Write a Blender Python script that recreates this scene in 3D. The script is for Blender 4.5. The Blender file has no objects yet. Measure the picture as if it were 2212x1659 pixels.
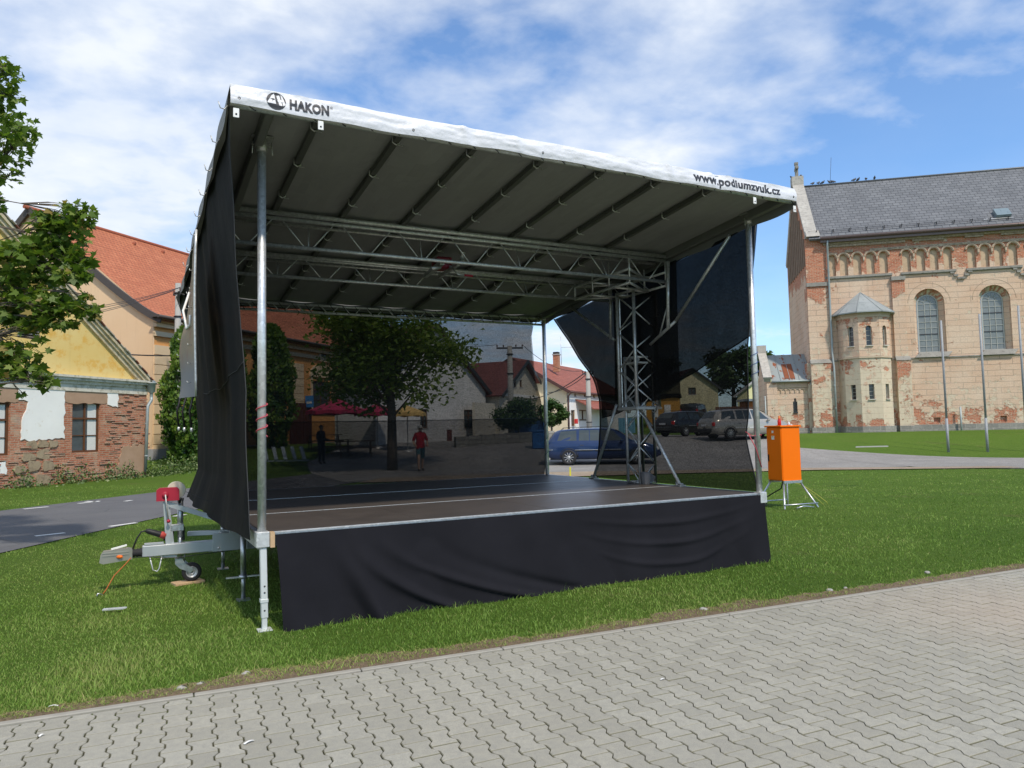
import bpy, math, random
import numpy as np
from mathutils import Vector, Matrix, noise
from mathutils.geometry import tessellate_polygon
random.seed(7); rng = np.random.default_rng(11)
SC = bpy.context.scene
COL = SC.collection
R = math.radians
# ------------------------------------------------------------------ camera
CAM_H = 1.55; F = 1593.0; PITCH = R(3.572); ROLL = R(1.2406)
cam_d = bpy.data.cameras.new('camera'); cam = bpy.data.objects.new('camera', cam_d); COL.objects.link(cam)
_R = Vector((1, 0, 0)); _F = Vector((0, math.cos(PITCH), math.sin(PITCH))); _U = Vector((0, -math.sin(PITCH), math.cos(PITCH)))
_c, _s = math.cos(ROLL), math.sin(ROLL)
_R2 = _c * _R - _s * _U; _U2 = _s * _R + _c * _U
_m = Matrix((_R2, _U2, -_F)).transposed().to_4x4(); _m.translation = (0, 0, CAM_H); cam.matrix_world = _m
cam_d.sensor_width = 36; cam_d.lens = F * 36 / 2212; cam_d.clip_start = 0.05; cam_d.clip_end = 3000
SC.camera = cam
# ------------------------------------------------------------------ light
SUN_AZ = math.atan2(.50, -.866); SUN_EL = R(51)
SUN_STRENGTH = 3.3; SKY_STRENGTH = 0.10; CLOUD_STRENGTH = 0.95
sd = Vector((math.sin(SUN_AZ) * math.cos(SUN_EL), math.cos(SUN_AZ) * math.cos(SUN_EL), math.sin(SUN_EL)))
sl = bpy.data.lights.new('sun', 'SUN'); sl.energy = SUN_STRENGTH; sl.angle = R(3.0); sl.color = (1.0, .90, .76)
sun = bpy.data.objects.new('sun', sl); COL.objects.link(sun); sun.rotation_euler = sd.to_track_quat('Z', 'Y').to_euler(); sun.location = (20, -20, 40)
SC.view_settings.view_transform = 'Standard'; SC.view_settings.look = 'None'
SC.view_settings.exposure = 0.22; SC.view_settings.gamma = 1.0
SC.cycles.max_bounces = 8; SC.cycles.transparent_max_bounces = 24
SC.cycles.use_adaptive_sampling = True

# ------------------------------------------------------------------ node helper
class NT:
    def __init__(s, tree): s.t = tree
    def n(s, typ, **kw):
        nd = s.t.nodes.new(typ)
        for k, v in kw.items():
            if k[0] == 'i' and (k[1:].isdigit()): s.set(nd.inputs[int(k[1:])], v)
            elif k.startswith('p_'): setattr(nd, k[2:], v)
            else:
                key = k.replace('_', ' ')
                s.set(nd.inputs[key], v)
        return nd
    def set(s, sock, v):
        if isinstance(v, bpy.types.NodeSocket): s.t.links.new(v, sock)
        elif isinstance(v, bpy.types.Node): s.t.links.new(v.outputs[0], sock)
        else:
            if isinstance(v, (tuple, list)) and len(v) == 3 and len(getattr(sock, 'default_value', [0, 0, 0])) == 4: v = (*v, 1)
            sock.default_value = v
    def math(s, op, a, b=0.0, c=None, clamp=False):
        nd = s.t.nodes.new('ShaderNodeMath'); nd.operation = op; nd.use_clamp = clamp
        s.set(nd.inputs[0], a); s.set(nd.inputs[1], b)
        if c is not None: s.set(nd.inputs[2], c)
        return nd.outputs[0]
    def mix(s, f, a, b, blend='MIX'):
        nd = s.t.nodes.new('ShaderNodeMix'); nd.data_type = 'RGBA'; nd.blend_type = blend
        s.set(nd.inputs[0], f); s.set(nd.inputs[6], a); s.set(nd.inputs[7], b)
        return nd.outputs[2]
    def ramp(s, f, pts):
        nd = s.t.nodes.new('ShaderNodeValToRGB'); s.set(nd.inputs[0], f)
        el = nd.color_ramp.elements
        while len(el) < len(pts): el.new(.5)
        for e, (p, c) in zip(el, pts):
            e.position = p; e.color = (c, c, c, 1) if isinstance(c, (int, float)) else (*c, 1)
        return nd.outputs[0]
    def noise(s, scale, detail=4, rough=.55, vec=None, dim=None, dist=0):
        nd = s.t.nodes.new('ShaderNodeTexNoise'); nd.inputs['Scale'].default_value = scale; nd.inputs['Detail'].default_value = detail
        nd.inputs['Roughness'].default_value = rough; nd.inputs['Distortion'].default_value = dist
        if vec is not None: s.t.links.new(vec, nd.inputs['Vector'])
        return nd.outputs[0]
    def coord(s, which='Object'): return s.t.nodes.new('ShaderNodeTexCoord').outputs[which]
    def uv(s, scale=(1, 1, 1), rot=0, loc=(0, 0, 0), src='UV'):
        m = s.t.nodes.new('ShaderNodeMapping'); m.inputs['Scale'].default_value = scale; m.inputs['Rotation'].default_value = (0, 0, rot); m.inputs['Location'].default_value = loc
        s.t.links.new(s.coord(src), m.inputs[0]); return m.outputs[0]
    def attr(s, name, out='Color'):
        a = s.t.nodes.new('ShaderNodeAttribute'); a.attribute_name = name; return a.outputs[out]
    def bump(s, h, strength=.3, dist=.02):
        b = s.t.nodes.new('ShaderNodeBump'); b.inputs['Strength'].default_value = strength; b.inputs['Distance'].default_value = dist
        s.set(b.inputs['Height'], h); return b.outputs[0]

def newmat(name):
    m = bpy.data.materials.new(name); m.use_nodes = True
    nt = NT(m.node_tree); b = m.node_tree.nodes['Principled BSDF']; b.inputs['Specular IOR Level'].default_value = .3
    return m, nt, b
MATS = {}
def simple(name, col, rough=.6, metal=0, var=.15, scale=6, bump=0, bscale=40, spec=None, dist=.005):
    """plain paint / metal / cloth with soft wear"""
    if name in MATS: return MATS[name]
    m, t, b = newmat(name)
    n1 = t.noise(scale, 5, .6, t.coord())
    c = t.mix(n1, tuple(max(0, x * (1 - var)) for x in col), tuple(min(1, x * (1 + var)) for x in col))
    t.set(b.inputs['Base Color'], c); b.inputs['Metallic'].default_value = metal
    t.set(b.inputs['Roughness'], t.math('MULTIPLY_ADD', n1, .2, rough - .1))
    if spec is not None: b.inputs['Specular IOR Level'].default_value = spec
    if bump: t.set(b.inputs['Normal'], t.bump(t.noise(bscale, 4, .6, t.coord()), bump, dist))
    MATS[name] = m; return m

# ------------------------------------------------------------------ mesh builder
ORG = {}
def prop(o, label=None, cat=None, group=None, kind=None):
    if label: o['label'] = label
    if cat: o['category'] = cat
    if group: o['group'] = group
    if kind: o['kind'] = kind
    return o
def empty(name, loc, label, cat, group=None, rz=0):
    o = bpy.data.objects.new(name, None); COL.objects.link(o); o.location = loc; o.rotation_euler = (0, 0, rz)
    o.empty_display_size = .2
    ORG[o.name] = Vector(loc); return prop(o, label, cat, group)
class MB:
    def __init__(s): s.v = []; s.f = []; s.m = []; s.sm = []; s.att = None
    def add(s, vs, fs, mi=0, smooth=False):
        o = len(s.v); s.v += [tuple(v) for v in vs]
        for f in fs: s.f.append([i + o for i in f]); s.m.append(mi); s.sm.append(smooth)
        return s
    def box(s, c, size, ax=None, mi=0):
        hx, hy, hz = [q / 2 for q in size]; c = Vector(c)
        X, Y, Z = ax if ax else (Vector((1, 0, 0)), Vector((0, 1, 0)), Vector((0, 0, 1)))
        vs = [c + X * (hx * i) + Y * (hy * j) + Z * (hz * k) for k in (-1, 1) for j in (-1, 1) for i in (-1, 1)]
        return s.add(vs, [(0, 2, 3, 1), (4, 5, 7, 6), (0, 1, 5, 4), (2, 6, 7, 3), (0, 4, 6, 2), (1, 3, 7, 5)], mi)
    def bbox(s, c, size, ax=None, bev=.01, mi=0):
        """box with chamfered edges"""
        hx, hy, hz = [q / 2 for q in size]; c = Vector(c); b = min(bev, hx * .9, hy * .9, hz * .9)
        X, Y, Z = ax if ax else (Vector((1, 0, 0)), Vector((0, 1, 0)), Vector((0, 0, 1)))
        idx = {}; vs = []
        for i in (-1, 1):
            for j in (-1, 1):
                for k in (-1, 1):
                    for a in range(3):
                        d = [hx - b, hy - b, hz - b]; d[a] = (hx, hy, hz)[a]
                        idx[(i, j, k, a)] = len(vs); vs.append(c + X * (i * d[0]) + Y * (j * d[1]) + Z * (k * d[2]))
        fs = []
        for a in range(3):
            o = [q for q in range(3) if q != a]
            for sg in (-1, 1):
                q = []
                for (p1, p2) in ((-1, -1), (1, -1), (1, 1), (-1, 1)):
                    k = [0, 0, 0]; k[a] = sg; k[o[0]] = p1; k[o[1]] = p2; q.append(idx[(*k, a)])
                fs.append(q)
        for a in range(3):
            o = [q for q in range(3) if q != a]
            for p1 in (-1, 1):
                for p2 in (-1, 1):
                    q = []
                    for sg, aa in ((-1, o[0]), (1, o[0]), (1, o[1]), (-1, o[1])):
                        k = [0, 0, 0]; k[a] = sg; k[o[0]] = p1; k[o[1]] = p2; q.append(idx[(*k, aa)])
                    fs.append(q)
        for i in (-1, 1):
            for j in (-1, 1):
                for k in (-1, 1): fs.append([idx[(i, j, k, a)] for a in range(3)])
        return s.add(vs, fs, mi)
    def beam(s, p, q, w, h, mi=0, up=(0, 0, 1)):
        p = Vector(p); q = Vector(q); d = (q - p); L = d.length; d.normalize(); u = Vector(up)
        if abs(d.dot(u)) > .98: u = Vector((1, 0, 0))
        x = d.cross(u).normalized(); z = x.cross(d)
        return s.box((p + q) / 2, (w, L, h), (x, d, z), mi)
    def tube(s, pts, r, n=10, mi=0, caps=True, smooth=True):
        pts = [Vector(p) for p in pts]; rs = r if isinstance(r, (list, tuple)) else [r] * len(pts)
        vs = []; prev = None
        for i, p in enumerate(pts):
            d = (pts[min(i + 1, len(pts) - 1)] - pts[max(i - 1, 0)]).normalized()
            if prev is None:
                a = Vector((0, 0, 1)) if abs(d.z) < .9 else Vector((1, 0, 0)); x = d.cross(a).normalized()
            else: x = (prev - d * prev.dot(d)).normalized()
            prev = x; y = d.cross(x)
            for k in range(n):
                an = 2 * math.pi * k / n; vs.append(p + (x * math.cos(an) + y * math.sin(an)) * rs[i])
        fs = []
        for i in range(len(pts) - 1):
            for k in range(n): fs.append((i * n + k, i * n + (k + 1) % n, (i + 1) * n + (k + 1) % n, (i + 1) * n + k))
        s.add(vs, fs, mi, smooth)
        if caps:
            o = len(s.v) - len(vs); s.f.append([o + k for k in range(n)][::-1]); s.m.append(mi); s.sm.append(False)
            s.f.append([o + (len(pts) - 1) * n + k for k in range(n)]); s.m.append(mi); s.sm.append(False)
        return s
    def lathe(s, c, axis, prof, n=20, mi=0, smooth=True):
        """prof: (distance along axis, radius)"""
        c = Vector(c); d = Vector(axis).normalized(); a = Vector((0, 0, 1)) if abs(d.z) < .9 else Vector((1, 0, 0))
        x = d.cross(a).normalized(); y = d.cross(x); vs = []
        for h, r in prof:
            for k in range(n):
                an = 2 * math.pi * k / n; vs.append(c + d * h + (x * math.cos(an) + y * math.sin(an)) * max(r, 1e-4))
        fs = [(i * n + k, i * n + (k + 1) % n, (i + 1) * n + (k + 1) % n, (i + 1) * n + k) for i in range(len(prof) - 1) for k in range(n)]
        return s.add(vs, fs, mi, smooth)
    def prism(s, poly, ext, mi=0):
        n = len(poly); e = Vector(ext); A = [Vector(p) for p in poly]; B = [p + e for p in A]
        return s.add(A + B, [list(range(n))[::-1], list(range(n, 2 * n))] + [(i, (i + 1) % n, n + (i + 1) % n, n + i) for i in range(n)], mi)
    def quad(s, a, b, c, d, mi=0): return s.add([a, b, c, d], [(0, 1, 2, 3)], mi)
    def grid(s, fn, nu, nv, mi=0, smooth=True, flip=False):
        vs = [fn(i / nu, j / nv) for j in range(nv + 1) for i in range(nu + 1)]
        fs = [(j * (nu + 1) + i, j * (nu + 1) + i + 1, (j + 1) * (nu + 1) + i + 1, (j + 1) * (nu + 1) + i) for j in range(nv) for i in range(nu)]
        if flip: fs = [f[::-1] for f in fs]
        return s.add(vs, fs, mi, smooth)
    def ball(s, c, r, n=10, m=7, mi=0):
        r = r if isinstance(r, (tuple, list)) else (r, r, r); c = Vector(c)
        return s.grid(lambda a, b: c + Vector((r[0] * math.cos(a * 2 * math.pi) * math.sin(b * math.pi), r[1] * math.sin(a * 2 * math.pi) * math.sin(b * math.pi), -r[2] * math.cos(b * math.pi))), n, m, mi)
    def build(s, name, mats, parent=None, label=None, cat=None, group=None, kind=None, uv=True, autouv=None):
        if not isinstance(mats, (list, tuple)): mats = [mats]
        org = ORG.get(parent.name, Vector((0, 0, 0))) if parent else None
        V = np.array(s.v, dtype=np.float64).reshape(-1, 3)
        if parent is None:
            mn = V.min(0); mx = V.max(0); org = Vector(((mn[0] + mx[0]) / 2, (mn[1] + mx[1]) / 2, mn[2]))
        me = bpy.data.meshes.new(name)
        me.from_pydata((V - np.array(org)).tolist(), [], s.f)
        for m in mats: me.materials.append(m)
        me.polygons.foreach_set('material_index', s.m); me.polygons.foreach_set('use_smooth', s.sm)
        if uv:
            ul = me.uv_layers.new(name='UVMap'); nl = len(me.loops)
            li = np.empty(nl, dtype=np.int32); me.loops.foreach_get('vertex_index', li)
            np_ = len(me.polygons); nor = np.empty(np_ * 3); me.polygons.foreach_get('normal', nor); nor = nor.reshape(-1, 3)
            tot = np.empty(np_, dtype=np.int32); me.polygons.foreach_get('loop_total', tot)
            pn = np.repeat(nor, tot, axis=0); P = V[li]
            hz = np.hypot(pn[:, 0], pn[:, 1]); flat = hz < .02
            tx = np.where(flat, 1.0, -pn[:, 1] / np.maximum(hz, 1e-6)); ty = np.where(flat, 0.0, pn[:, 0] / np.maximum(hz, 1e-6))
            U = P[:, 0] * tx + P[:, 1] * ty
            # bitangent = n x t
            bx = -pn[:, 2] * ty; by = pn[:, 2] * tx; bz = pn[:, 0] * ty - pn[:, 1] * tx
            W = P[:, 0] * bx + P[:, 1] * by + P[:, 2] * bz
            ul.data.foreach_set('uv', np.stack([U, W], 1).astype(np.float32).ravel())
        me.update()
        o = bpy.data.objects.new(name, me); COL.objects.link(o)
        if parent: o.parent = parent; ORG[o.name] = ORG.get(parent.name, Vector((0, 0, 0)))
        else: o.location = org; ORG[o.name] = Vector(org)
        return prop(o, label, cat, group, kind)
def fastmesh(name, V, Fc, mat, org=(0, 0, 0), col=None, parent=None, smooth=False):
    """V (n,3), Fc (m,k) numpy; col (n,) tint attribute"""
    me = bpy.data.meshes.new(name); V = np.asarray(V, dtype=np.float32) - np.array(org, dtype=np.float32); k = Fc.shape[1]
    me.vertices.add(len(V)); me.vertices.foreach_set('co', V.ravel())
    me.loops.add(Fc.size); me.loops.foreach_set('vertex_index', Fc.astype(np.int32).ravel())
    me.polygons.add(len(Fc)); me.polygons.foreach_set('loop_start', np.arange(0, Fc.size, k, dtype=np.int32)); me.polygons.foreach_set('loop_total', np.full(len(Fc), k, dtype=np.int32))
    if smooth: me.polygons.foreach_set('use_smooth', np.ones(len(Fc), dtype=bool))
    me.update(calc_edges=True)
    if col is not None:
        a = me.attributes.new('tint', 'FLOAT', 'POINT'); a.data.foreach_set('value', np.asarray(col, dtype=np.float32))
    me.materials.append(mat); o = bpy.data.objects.new(name, me); COL.objects.link(o); 
    if parent: o.parent = parent
    else: o.location = org
    return o
def copy_tree(o, parent=None):
    c = o.copy(); COL.objects.link(c)
    if parent: c.parent = parent
    for ch in [q for q in bpy.data.objects if q.parent == o]: copy_tree(ch, c)
    return c
# ------------------------------------------------------------------ site geometry
def ray(px, py):
    x = px - 1106; y = py - 829.5; a = _c * x - _s * y; b = _s * x + _c * y
    return (_R * a - _U * b + _F * F)
def at(px, py, Y):
    d = ray(px, py); return Vector((0, 0, CAM_H)) + d * (Y / d.y)
def on_plane(px, py, P0, n):
    d = ray(px, py); o = Vector((0, 0, CAM_H)); return o + d * ((Vector(P0) - o).dot(n) / d.dot(n))
def sst(a, b, x): t = np.clip((x - a) / (b - a), 0, 1); return t * t * (3 - 2 * t)
def terr(x, y): return float(.95 * sst(30, 42, y) + 1.9 * sst(50, 95, y))
def gnd(px, py):
    Y = 20
    for _ in range(30):
        d = ray(px, py); z = terr(0, Y); t = (z - CAM_H) / d.z; Y = d.y * t if t > 0 else 200
    return Vector((d.x * t, d.y * t, z))
SA = R(27.5859); SX, SY = -2.0385, 5.9951; W = 5.4763; D = 4.8347; ZF = .7687
UU = Vector((math.cos(SA), math.sin(SA), 0)); VV = Vector((-math.sin(SA), math.cos(SA), 0)); ZZ = Vector((0, 0, 1))
def S(u, v, z): return Vector((SX, SY, 0)) + UU * u + VV * v + ZZ * z
def roofz(v): return 4.03 - .0962 * v
def on_u(px, py, u=W):   # point of the side plane u = const seen at a pixel -> (v, z)
    p = on_plane(px, py, S(u, 0, 0), UU) - Vector((SX, SY, 0)); return p.dot(VV), p.z
def on_v(px, py, v):
    p = on_plane(px, py, S(0, v, 0), VV) - Vector((SX, SY, 0)); return p.dot(UU), p.z
# ------------------------------------------------------------------ sky
def make_world():
    w = bpy.data.worlds.new('World'); SC.world = w; w.use_nodes = True
    t = NT(w.node_tree); bg = w.node_tree.nodes['Background']
    sky = t.n('ShaderNodeTexSky'); sky.sky_type = 'NISHITA'; sky.sun_disc = False; sky.sun_elevation = SUN_EL; sky.sun_rotation = SUN_AZ
    sky.air_density = 1.0; sky.dust_density = .3; sky.ozone_density = 2.0
    co = t.coord('Generated'); sp = t.n('ShaderNodeSeparateXYZ', i0=co)
    X, Y, Z = sp.outputs
    den = t.math('ADD', t.math('MAXIMUM', Z, 0.0), .22)
    cv = t.n('ShaderNodeCombineXYZ', i0=t.math('DIVIDE', X, den), i1=t.math('DIVIDE', Y, den), i2=0.0)
    mp = t.n('ShaderNodeMapping', i0=cv.outputs[0]); mp.inputs['Location'].default_value = (3.1, 1.7, 0); mp.inputs['Rotation'].default_value = (0, 0, R(-25)); mp.inputs['Scale'].default_value = (.95, 1.1, 1)
    n1 = t.noise(1.15, 3, .5, mp.outputs[0], dist=.2); n2 = t.noise(5.2, 7, .56, mp.outputs[0], dist=.1)
    n = t.math('ADD', t.math('MULTIPLY', n1, .62), t.math('MULTIPLY', n2, .42))
    # more cloud to the left and high up, a clear slot low on the right
    side = t.math('MULTIPLY', X, -.10)
    low = t.math('MULTIPLY', t.ramp(Z, [(0.0, .6), (.16, 0.0), (.3, -.4), (.42, .0), (.6, .5)]), .1)
    nn = t.math('ADD', t.math('ADD', n, side), 0.0)
    hole = t.math('MULTIPLY', t.math('MULTIPLY', t.ramp(X, [(.1, 0.0), (.36, 1.0), (1, 1.0)]), t.ramp(Z, [(.06, .1), (.16, 1.0), (.27, 1.0), (.37, .1)])), -.12)
    wisp = t.math('ADD', nn, hole)
    fac = t.ramp(wisp, [(.385, 0.0), (.49, .42), (.63, .95)])
    haz = t.ramp(Z, [(0, .55), (.1, .28), (.3, .1), (1, .0)])
    fac = t.math('MAXIMUM', fac, haz)
    skyc = t.mix(1.0, sky.outputs[0], (SKY_STRENGTH,) * 3 + (1,), 'MULTIPLY')
    skyc = t.mix(1.0, skyc, (.98, 1.42, 1.78, 1), 'MULTIPLY')
    shade = t.noise(2.6, 5, .6, mp.outputs[0])
    cc = t.mix(t.ramp(shade, [(.35, 0.0), (.65, 1.0)]), (.66, .75, .90, 1), (.88, .92, .97, 1))
    cl = t.mix(1.0, cc, (CLOUD_STRENGTH,) * 3 + (1,), 'MULTIPLY')
    t.set(bg.inputs['Color'], t.mix(fac, skyc, cl)); bg.inputs['Strength'].default_value = 1.0
make_world()
exec_order = []
# ================================================================== MATERIALS OF THE SETTING
def m_grass_ground():
    m, t, b = newmat('lawn_soil'); co = t.coord()
    a = t.noise(.35, 4, .6, co); c = t.noise(14, 6, .7, co); f = t.noise(90, 4, .7, co)
    col = t.mix(t.ramp(a, [(.35, 0.0), (.7, 1.0)]), (.085, .170, .018), (.135, .225, .028))
    col = t.mix(t.ramp(c, [(.35, 0.0), (.7, 1.0)]), col, (.15, .235, .040))
    col = t.mix(t.math('MULTIPLY', t.ramp(f, [(.4, 1.0), (.62, 0.0)]), .55), col, (.035, .075, .010))
    wn = t.noise(.8, 5, .65, co)
    col = t.mix(t.math('MULTIPLY', t.ramp(wn, [(.58, 0.0), (.72, 1.0)]), .5), col, (.17, .16, .06))
    t.set(b.inputs['Base Color'], col); b.inputs['Roughness'].default_value = .9; b.inputs['Specular IOR Level'].default_value = .1
    t.set(b.inputs['Normal'], t.bump(t.math('ADD', f, c), .9, .05)); return m
def m_blade():
    m, t, b = newmat('grass_blade'); at_ = t.attr('tint', 'Fac')
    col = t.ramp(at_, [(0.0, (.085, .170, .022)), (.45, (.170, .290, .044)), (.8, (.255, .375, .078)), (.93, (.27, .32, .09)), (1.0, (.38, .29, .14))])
    t.set(b.inputs['Base Color'], col); b.inputs['Roughness'].default_value = .55; b.inputs['Specular IOR Level'].default_value = .25
    tr = t.n('ShaderNodeBsdfTranslucent', i0=col); mx = t.n('ShaderNodeMixShader', i0=.25, i1=b.outputs[0], i2=tr.outputs[0])
    m.node_tree.links.new(mx.outputs[0], m.node_tree.nodes['Material Output'].inputs[0]); return m
def m_leaf(name, dark, mid, light, trans=.3, yellow=None):
    m, t, b = newmat(name); at_ = t.attr('tint', 'Fac')
    pts = [(0.0, dark), (.5, mid), (.9, light)]
    if yellow: pts.append((1.0, yellow))
    col = t.ramp(at_, pts)
    t.set(b.inputs['Base Color'], col); b.inputs['Roughness'].default_value = .5; b.inputs['Specular IOR Level'].default_value = .3
    tr = t.n('ShaderNodeBsdfTranslucent', i0=t.mix(1.0, col, (1.5, 1.6, .8, 1), 'MULTIPLY')); mx = t.n('ShaderNodeMixShader', i0=trans, i1=b.outputs[0], i2=tr.outputs[0])
    m.node_tree.links.new(mx.outputs[0], m.node_tree.nodes['Material Output'].inputs[0]); return m
def m_gravel(name, c1, c2, c3):
    m, t, b = newmat(name); co = t.coord(); a = t.noise(.5, 5, .6, co); f = t.noise(45, 4, .75, co); g = t.noise(6, 5, .65, co)
    col = t.mix(t.ramp(a, [(.35, 0.0), (.65, 1.0)]), c1, c2); col = t.mix(t.ramp(g, [(.45, 0.0), (.68, .7)]), col, c3)
    col = t.mix(t.ramp(f, [(.35, .5), (.6, 0.0)]), col, tuple(x * .4 for x in c1))
    t.set(b.inputs['Base Color'], col); b.inputs['Roughness'].default_value = .95; t.set(b.inputs['Normal'], t.bump(f, .8, .03)); return m
def m_asphalt():
    m, t, b = newmat('asphalt'); co = t.coord(); a = t.noise(.6, 5, .6, co); f = t.noise(160, 3, .7, co)
    col = t.mix(t.ramp(a, [(.3, 0.0), (.7, 1.0)]), (.115, .117, .125), (.155, .155, .158)); col = t.mix(t.ramp(f, [(.4, .45), (.65, 0.0)]), col, (.06, .06, .065))
    vo = t.n('ShaderNodeTexVoronoi', p_feature='DISTANCE_TO_EDGE', Scale=.55); t.set(vo.inputs['Vector'], t.uv((1, 1, 1), src='Object'))
    col = t.mix(t.ramp(vo.outputs['Distance'], [(.0, .5), (.012, 0.0)]), col, (.05, .05, .05))
    t.set(b.inputs['Base Color'], col); b.inputs['Roughness'].default_value = .85; t.set(b.inputs['Normal'], t.bump(f, .5, .01)); return m
STX, STY = 4.1, 6.0
def m_paver():
    m, t, b = newmat('concrete_paver'); co = t.coord(); ti = t.attr('tint', 'Fac')
    a = t.noise(.45, 4, .6, co); f = t.noise(260, 3, .8, co); g = t.noise(22, 5, .7, co); big = t.noise(.16, 3, .5, co)
    col = t.mix(ti, (.300, .290, .240), (.40, .388, .325))
    col = t.mix(t.ramp(a, [(.35, 0.0), (.7, .6)]), col, (.37, .345, .275))
    col = t.mix(t.ramp(big, [(.56, 0.0), (.70, .45)]), col, (.40, .32, .26))
    col = t.mix(t.ramp(g, [(.4, .35), (.6, 0.0)]), col, (.24, .235, .215))
    col = t.mix(t.ramp(f, [(.36, .6), (.5, 0.0)]), col, (.16, .155, .145)); col = t.mix(t.ramp(f, [(.62, 0.0), (.74, .5)]), col, (.62, .61, .58))
    # clay-coloured stain on the right part of the square
    vd = t.n('ShaderNodeVectorMath', p_operation='DISTANCE'); t.set(vd.inputs[0], t.uv((1, 1, 1), src='Object')); vd.inputs[1].default_value = (STX, STY, 0)
    dd = t.math('ADD', vd.outputs['Value'], t.math('MULTIPLY', a, 1.6))
    col = t.mix(t.ramp(t.math('DIVIDE', dd, 4.0), [(.25, .30), (.62, 0.0)]), col, (.46, .33, .235))
    sp = t.n('ShaderNodeSeparateXYZ', i0=co)
    # mossy sand on the chamfers below the wearing face
    col = t.mix(t.ramp(sp.outputs[2], [(0.0, .85), (.045, 0.0)]) if False else t.attr('edge', 'Fac'), col, (.11, .105, .055))
    t.set(b.inputs['Base Color'], col); b.inputs['Roughness'].default_value = .9; t.set(b.inputs['Normal'], t.bump(t.math('ADD', f, g), .45, .006)); return m
def m_brickwall(name, bricks=((.42, .135, .065), (.58, .27, .16)), mortar=(.48, .37, .27), plaster=None, pmask=0, bw=.29, bh=.078, extra=(.48, .36, .25), ext=.55, bumpd=.03, grey=.0):
    m, t, b = newmat(name); uv = t.uv(); 
    wob = t.noise(3.0, 3, .5, uv); wv = t.n('ShaderNodeVectorMath', p_operation='ADD'); t.set(wv.inputs[0], uv)
    sc = t.n('ShaderNodeVectorMath', p_operation='SCALE'); t.set(sc.inputs[0], t.n('ShaderNodeTexNoise', Vector=uv, Scale=2.2, Detail=3.0).outputs['Color']); sc.inputs['Scale'].default_value = .035
    t.set(wv.inputs[1], sc.outputs[0])
    br = t.n('ShaderNodeTexBrick', Vector=wv.outputs[0], Color1=bricks[0], Color2=bricks[1], Mortar=mortar, Scale=1.0); br.inputs['Brick Width'].default_value = bw; br.inputs['Row Height'].default_value = bh; br.inputs['Mortar Size'].default_value = .011; br.inputs['Mortar Smooth'].default_value = .3; br.inputs['Bias'].default_value = 0
    n1 = t.noise(1.6, 6, .7, uv); n2 = t.noise(18, 5, .7, uv); n3 = t.noise(.7, 5, .65, uv)
    col = t.mix(t.ramp(n2, [(.35, .5), (.6, 0.0)]), br.outputs[0], (.20, .07, .045))
    col = t.mix(t.ramp(n1, [(ext - .07, 0.0), (ext + .07, .85)]), col, extra)
    col = t.mix(t.ramp(n3, [(.58, 0.0), (.66, grey)]), col, (.33, .31, .27))
    h = t.math('MULTIPLY', br.outputs['Fac'], -.6); h = t.math('ADD', h, t.math('MULTIPLY', n2, .7)); h = t.math('ADD', h, n1)
    t.set(b.inputs['Base Color'], col); b.inputs['Roughness'].default_value = .92; t.set(b.inputs['Normal'], t.bump(h, .9, bumpd)); return m
def m_plaster(name, c1, c2, c3=None, s1=.6, s2=5, th=.55, bump=.3):
    m, t, b = newmat(name); uv = t.uv(); a = t.noise(s1, 6, .62, uv); c = t.noise(s2, 6, .7, uv); f = t.noise(60, 4, .7, uv)
    col = t.mix(t.ramp(a, [(.3, 0.0), (.7, 1.0)]), c1, c2)
    if c3: col = t.mix(t.ramp(c, [(th - .06, 0.0), (th + .06, .8)]), col, c3)
    st = t.noise(1.0, 5, .7, t.uv((3.5, .25, 1)))
    col = t.mix(t.ramp(st, [(.55, 0.0), (.8, .35)]), col, tuple(x * .55 for x in c1))
    t.set(b.inputs['Base Color'], col); b.inputs['Roughness'].default_value = .9; t.set(b.inputs['Normal'], t.bump(t.math('ADD', f, c), bump, .01)); return m
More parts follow.
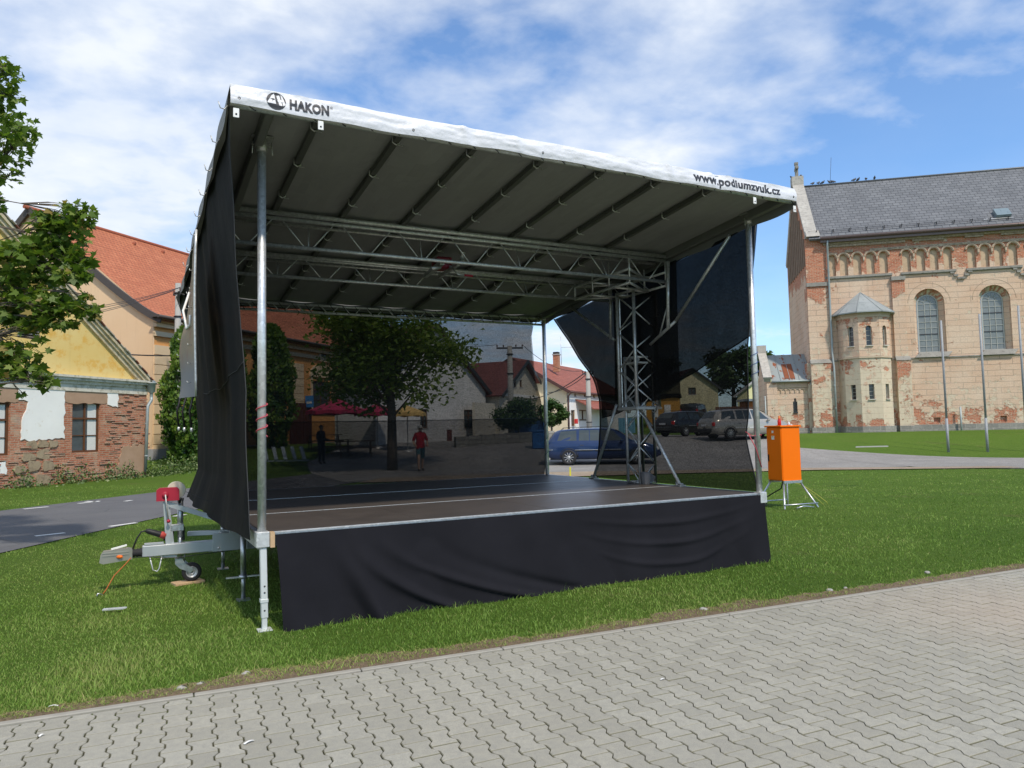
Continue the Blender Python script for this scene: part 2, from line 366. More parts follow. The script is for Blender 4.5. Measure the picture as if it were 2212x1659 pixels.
def m_church(name='church_wall', low=None, hi=None):
    m, t, b = newmat(name); uv = t.uv(); sp = t.n('ShaderNodeSeparateXYZ', i0=uv); Zc = sp.outputs[1]
    ashl = t.n('ShaderNodeTexBrick', Vector=uv, Color1=(.57, .375, .26), Color2=(.66, .465, .335), Mortar=(.26, .20, .17), Scale=1.0); ashl.inputs['Brick Width'].default_value = 1.35; ashl.inputs['Row Height'].default_value = .345; ashl.inputs['Mortar Size'].default_value = .014; ashl.inputs['Mortar Smooth'].default_value = .2
    n1 = t.noise(.5, 6, .65, uv); n2 = t.noise(2.2, 7, .7, uv); n3 = t.noise(14, 5, .7, uv); n4 = t.noise(.9, 6, .7, t.uv(loc=(7.3, 2.1, 0)))
    pl = t.mix(t.ramp(n1, [(.35, 0.0), (.68, .8)]), ashl.outputs[0], (.68, .55, .43)); pl = t.mix(t.ramp(n3, [(.4, .35), (.6, 0.0)]), pl, (.38, .26, .17))
    # undercoat where the top coat has fallen, low on the wall
    lowb = t.ramp(t.math('DIVIDE', Zc, 16.0), low or [(.06, .20), (.13, .12), (.25, .0), (.45, -.06), (.66, -.04), (.705, .12), (.77, .16)])
    mk1 = t.ramp(t.math('ADD', n2, lowb), [(.60, 0.0), (.63, 1.0)])
    und = t.mix(n3, (.52, .43, .31), (.66, .58, .45)); pl = t.mix(mk1, pl, und)
    br = t.n('ShaderNodeTexBrick', Vector=uv, Color1=(.36, .085, .04), Color2=(.52, .16, .08), Mortar=(.42, .30, .21), Scale=1.0); br.inputs['Brick Width'].default_value = .30; br.inputs['Row Height'].default_value = .085; br.inputs['Mortar Size'].default_value = .013
    hib = t.ramp(t.math('DIVIDE', Zc, 16.0), hi or [(.05, .12), (.10, .12), (.2, -.03), (.35, -.10), (.60, -.12), (.655, .03), (.70, .16), (.84, .19)])
    mk2 = t.ramp(t.math('ADD', t.math('MULTIPLY_ADD', n4, .75, t.math('MULTIPLY', n2, .25)), hib), [(.60, 0.0), (.625, 1.0)])
    col = t.mix(mk2, pl, t.mix(t.ramp(n3, [(.38, .6), (.5, 0.0)]), br.outputs[0], (.55, .42, .31)))
    st = t.noise(1.0, 5, .7, t.uv((3.0, .18, 1))); col = t.mix(t.ramp(st, [(.56, 0.0), (.8, .35)]), col, (.23, .18, .14))
    h = t.math('ADD', t.math('MULTIPLY', ashl.outputs['Fac'], -.8), t.math('MULTIPLY', n3, .4)); h = t.math('ADD', h, t.math('MULTIPLY', mk2, -1.2)); h = t.math('ADD', h, t.math('MULTIPLY', mk1, -.5))
    t.set(b.inputs['Base Color'], col); b.inputs['Roughness'].default_value = .92; t.set(b.inputs['Normal'], t.bump(h, .7, .035)); return m
def m_tiles(name, c1, c2, dark, tw=.19, th=.17, wob=True, bumpd=.03):
    m, t, b = newmat(name); uv = t.uv()
    br = t.n('ShaderNodeTexBrick', Vector=uv, Color1=c1, Color2=c2, Mortar=dark, Scale=1.0); br.inputs['Brick Width'].default_value = tw; br.inputs['Row Height'].default_value = th; br.inputs['Mortar Size'].default_value = .014 if tw < .4 else .02; br.inputs['Mortar Smooth'].default_value = .4; br.offset = .5
    sp = t.n('ShaderNodeSeparateXYZ', i0=uv); fr = t.math('FRACT', t.math('DIVIDE', sp.outputs[1], th))
    n1 = t.noise(.7, 6, .65, uv); n2 = t.noise(25, 4, .7, uv)
    col = t.mix(t.ramp(n1, [(.35, 0.0), (.7, .45)]), br.outputs[0], tuple(x * .6 for x in c1)); col = t.mix(t.ramp(n2, [(.4, .3), (.6, 0.0)]), col, dark)
    h = t.math('ADD', t.math('MULTIPLY', fr, -1.0), t.math('MULTIPLY', br.outputs['Fac'], -.6))
    t.set(b.inputs['Base Color'], col); b.inputs['Roughness'].default_value = .8; t.set(b.inputs['Normal'], t.bump(h, .9, bumpd)); return m
def m_stone(name, c1, c2, mort=(.22, .21, .19), bw=.6, bh=.35):
    m, t, b = newmat(name); uv = t.uv(); br = t.n('ShaderNodeTexBrick', Vector=uv, Color1=c1, Color2=c2, Mortar=mort, Scale=1.0); br.inputs['Brick Width'].default_value = bw; br.inputs['Row Height'].default_value = bh; br.inputs['Mortar Size'].default_value = .02
    n = t.noise(7, 6, .7, uv); col = t.mix(t.ramp(n, [(.35, .5), (.65, 0.0)]), br.outputs[0], tuple(x * .5 for x in c1))
    t.set(b.inputs['Base Color'], col); b.inputs['Roughness'].default_value = .9; t.set(b.inputs['Normal'], t.bump(t.math('ADD', n, t.math('MULTIPLY', br.outputs['Fac'], -1.0)), .7, .03)); return m
def m_galv(name='galvanised_steel', c=(.52, .54, .55), rough=.38, metal=.85):
    if name in MATS: return MATS[name]
    m, t, b = newmat(name); co = t.coord(); vo = t.n('ShaderNodeTexVoronoi', Vector=co, Scale=38.0); n = t.noise(9, 5, .7, co)
    col = t.mix(t.ramp(vo.outputs['Color'], [(.2, 0.0), (.8, 1.0)]), tuple(x * .86 for x in c), tuple(x * 1.1 for x in c)); col = t.mix(t.ramp(n, [(.55, 0.0), (.75, .5)]), col, tuple(x * .6 for x in c))
    t.set(b.inputs['Base Color'], col); b.inputs['Metallic'].default_value = metal; t.set(b.inputs['Roughness'], t.math('MULTIPLY_ADD', n, .3, rough - .15)); MATS[name] = m; return m
def m_net(name, alpha, weave=True):
    """black shade net: threads hide part of what is behind"""
    m, t, b = newmat(name); uv = t.uv(); n = t.noise(75, 3, .6, t.uv((1, .6, 1))); n2 = t.noise(1.3, 4, .6, uv); n3 = t.noise(34, 3, .6, t.uv((.35, 1.6, 1)))
    b.inputs['Base Color'].default_value = (.013, .0135, .014, 1); b.inputs['Roughness'].default_value = .8; b.inputs['Specular IOR Level'].default_value = .12
    t.set(b.inputs['Normal'], t.bump(n2, .5, .05))
    n4 = t.math('ADD', t.math('MULTIPLY', n, .65), t.math('MULTIPLY', n3, .35))
    a = t.ramp(n4, [(.34, 1.0), (.66, 0.0)]) # open fraction
    o = t.math('MULTIPLY', t.math('MULTIPLY_ADD', a, 1.0, .5), alpha); o = t.math('MULTIPLY', o, t.math('MULTIPLY_ADD', n2, .5, .75), clamp=True)
    tr = t.n('ShaderNodeBsdfTransparent'); mx = t.n('ShaderNodeMixShader', i0=o, i1=b.outputs[0], i2=tr.outputs[0])
    m.node_tree.links.new(mx.outputs[0], m.node_tree.nodes['Material Output'].inputs[0]); return m
def m_glass(name, col=(.06, .075, .08), rough=.08):
    if name in MATS: return MATS[name]
    m, t, b = newmat(name); n = t.noise(3, 4, .6, t.coord()); t.set(b.inputs['Base Color'], t.mix(n, tuple(x * .7 for x in col), tuple(x * 1.5 for x in col))); b.inputs['Roughness'].default_value = rough; b.inputs['Specular IOR Level'].default_value = .8
    t.set(b.inputs['Normal'], t.bump(t.noise(1.7, 2, .5, t.coord()), .15, .05)); MATS[name] = m; return m
GALV = m_galv(); ALU = m_galv('aluminium_tube', (.66, .67, .66), .38, .6); ALUD = m_galv('dull_aluminium', (.50, .51, .50), .45, .6)
LAWN = m_grass_ground(); BLADE = m_blade(); PAVER = m_paver(); ASPH = m_asphalt()
CONC = simple('concrete', (.36, .355, .34), .9, 0, .2, 5, .4, 60)
WOOD = simple('raw_wood', (.48, .33, .19), .8, 0, .25, 9, .3, 50)
BLACKP = simple('black_plastic', (.018, .018, .02), .5)
RUBBER = simple('rubber', (.022, .022, .024), .75, 0, .3, 12)
REDP = simple('red_winch_paint', (.36, .022, .045), .45)
WHITEP = simple('white_paint', (.76, .76, .74), .55, 0, .06)
DARKM = simple('dark_metal', (.06, .06, .065), .5, .5)
GLASS = m_glass('window_glass'); 
# ================================================================== GROUND
def edge_line(t):   # the kerb between paving and lawn, t metres along it
    return Vector((-2.87 + .9150 * t, 4.14 + .4034 * t, 0))
ED = Vector((.9150, .4034, 0)); EN = Vector((-.4034, .9150, 0))
def make_ground():
    xs = np.unique(np.concatenate([np.arange(-40, 60.1, 1.0), np.array([-900, -500, -250, -140, -90, -60, 80, 110, 160, 260, 500, 900.])])); ys = np.unique(np.concatenate([np.array([-900, -400, -150, -60, -30.]), np.arange(-10, 110.1, 1.0), np.array([130, 160, 220, 320, 500, 900.])]))
    X, Y = np.meshgrid(xs, ys); Z = .95 * sst(30, 42, Y) + 1.9 * sst(50, 95, Y); V = np.stack([X.ravel(), Y.ravel(), Z.ravel()], 1)
    nx = len(xs); i, j = np.meshgrid(np.arange(nx - 1), np.arange(len(ys) - 1)); a = (j * nx + i).ravel(); Fc = np.stack([a, a + 1, a + nx + 1, a + nx], 1)
    # under the paving the soil lies lower
    d = (V[:, 0] + 2.87) * EN.x + (V[:, 1] - 4.14) * EN.y; V[:, 2] -= np.where(d < -.8, .12, 0)
    o = fastmesh('ground', V, Fc, LAWN, smooth=True); prop(o, kind='structure')
make_ground()
def sheet(name, left, right, mat, dz, kind='structure', step=1.0, **kw):
    """ribbon between two polylines draped over the terrain"""
    def samp(pl, n):
        P = np.array(pl, float); s = np.concatenate([[0], np.cumsum(np.hypot(*np.diff(P, axis=0).T))]); q = np.linspace(0, s[-1], n); return np.stack([np.interp(q, s, P[:, 0]), np.interp(q, s, P[:, 1])], 1)
    n = 60; A = samp(left, n); B = samp(right, n); m = MB(); k = 24
    def fn(a, b):
        i = min(int(round(b * (n - 1))), n - 1); p = A[i] * (1 - a) + B[i] * a; return (p[0], p[1], terr(p[0], p[1]) + dz)
    m.grid(fn, k, n - 1, 0, True, flip=False); return m.build(name, mat, None, kind=kind, **kw)
ROADL = [(-17, -6), (-14.2, 5), (-11.4, 16.5), (-9.7, 22.8), (-7.9, 29)]; ROADR = [(-7.9, -6), (-7.4, 5), (-7.1, 10.4), (-6.95, 13.3), (-6.7, 17), (-5.4, 22), (-3.6, 29)]
sheet('road', ROADL, ROADR, ASPH, .012)
GRAVEL = m_gravel('grey_gravel', (.27, .26, .245), (.36, .345, .32), (.22, .20, .18)); DIRT = m_gravel('brown_dirt', (.33, .255, .18), (.42, .34, .25), (.24, .18, .12))
sheet('gravel_square', [(-7.9, 29), (-9.5, 34), (-8.5, 44), (-3, 52), (6, 60)], [(-5.4, 23.5), (4, 25), (13.6, 25.2), (13.6, 35.5), (14, 46)], GRAVEL, .02)
sheet('gravel_path', [(13.5, 35.4), (16, 33.2), (20.3, 29), (27, 26), (40, 22)], [(13.5, 25), (14.6, 23.8), (16, 22.9), (22, 21), (38, 17)], GRAVEL, .024)
sheet('dirt_strip', [(-4.5, 25.2), (1, 26.4), (5.5, 25.9), (10, 25.6), (16, 24.2)], [(-4.8, 23), (1, 23.6), (5.5, 24.2), (10, 24.4), (16, 23.3)], DIRT, .030)
mk = MB()
for (a, b) in (((237, 1139), (294, 1131)), ((51, 1101), (104, 1096)), ((76, 1160), (140, 1153)), ((170, 1089), (215, 1083.5)), ((270, 1084), (284, 1082)), ((376, 1117), (400, 1113)), ((186, 1084.5), (212, 1085))):
    p, q = gnd(*a), gnd(*b); mk.beam(p + ZZ * .016, q + ZZ * .016, .11, .003)
mk.build('road_marking', simple('road_paint', (.62, .62, .60), .8, 0, .25, 14), None, kind='structure')
# ---- interlocking pavers, every stone a real block
def make_pavers():
    Lp, Wp, A, g, ch = .1735, .1216, .0115, .0042, .005
    prof = lambda y: A * np.interp(y % 1.0, [0, .16, .34, .66, .84, 1.0], [1, 1, -1, -1, 1, 1])
    ys = [0.0, .16, .34, .66, .84, 1.0]
    V = []; Fc = []; T = []; Ed = []; nb = 0
    fr = []
    for k in range(-64, 162):
        for j in range(-3, 54):
            off = .5 if k % 2 else 0.0
            s0 = k * Wp; y0 = (j + off) * Lp + .075
            c = edge_line(s0 + Wp / 2) - EN * (y0 + Lp / 2)
            if c.y < .9 or abs(c.x) > c.y * .80 + 2.2: continue
            if y0 < .065: 
                if y0 + Lp < .14: continue
            top = []
            yy0 = max(0.0, (.078 - y0) / Lp)
            yl = [yy0] + [q for q in ys if q > yy0 + .02 and q < 1] + [1.0]
            for q in yl: top.append((s0 - prof(np.array(q)) * 1.0 + g / 2, y0 + q * Lp + (g / 2 if q == yy0 else -g / 2 if q == 1 else 0)))
            for q in yl[::-1]: top.append((s0 + Wp + prof(np.array(q)) - g / 2, y0 + q * Lp + (g / 2 if q == yy0 else -g / 2 if q == 1 else 0)))
            n = len(top); cx = sum(p[0] for p in top) / n; cy = sum(p[1] for p in top) / n
            zj = random.uniform(-.0015, .0015); tx = random.uniform(-.006, .006); ty = random.uniform(-.006, .006); base = len(V)
            for lvl, (ins, z) in enumerate(((0, -.03), (0, -ch), (ch, 0))):
                for p in top:
                    dx = cx - p[0]; dy = cy - p[1]; L = math.hypot(dx, dy); a = p[0] + np.sign(dx) * ins; b_ = p[1] + np.sign(dy) * ins
                    w = edge_line(a) - EN * b_; V.append((w.x, w.y, z + .0 + zj + (p[0] - cx) * tx + (p[1] - cy) * ty)); Ed.append((1.0, .9, 0.0)[lvl])
            tint = random.random(); T += [tint] * (3 * n)
            for l in range(2):
                for i in range(n): Fc.append((base + l * n + i, base + l * n + (i + 1) % n, base + (l + 1) * n + (i + 1) % n, base + (l + 1) * n + i))
            Fc.append(tuple(base + 2 * n + i for i in range(n)))
    me = bpy.data.meshes.new('paving'); me.from_pydata([tuple(map(float, v)) for v in V], [], Fc)
    a = me.attributes.new('tint', 'FLOAT', 'POINT'); a.data.foreach_set('value', np.array(T, dtype=np.float32))
    a = me.attributes.new('edge', 'FLOAT', 'POINT'); a.data.foreach_set('value', np.array(Ed, dtype=np.float32))
    me.materials.append(PAVER); me.update(); o = bpy.data.objects.new('paving', me); COL.objects.link(o); prop(o, kind='structure'); o.location.z = .012
    # make every face point outwards
    import bmesh
    bm = bmesh.new(); bm.from_mesh(me); bmesh.ops.recalc_face_normals(bm, faces=bm.faces); bm.to_mesh(me); bm.free()
make_pavers()
m = MB(); a, b = edge_line(-9) - EN * 4.5, edge_line(24) - EN * 4.5; m.box((a + b) / 2 + ZZ * -.012, (33, 9.2, .006), (ED, EN, ZZ)); m.build('joint_sand', simple('joint_sand', (.085, .08, .05), .95, 0, .4, 20), None, kind='structure')
m = MB()
for k in range(-8, 25):
    p = edge_line(k) - EN * .035; m.bbox(p + ED * .5 + ZZ * (-.045 + random.uniform(0, .004)), (.994, .05, .12), (ED, EN, ZZ), .005)
m.build('edging_kerb', simple('kerb_concrete', (.30, .285, .245), .9, 0, .25, 7, .4, 80), None, kind='structure')
def dirt_w(t): return .125 + .12 * noise.noise(Vector((t * .55, 3.3, 0))) + .07 * noise.noise(Vector((t * 2.1, 8.1, 0))) + (.10 if 4.4 < t < 5.6 else 0) + (.08 if 1.2 < t < 3.2 else 0)
m = MB(); m.grid(lambda a, b: edge_line(-8 + a * 32) + EN * (b * (.06 + dirt_w(-8 + a * 32)) - .01) + ZZ * (.011 + .006 * math.sin(a * 900 + b * 7)), 640, 3, 0, True)
m.build('dirt_verge', m_gravel('verge_dirt', (.20, .145, .09), (.27, .20, .13), (.15, .11, .07)), None, kind='structure')
# ---- grass
def blades(name, N, ymin, ymax, h0, h1, w0, seed):
    g = np.random.default_rng(seed); u = g.random(N); inv = 1 / ymin - u * (1 / ymin - 1 / ymax); Y = 1 / inv
    X = (g.random(N) * 2 - 1) * (Y * .74 + .9)
    t = (X + 2.87) * ED.x + (Y - 4.14) * ED.y; d = (X + 2.87) * EN.x + (Y - 4.14) * EN.y
    dw = np.array([dirt_w(q) for q in np.round(t, 2)]) if N < 5e6 else 0
    dry = (d < dw + .05)
    keep = (d > .02) & (~dry | (g.random(N) < .75 * np.clip(d / dw, 0, 1) + .25))
    rx = np.interp(Y, [p[1] for p in ROADR], [p[0] for p in ROADR]); rl = np.interp(Y, [p[1] for p in ROADL], [p[0] for p in ROADL])
    keep &= (X > rx + .02) | (X < rl - .02)
    bare = 3.4 * (.5 + .0 * Y)
    keep &= (Y < 24.6) | (X < rl)
    X, Y, t, d, dw, dry = (q[keep] for q in (X, Y, t, d, dw, dry)); n = len(X)
    # worn patch left of the drawbar
    cl = np.array([noise.noise(Vector((x * 1.3, y * 1.3, 0))) for x, y in zip(X, Y)])
    worn = np.exp(-(((X + 6.0) / 1.1) ** 2 + ((Y - 9.6) / 1.5) ** 2)) + np.exp(-(((X + 4.9) / .8) ** 2 + ((Y - 7.6) / .5) ** 2)) * .8
    H = (h0 + (h1 - h0) * g.random(n) ** 1.5) * (1 + .55 * cl) * np.where(dry, .75, 1) * (1 - .45 * np.clip(worn, 0, 1)); H = np.maximum(H, .012)
    # taller tufts along the skirt and legs
    du = (X - SX) * UU.x + (Y - SY) * UU.y; dv = (X - SX) * VV.x + (Y - SY) * VV.y
    H = H * (1 + 1.0 * np.exp(-((dv + .12) / .10) ** 2) * (du > .1) * (du < W + .2) * g.random(n) ** 2)
    wd = (w0 * (.7 + .6 * g.random(n))) * np.maximum(1, Y / 6.0)
    an = g.random(n) * 2 * np.pi; le = H * (.25 + .75 * g.random(n)) * np.where(dry, 2.2, 1); la = g.random(n) * 2 * np.pi
    Z0 = .95 * sst(30, 42, Y) - .004 + np.where(dry, .012, 0)
    bx, by = np.cos(an) * wd, np.sin(an) * wd
    p0 = np.stack([X - bx, Y - by, Z0], 1); p1 = np.stack([X + bx, Y + by, Z0], 1)
    mx, my = X + np.cos(la) * le * .35, Y + np.sin(la) * le * .35
    p2 = np.stack([mx + bx * .7, my + by * .7, Z0 + H * .6], 1); p3 = np.stack([mx - bx * .7, my - by * .7, Z0 + H * .6], 1)
    p4 = np.stack([X + np.cos(la) * le, Y + np.sin(la) * le, Z0 + H * .95], 1)
    V = np.concatenate([p0, p1, p2, p3, p4]); i = np.arange(n); Fc = np.concatenate([np.stack([i, i + n, i + 2 * n], 1), np.stack([i, i + 2 * n, i + 3 * n], 1), np.stack([i + 3 * n, i + 2 * n, i + 4 * n], 1)])
    tint = np.clip(.42 + .28 * g.standard_normal(n) + .40 * cl + .35 * np.clip(worn, 0, 1), 0, .9); big = np.array([noise.noise(Vector((x * .45, y * .45, 9))) for x, y in zip(np.round(X, 1), np.round(Y, 1))]); tint = np.clip(tint + .45 * big, 0, .92); tint = np.where(g.random(n) < .035 + .10 * np.clip(big, 0, 1), .96, tint); tint = np.where(dry & (g.random(n) < .8), .93 + .07 * g.random(n), tint)
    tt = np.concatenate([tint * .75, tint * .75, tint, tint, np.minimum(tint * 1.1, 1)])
    o = fastmesh(name, V, Fc, BLADE, col=tt); prop(o, label='short green lawn grass with dry blades along the paving edge', cat='grass', kind='stuff'); return o
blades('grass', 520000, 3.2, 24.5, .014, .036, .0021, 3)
blades('tall_grass', 7000, 3.4, 20, .045, .08, .0028, 5)['label'] = 'scattered taller grass tufts standing out of the lawn'
# ================================================================== MOBILE STAGE
PLY = simple('phenolic_plywood', (.070, .058, .050), .42, 0, .35, 3.5, .25, 220, spec=.4, dist=.002)
st = empty('mobile_stage', S(W / 2, D / 2, 0), 'mobile trailer stage with white roof, steel posts and dark plywood floor on the lawn', 'stage')
AX = (UU, VV, ZZ)
# floor: three fold-out decks with aluminium joints
vj = [0, on_plane(849, 1091, S(0, 0, ZF), ZZ), 0]
def floor_v(px, py): q = on_plane(px, py, S(0, 0, ZF), ZZ) - Vector((SX, SY, 0)); return q.dot(VV)
v1 = floor_v(849, 1091); v2 = floor_v(849, 1062.5)
cuts = [0.0, v1, v2, D + .05]
for a, b in zip(cuts[:-1], cuts[1:]):
    m = MB()
    nseg = 4
    for k in range(nseg):
        u0 = k * W / nseg + .002; u1 = (k + 1) * W / nseg - .002; m.bbox(S((u0 + u1) / 2, (a + b) / 2, ZF - .015), (u1 - u0, b - a - .03, .03), AX, .002)
    pn = m.build('floor_panel', PLY, st)
    m = MB(); m.box(S(W / 2, a + .008, ZF - .004), (W, .026, .012), AX); m.build('joint_strip', ALU, pn)
m = MB()
for u in (-.02, W + .02): m.bbox(S(u, D / 2, ZF - .06), (.05, D + .1, .125), AX, .006)
for v in (-.012, D + .075): m.bbox(S(W / 2, v, ZF - .011), (W, .03, .022), AX, .003)
for v in (1.2, 2.4, 3.6): m.box(S(W / 2, v, ZF - .10), (W - .1, .06, .12), AX)
for u in (1.3, 2.7, 4.1): m.box(S(u, D / 2, ZF - .19), (.07, D - .2, .06), AX)
m.build('floor_frame', GALV, st)
# posts
def post(u, v, zt, r=.0345):
    m = MB(); m.tube([S(u, v, ZF - .02), S(u, v, zt)], r, 18)
    o = m.build('post', ALU, st)
    m = MB(); m.tube([S(u, v, zt - .10), S(u, v, zt + .01)], r + .010, 14, caps=True); m.box(S(u, v, zt + .015), (.17, .12, .012), AX)
    for s_ in (-1, 1):
        m.tube([S(u + s_ * .05, v - .01, zt - .05), S(u + s_ * .085, v - .02, zt - .05)], .006, 6); m.tube([S(u + s_ * .075, v - .02, zt - .02), S(u + s_ * .08, v - .03, zt - .13)], .005, 6)
    m.build('clamp', ALUD, o); return o
post(0, 0, 4.00); post(W, 0, 4.00); post(W, D, 3.53); post(0, D, 3.53)
for u in (0, W):
    m = MB(); m.bbox(S(u, -.01, ZF - .05), (.105, .105, .125), AX, .006); br = m.build('corner_socket', ALU, st)
m = MB(); m.box(S(.072, -.03, ZF - .055), (.035, .08, .12), AX); m.build('packing_block', WOOD, st)
# support legs
m = MB(); m.bbox(S(.01, -.02, .40), (.052, .052, .60), (UU, VV, (ZZ + UU * -.02).normalized()), .004); m.bbox(S(.016, -.02, .07), (.040, .040, .26), AX, .003); m.box(S(.016, -.02, .006), (.11, .11, .008), AX); m.bbox(S(.012, -.02, .235), (.062, .062, .03), AX, .003)
for z in (.30, .35, .16): m.lathe(S(.014, -.045, z), -VV, [(0, .007), (.004, .007), (.005, 0)], 8, 1)
m.build('support_leg', [simple('pale_galvanised', (.60, .63, .62), .5, .3, .08), DARKM], st)
for u, v in ((.02, 1.22), (.04, 3.08), (W - .1, 1.2), (W - .1, 3.1), (2.7, .9)):
    m = MB(); m.tube([S(u, v, .0), S(u, v, .30)], .020, 12); m.tube([S(u, v, .22), S(u, v, ZF - .12)], .027, 12); m.tube([S(u, v, .205), S(u, v, .235)], .04, 12)
    m.beam(S(u - .15, v + .03, .215), S(u + .15, v - .03, .225), .035, .012); m.box(S(u, v, .006), (.12, .12, .01), AX); m.build('support_leg', GALV, st)
m = MB(); m.bbox(S(.016, 0, ZF - .055) + UU * 0, (.01, .01, .01), AX)
# roof sheet: two faces, white above and grey below, sagging between the rafters
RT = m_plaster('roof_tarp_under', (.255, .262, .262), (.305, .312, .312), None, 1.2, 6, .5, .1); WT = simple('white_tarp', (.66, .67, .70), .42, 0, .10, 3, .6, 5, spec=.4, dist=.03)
RU = [.355 + .689 * k for k in range(8)]
def sag(u, v):
    k = (u - .355) / .689; f = k - math.floor(k); return -.022 * (1 - (2 * f - 1) ** 2) + .006 * noise.noise(Vector((u * 1.7, v * 1.4, 2.0)))
OL = .325; VF = -.668; VB = D + .16; OR = .02
def rf(a, b, dz=0): u = -OL + a * (W + OL + OR); v = VF + b * (VB - VF); return S(u, v, roofz(v) + .02 + sag(u, v) + dz)
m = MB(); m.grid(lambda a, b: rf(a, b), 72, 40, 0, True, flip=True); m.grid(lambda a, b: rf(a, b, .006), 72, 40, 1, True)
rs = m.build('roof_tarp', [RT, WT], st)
# side and rear flaps of the tarp
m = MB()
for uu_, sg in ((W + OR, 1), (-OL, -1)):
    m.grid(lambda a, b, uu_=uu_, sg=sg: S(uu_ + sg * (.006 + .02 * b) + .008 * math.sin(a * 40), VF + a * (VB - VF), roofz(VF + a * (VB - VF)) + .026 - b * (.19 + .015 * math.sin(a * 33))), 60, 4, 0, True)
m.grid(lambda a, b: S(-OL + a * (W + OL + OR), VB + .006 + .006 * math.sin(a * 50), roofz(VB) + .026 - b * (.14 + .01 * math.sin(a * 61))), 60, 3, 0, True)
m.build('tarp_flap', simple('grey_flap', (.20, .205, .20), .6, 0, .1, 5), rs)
# front fascia
def wrk(u, b):
    w = .010 * noise.noise(Vector((u * 2.2, b * 2, 1.5))) + .006 * noise.noise(Vector((u * 7.0, b * 5, 4.5)))
    for c, h in ((1.55, .9), (2.05, .6), (3.75, .8), (4.30, 1.0), (4.55, .7), (.2, .4)):
        d = (u - c) - .05 * (b - .5); w += .016 * h * math.exp(-(d / .035) ** 2) * (1 - .5 * b) - .010 * h * math.exp(-((d - .09) / .06) ** 2)
    return w * (1.25 - .5 * b)
def fas(u, b): return S(u, VF - .012 - .016 * math.sin(b * 2.6) - wrk(u, b), roofz(VF) + .030 - b * (.152 + .006 * math.sin(u * 2.1) + .004 * math.sin(u * 9)))
m = MB(); m.grid(lambda a, b: fas(-OL + a * (W + OL + OR), b), 520, 14, 0, True)
m.grid(lambda a, b: fas(-OL + a * (W + OL + OR), 1) + VV * (.05 * b) + ZZ * (-.004 * math.sin(b * 3)), 200, 2, 0, True)
for u in (-OL + .06, .1 + .98, 2.3 + .0, 4.9, W - .03):
    m.lathe(fas(u, .72) + VV * .003, -VV, [(0, .011), (.004, .011), (.006, .006), (.002, .0055)], 12, 1)
fsc = m.build('fascia', [WT, simple('brass_eyelet', (.12, .11, .10), .4, .6)], st, 'white tarpaulin fascia with dark lettering')
def lettering(txt, u0, u1, b0, b1, name='lettering', bold=.012, shear=0, xs=None):
    c = bpy.data.curves.new(name, 'FONT'); c.body = txt; c.size = 1; c.offset = bold; c.resolution_u = 3; c.extrude = 0; c.shear = shear; c.space_character = 1.06
    o = bpy.data.objects.new('tmp', c); COL.objects.link(o); bpy.context.view_layer.update()
    me = bpy.data.meshes.new_from_object(o.evaluated_get(bpy.context.evaluated_depsgraph_get())); bpy.data.objects.remove(o)
    import bmesh
    bm = bmesh.new(); bm.from_mesh(me); bpy.data.meshes.remove(me)
    xs_ = [v.co.x for v in bm.verts]; ys_ = [v.co.y for v in bm.verts]; x0, x1, y0, y1 = min(xs_), max(xs_), min(ys_), max(ys_)
    for k in range(1, 60):
        xx = x0 + (x1 - x0) * k / 60; bmesh.ops.bisect_plane(bm, geom=bm.verts[:] + bm.edges[:] + bm.faces[:], plane_co=(xx, 0, 0), plane_no=(1, 0, 0))
    for k in range(1, 6):
        yy = y0 + (y1 - y0) * k / 6; bmesh.ops.bisect_plane(bm, geom=bm.verts[:] + bm.edges[:] + bm.faces[:], plane_co=(0, yy, 0), plane_no=(0, 1, 0))
    mb = MB(); bm.verts.ensure_lookup_table(); bm.verts.index_update()
    vs = [fas(u0 + (v.co.x - x0) / (x1 - x0) * (u1 - u0), b1 + (v.co.y - y0) / (y1 - y0) * (b0 - b1)) - VV * .003 for v in bm.verts]
    mb.add(vs, [[v.index for v in f.verts] for f in bm.faces]); bm.free()
    return mb.build(name, simple('grey_print', (.045, .047, .055), .5, 0, .2, 30), fsc)
def fu(px, py):  # u and fraction b on the fascia plane
    u, z = on_v(px, py, VF - .012); return u, (roofz(VF) + .030 - z) / .155
uA, _ = fu(625, 235); uB, _ = fu(710, 245)
lettering('HAKON', uA, uB, .26, .80, bold=.055)
ur, _ = fu(712, 238); lettering('\u00ae', ur, ur + .022, .28, .42, bold=.0)
uA, _ = fu(1496, 400); uB, _ = fu(1684, 425)
lettering('www.podiumzvuk.cz', uA, uB, .16, .96, bold=.034)
# round emblem: dark disc crossed by a pale slanted double letter
uc, _ = fu(596, 227); m = MB(); rr = .072; N_ = 40; bc = .50
def disc(inner=None):
    vs = []; fs = []
    for i in range(0, 9):
        for k in range(N_): an = 2 * math.pi * k / N_; vs.append(fas(uc + rr * i / 8 * math.cos(an) * .98, bc + .43 * i / 8 * math.sin(an)) - VV * .003)
    for i in range(8):
        for k in range(N_): fs.append((i * N_ + k, i * N_ + (k + 1) % N_, (i + 1) * N_ + (k + 1) % N_, (i + 1) * N_ + k))
    return vs, fs
vs, fs = disc(); m.add(vs, fs); m.build('emblem', simple('grey_print', (1, 1, 1)), fsc)
m = MB()
def strip(pts):
    q = [fas(uc + p[0] * rr, bc + p[1] * .43) - VV * .0055 for p in pts]; m.add(q, [list(range(len(q)))])
strip([(-.92, .40), (-.45, -.62), (-.12, -.62), (-.52, .40)]); strip([(-.45, -.62), (-.22, -.85), (-.02, .40), (-.28, .40)]); strip([(-.55, .12), (-.05, .12), (-.05, .40), (-.6, .40)])
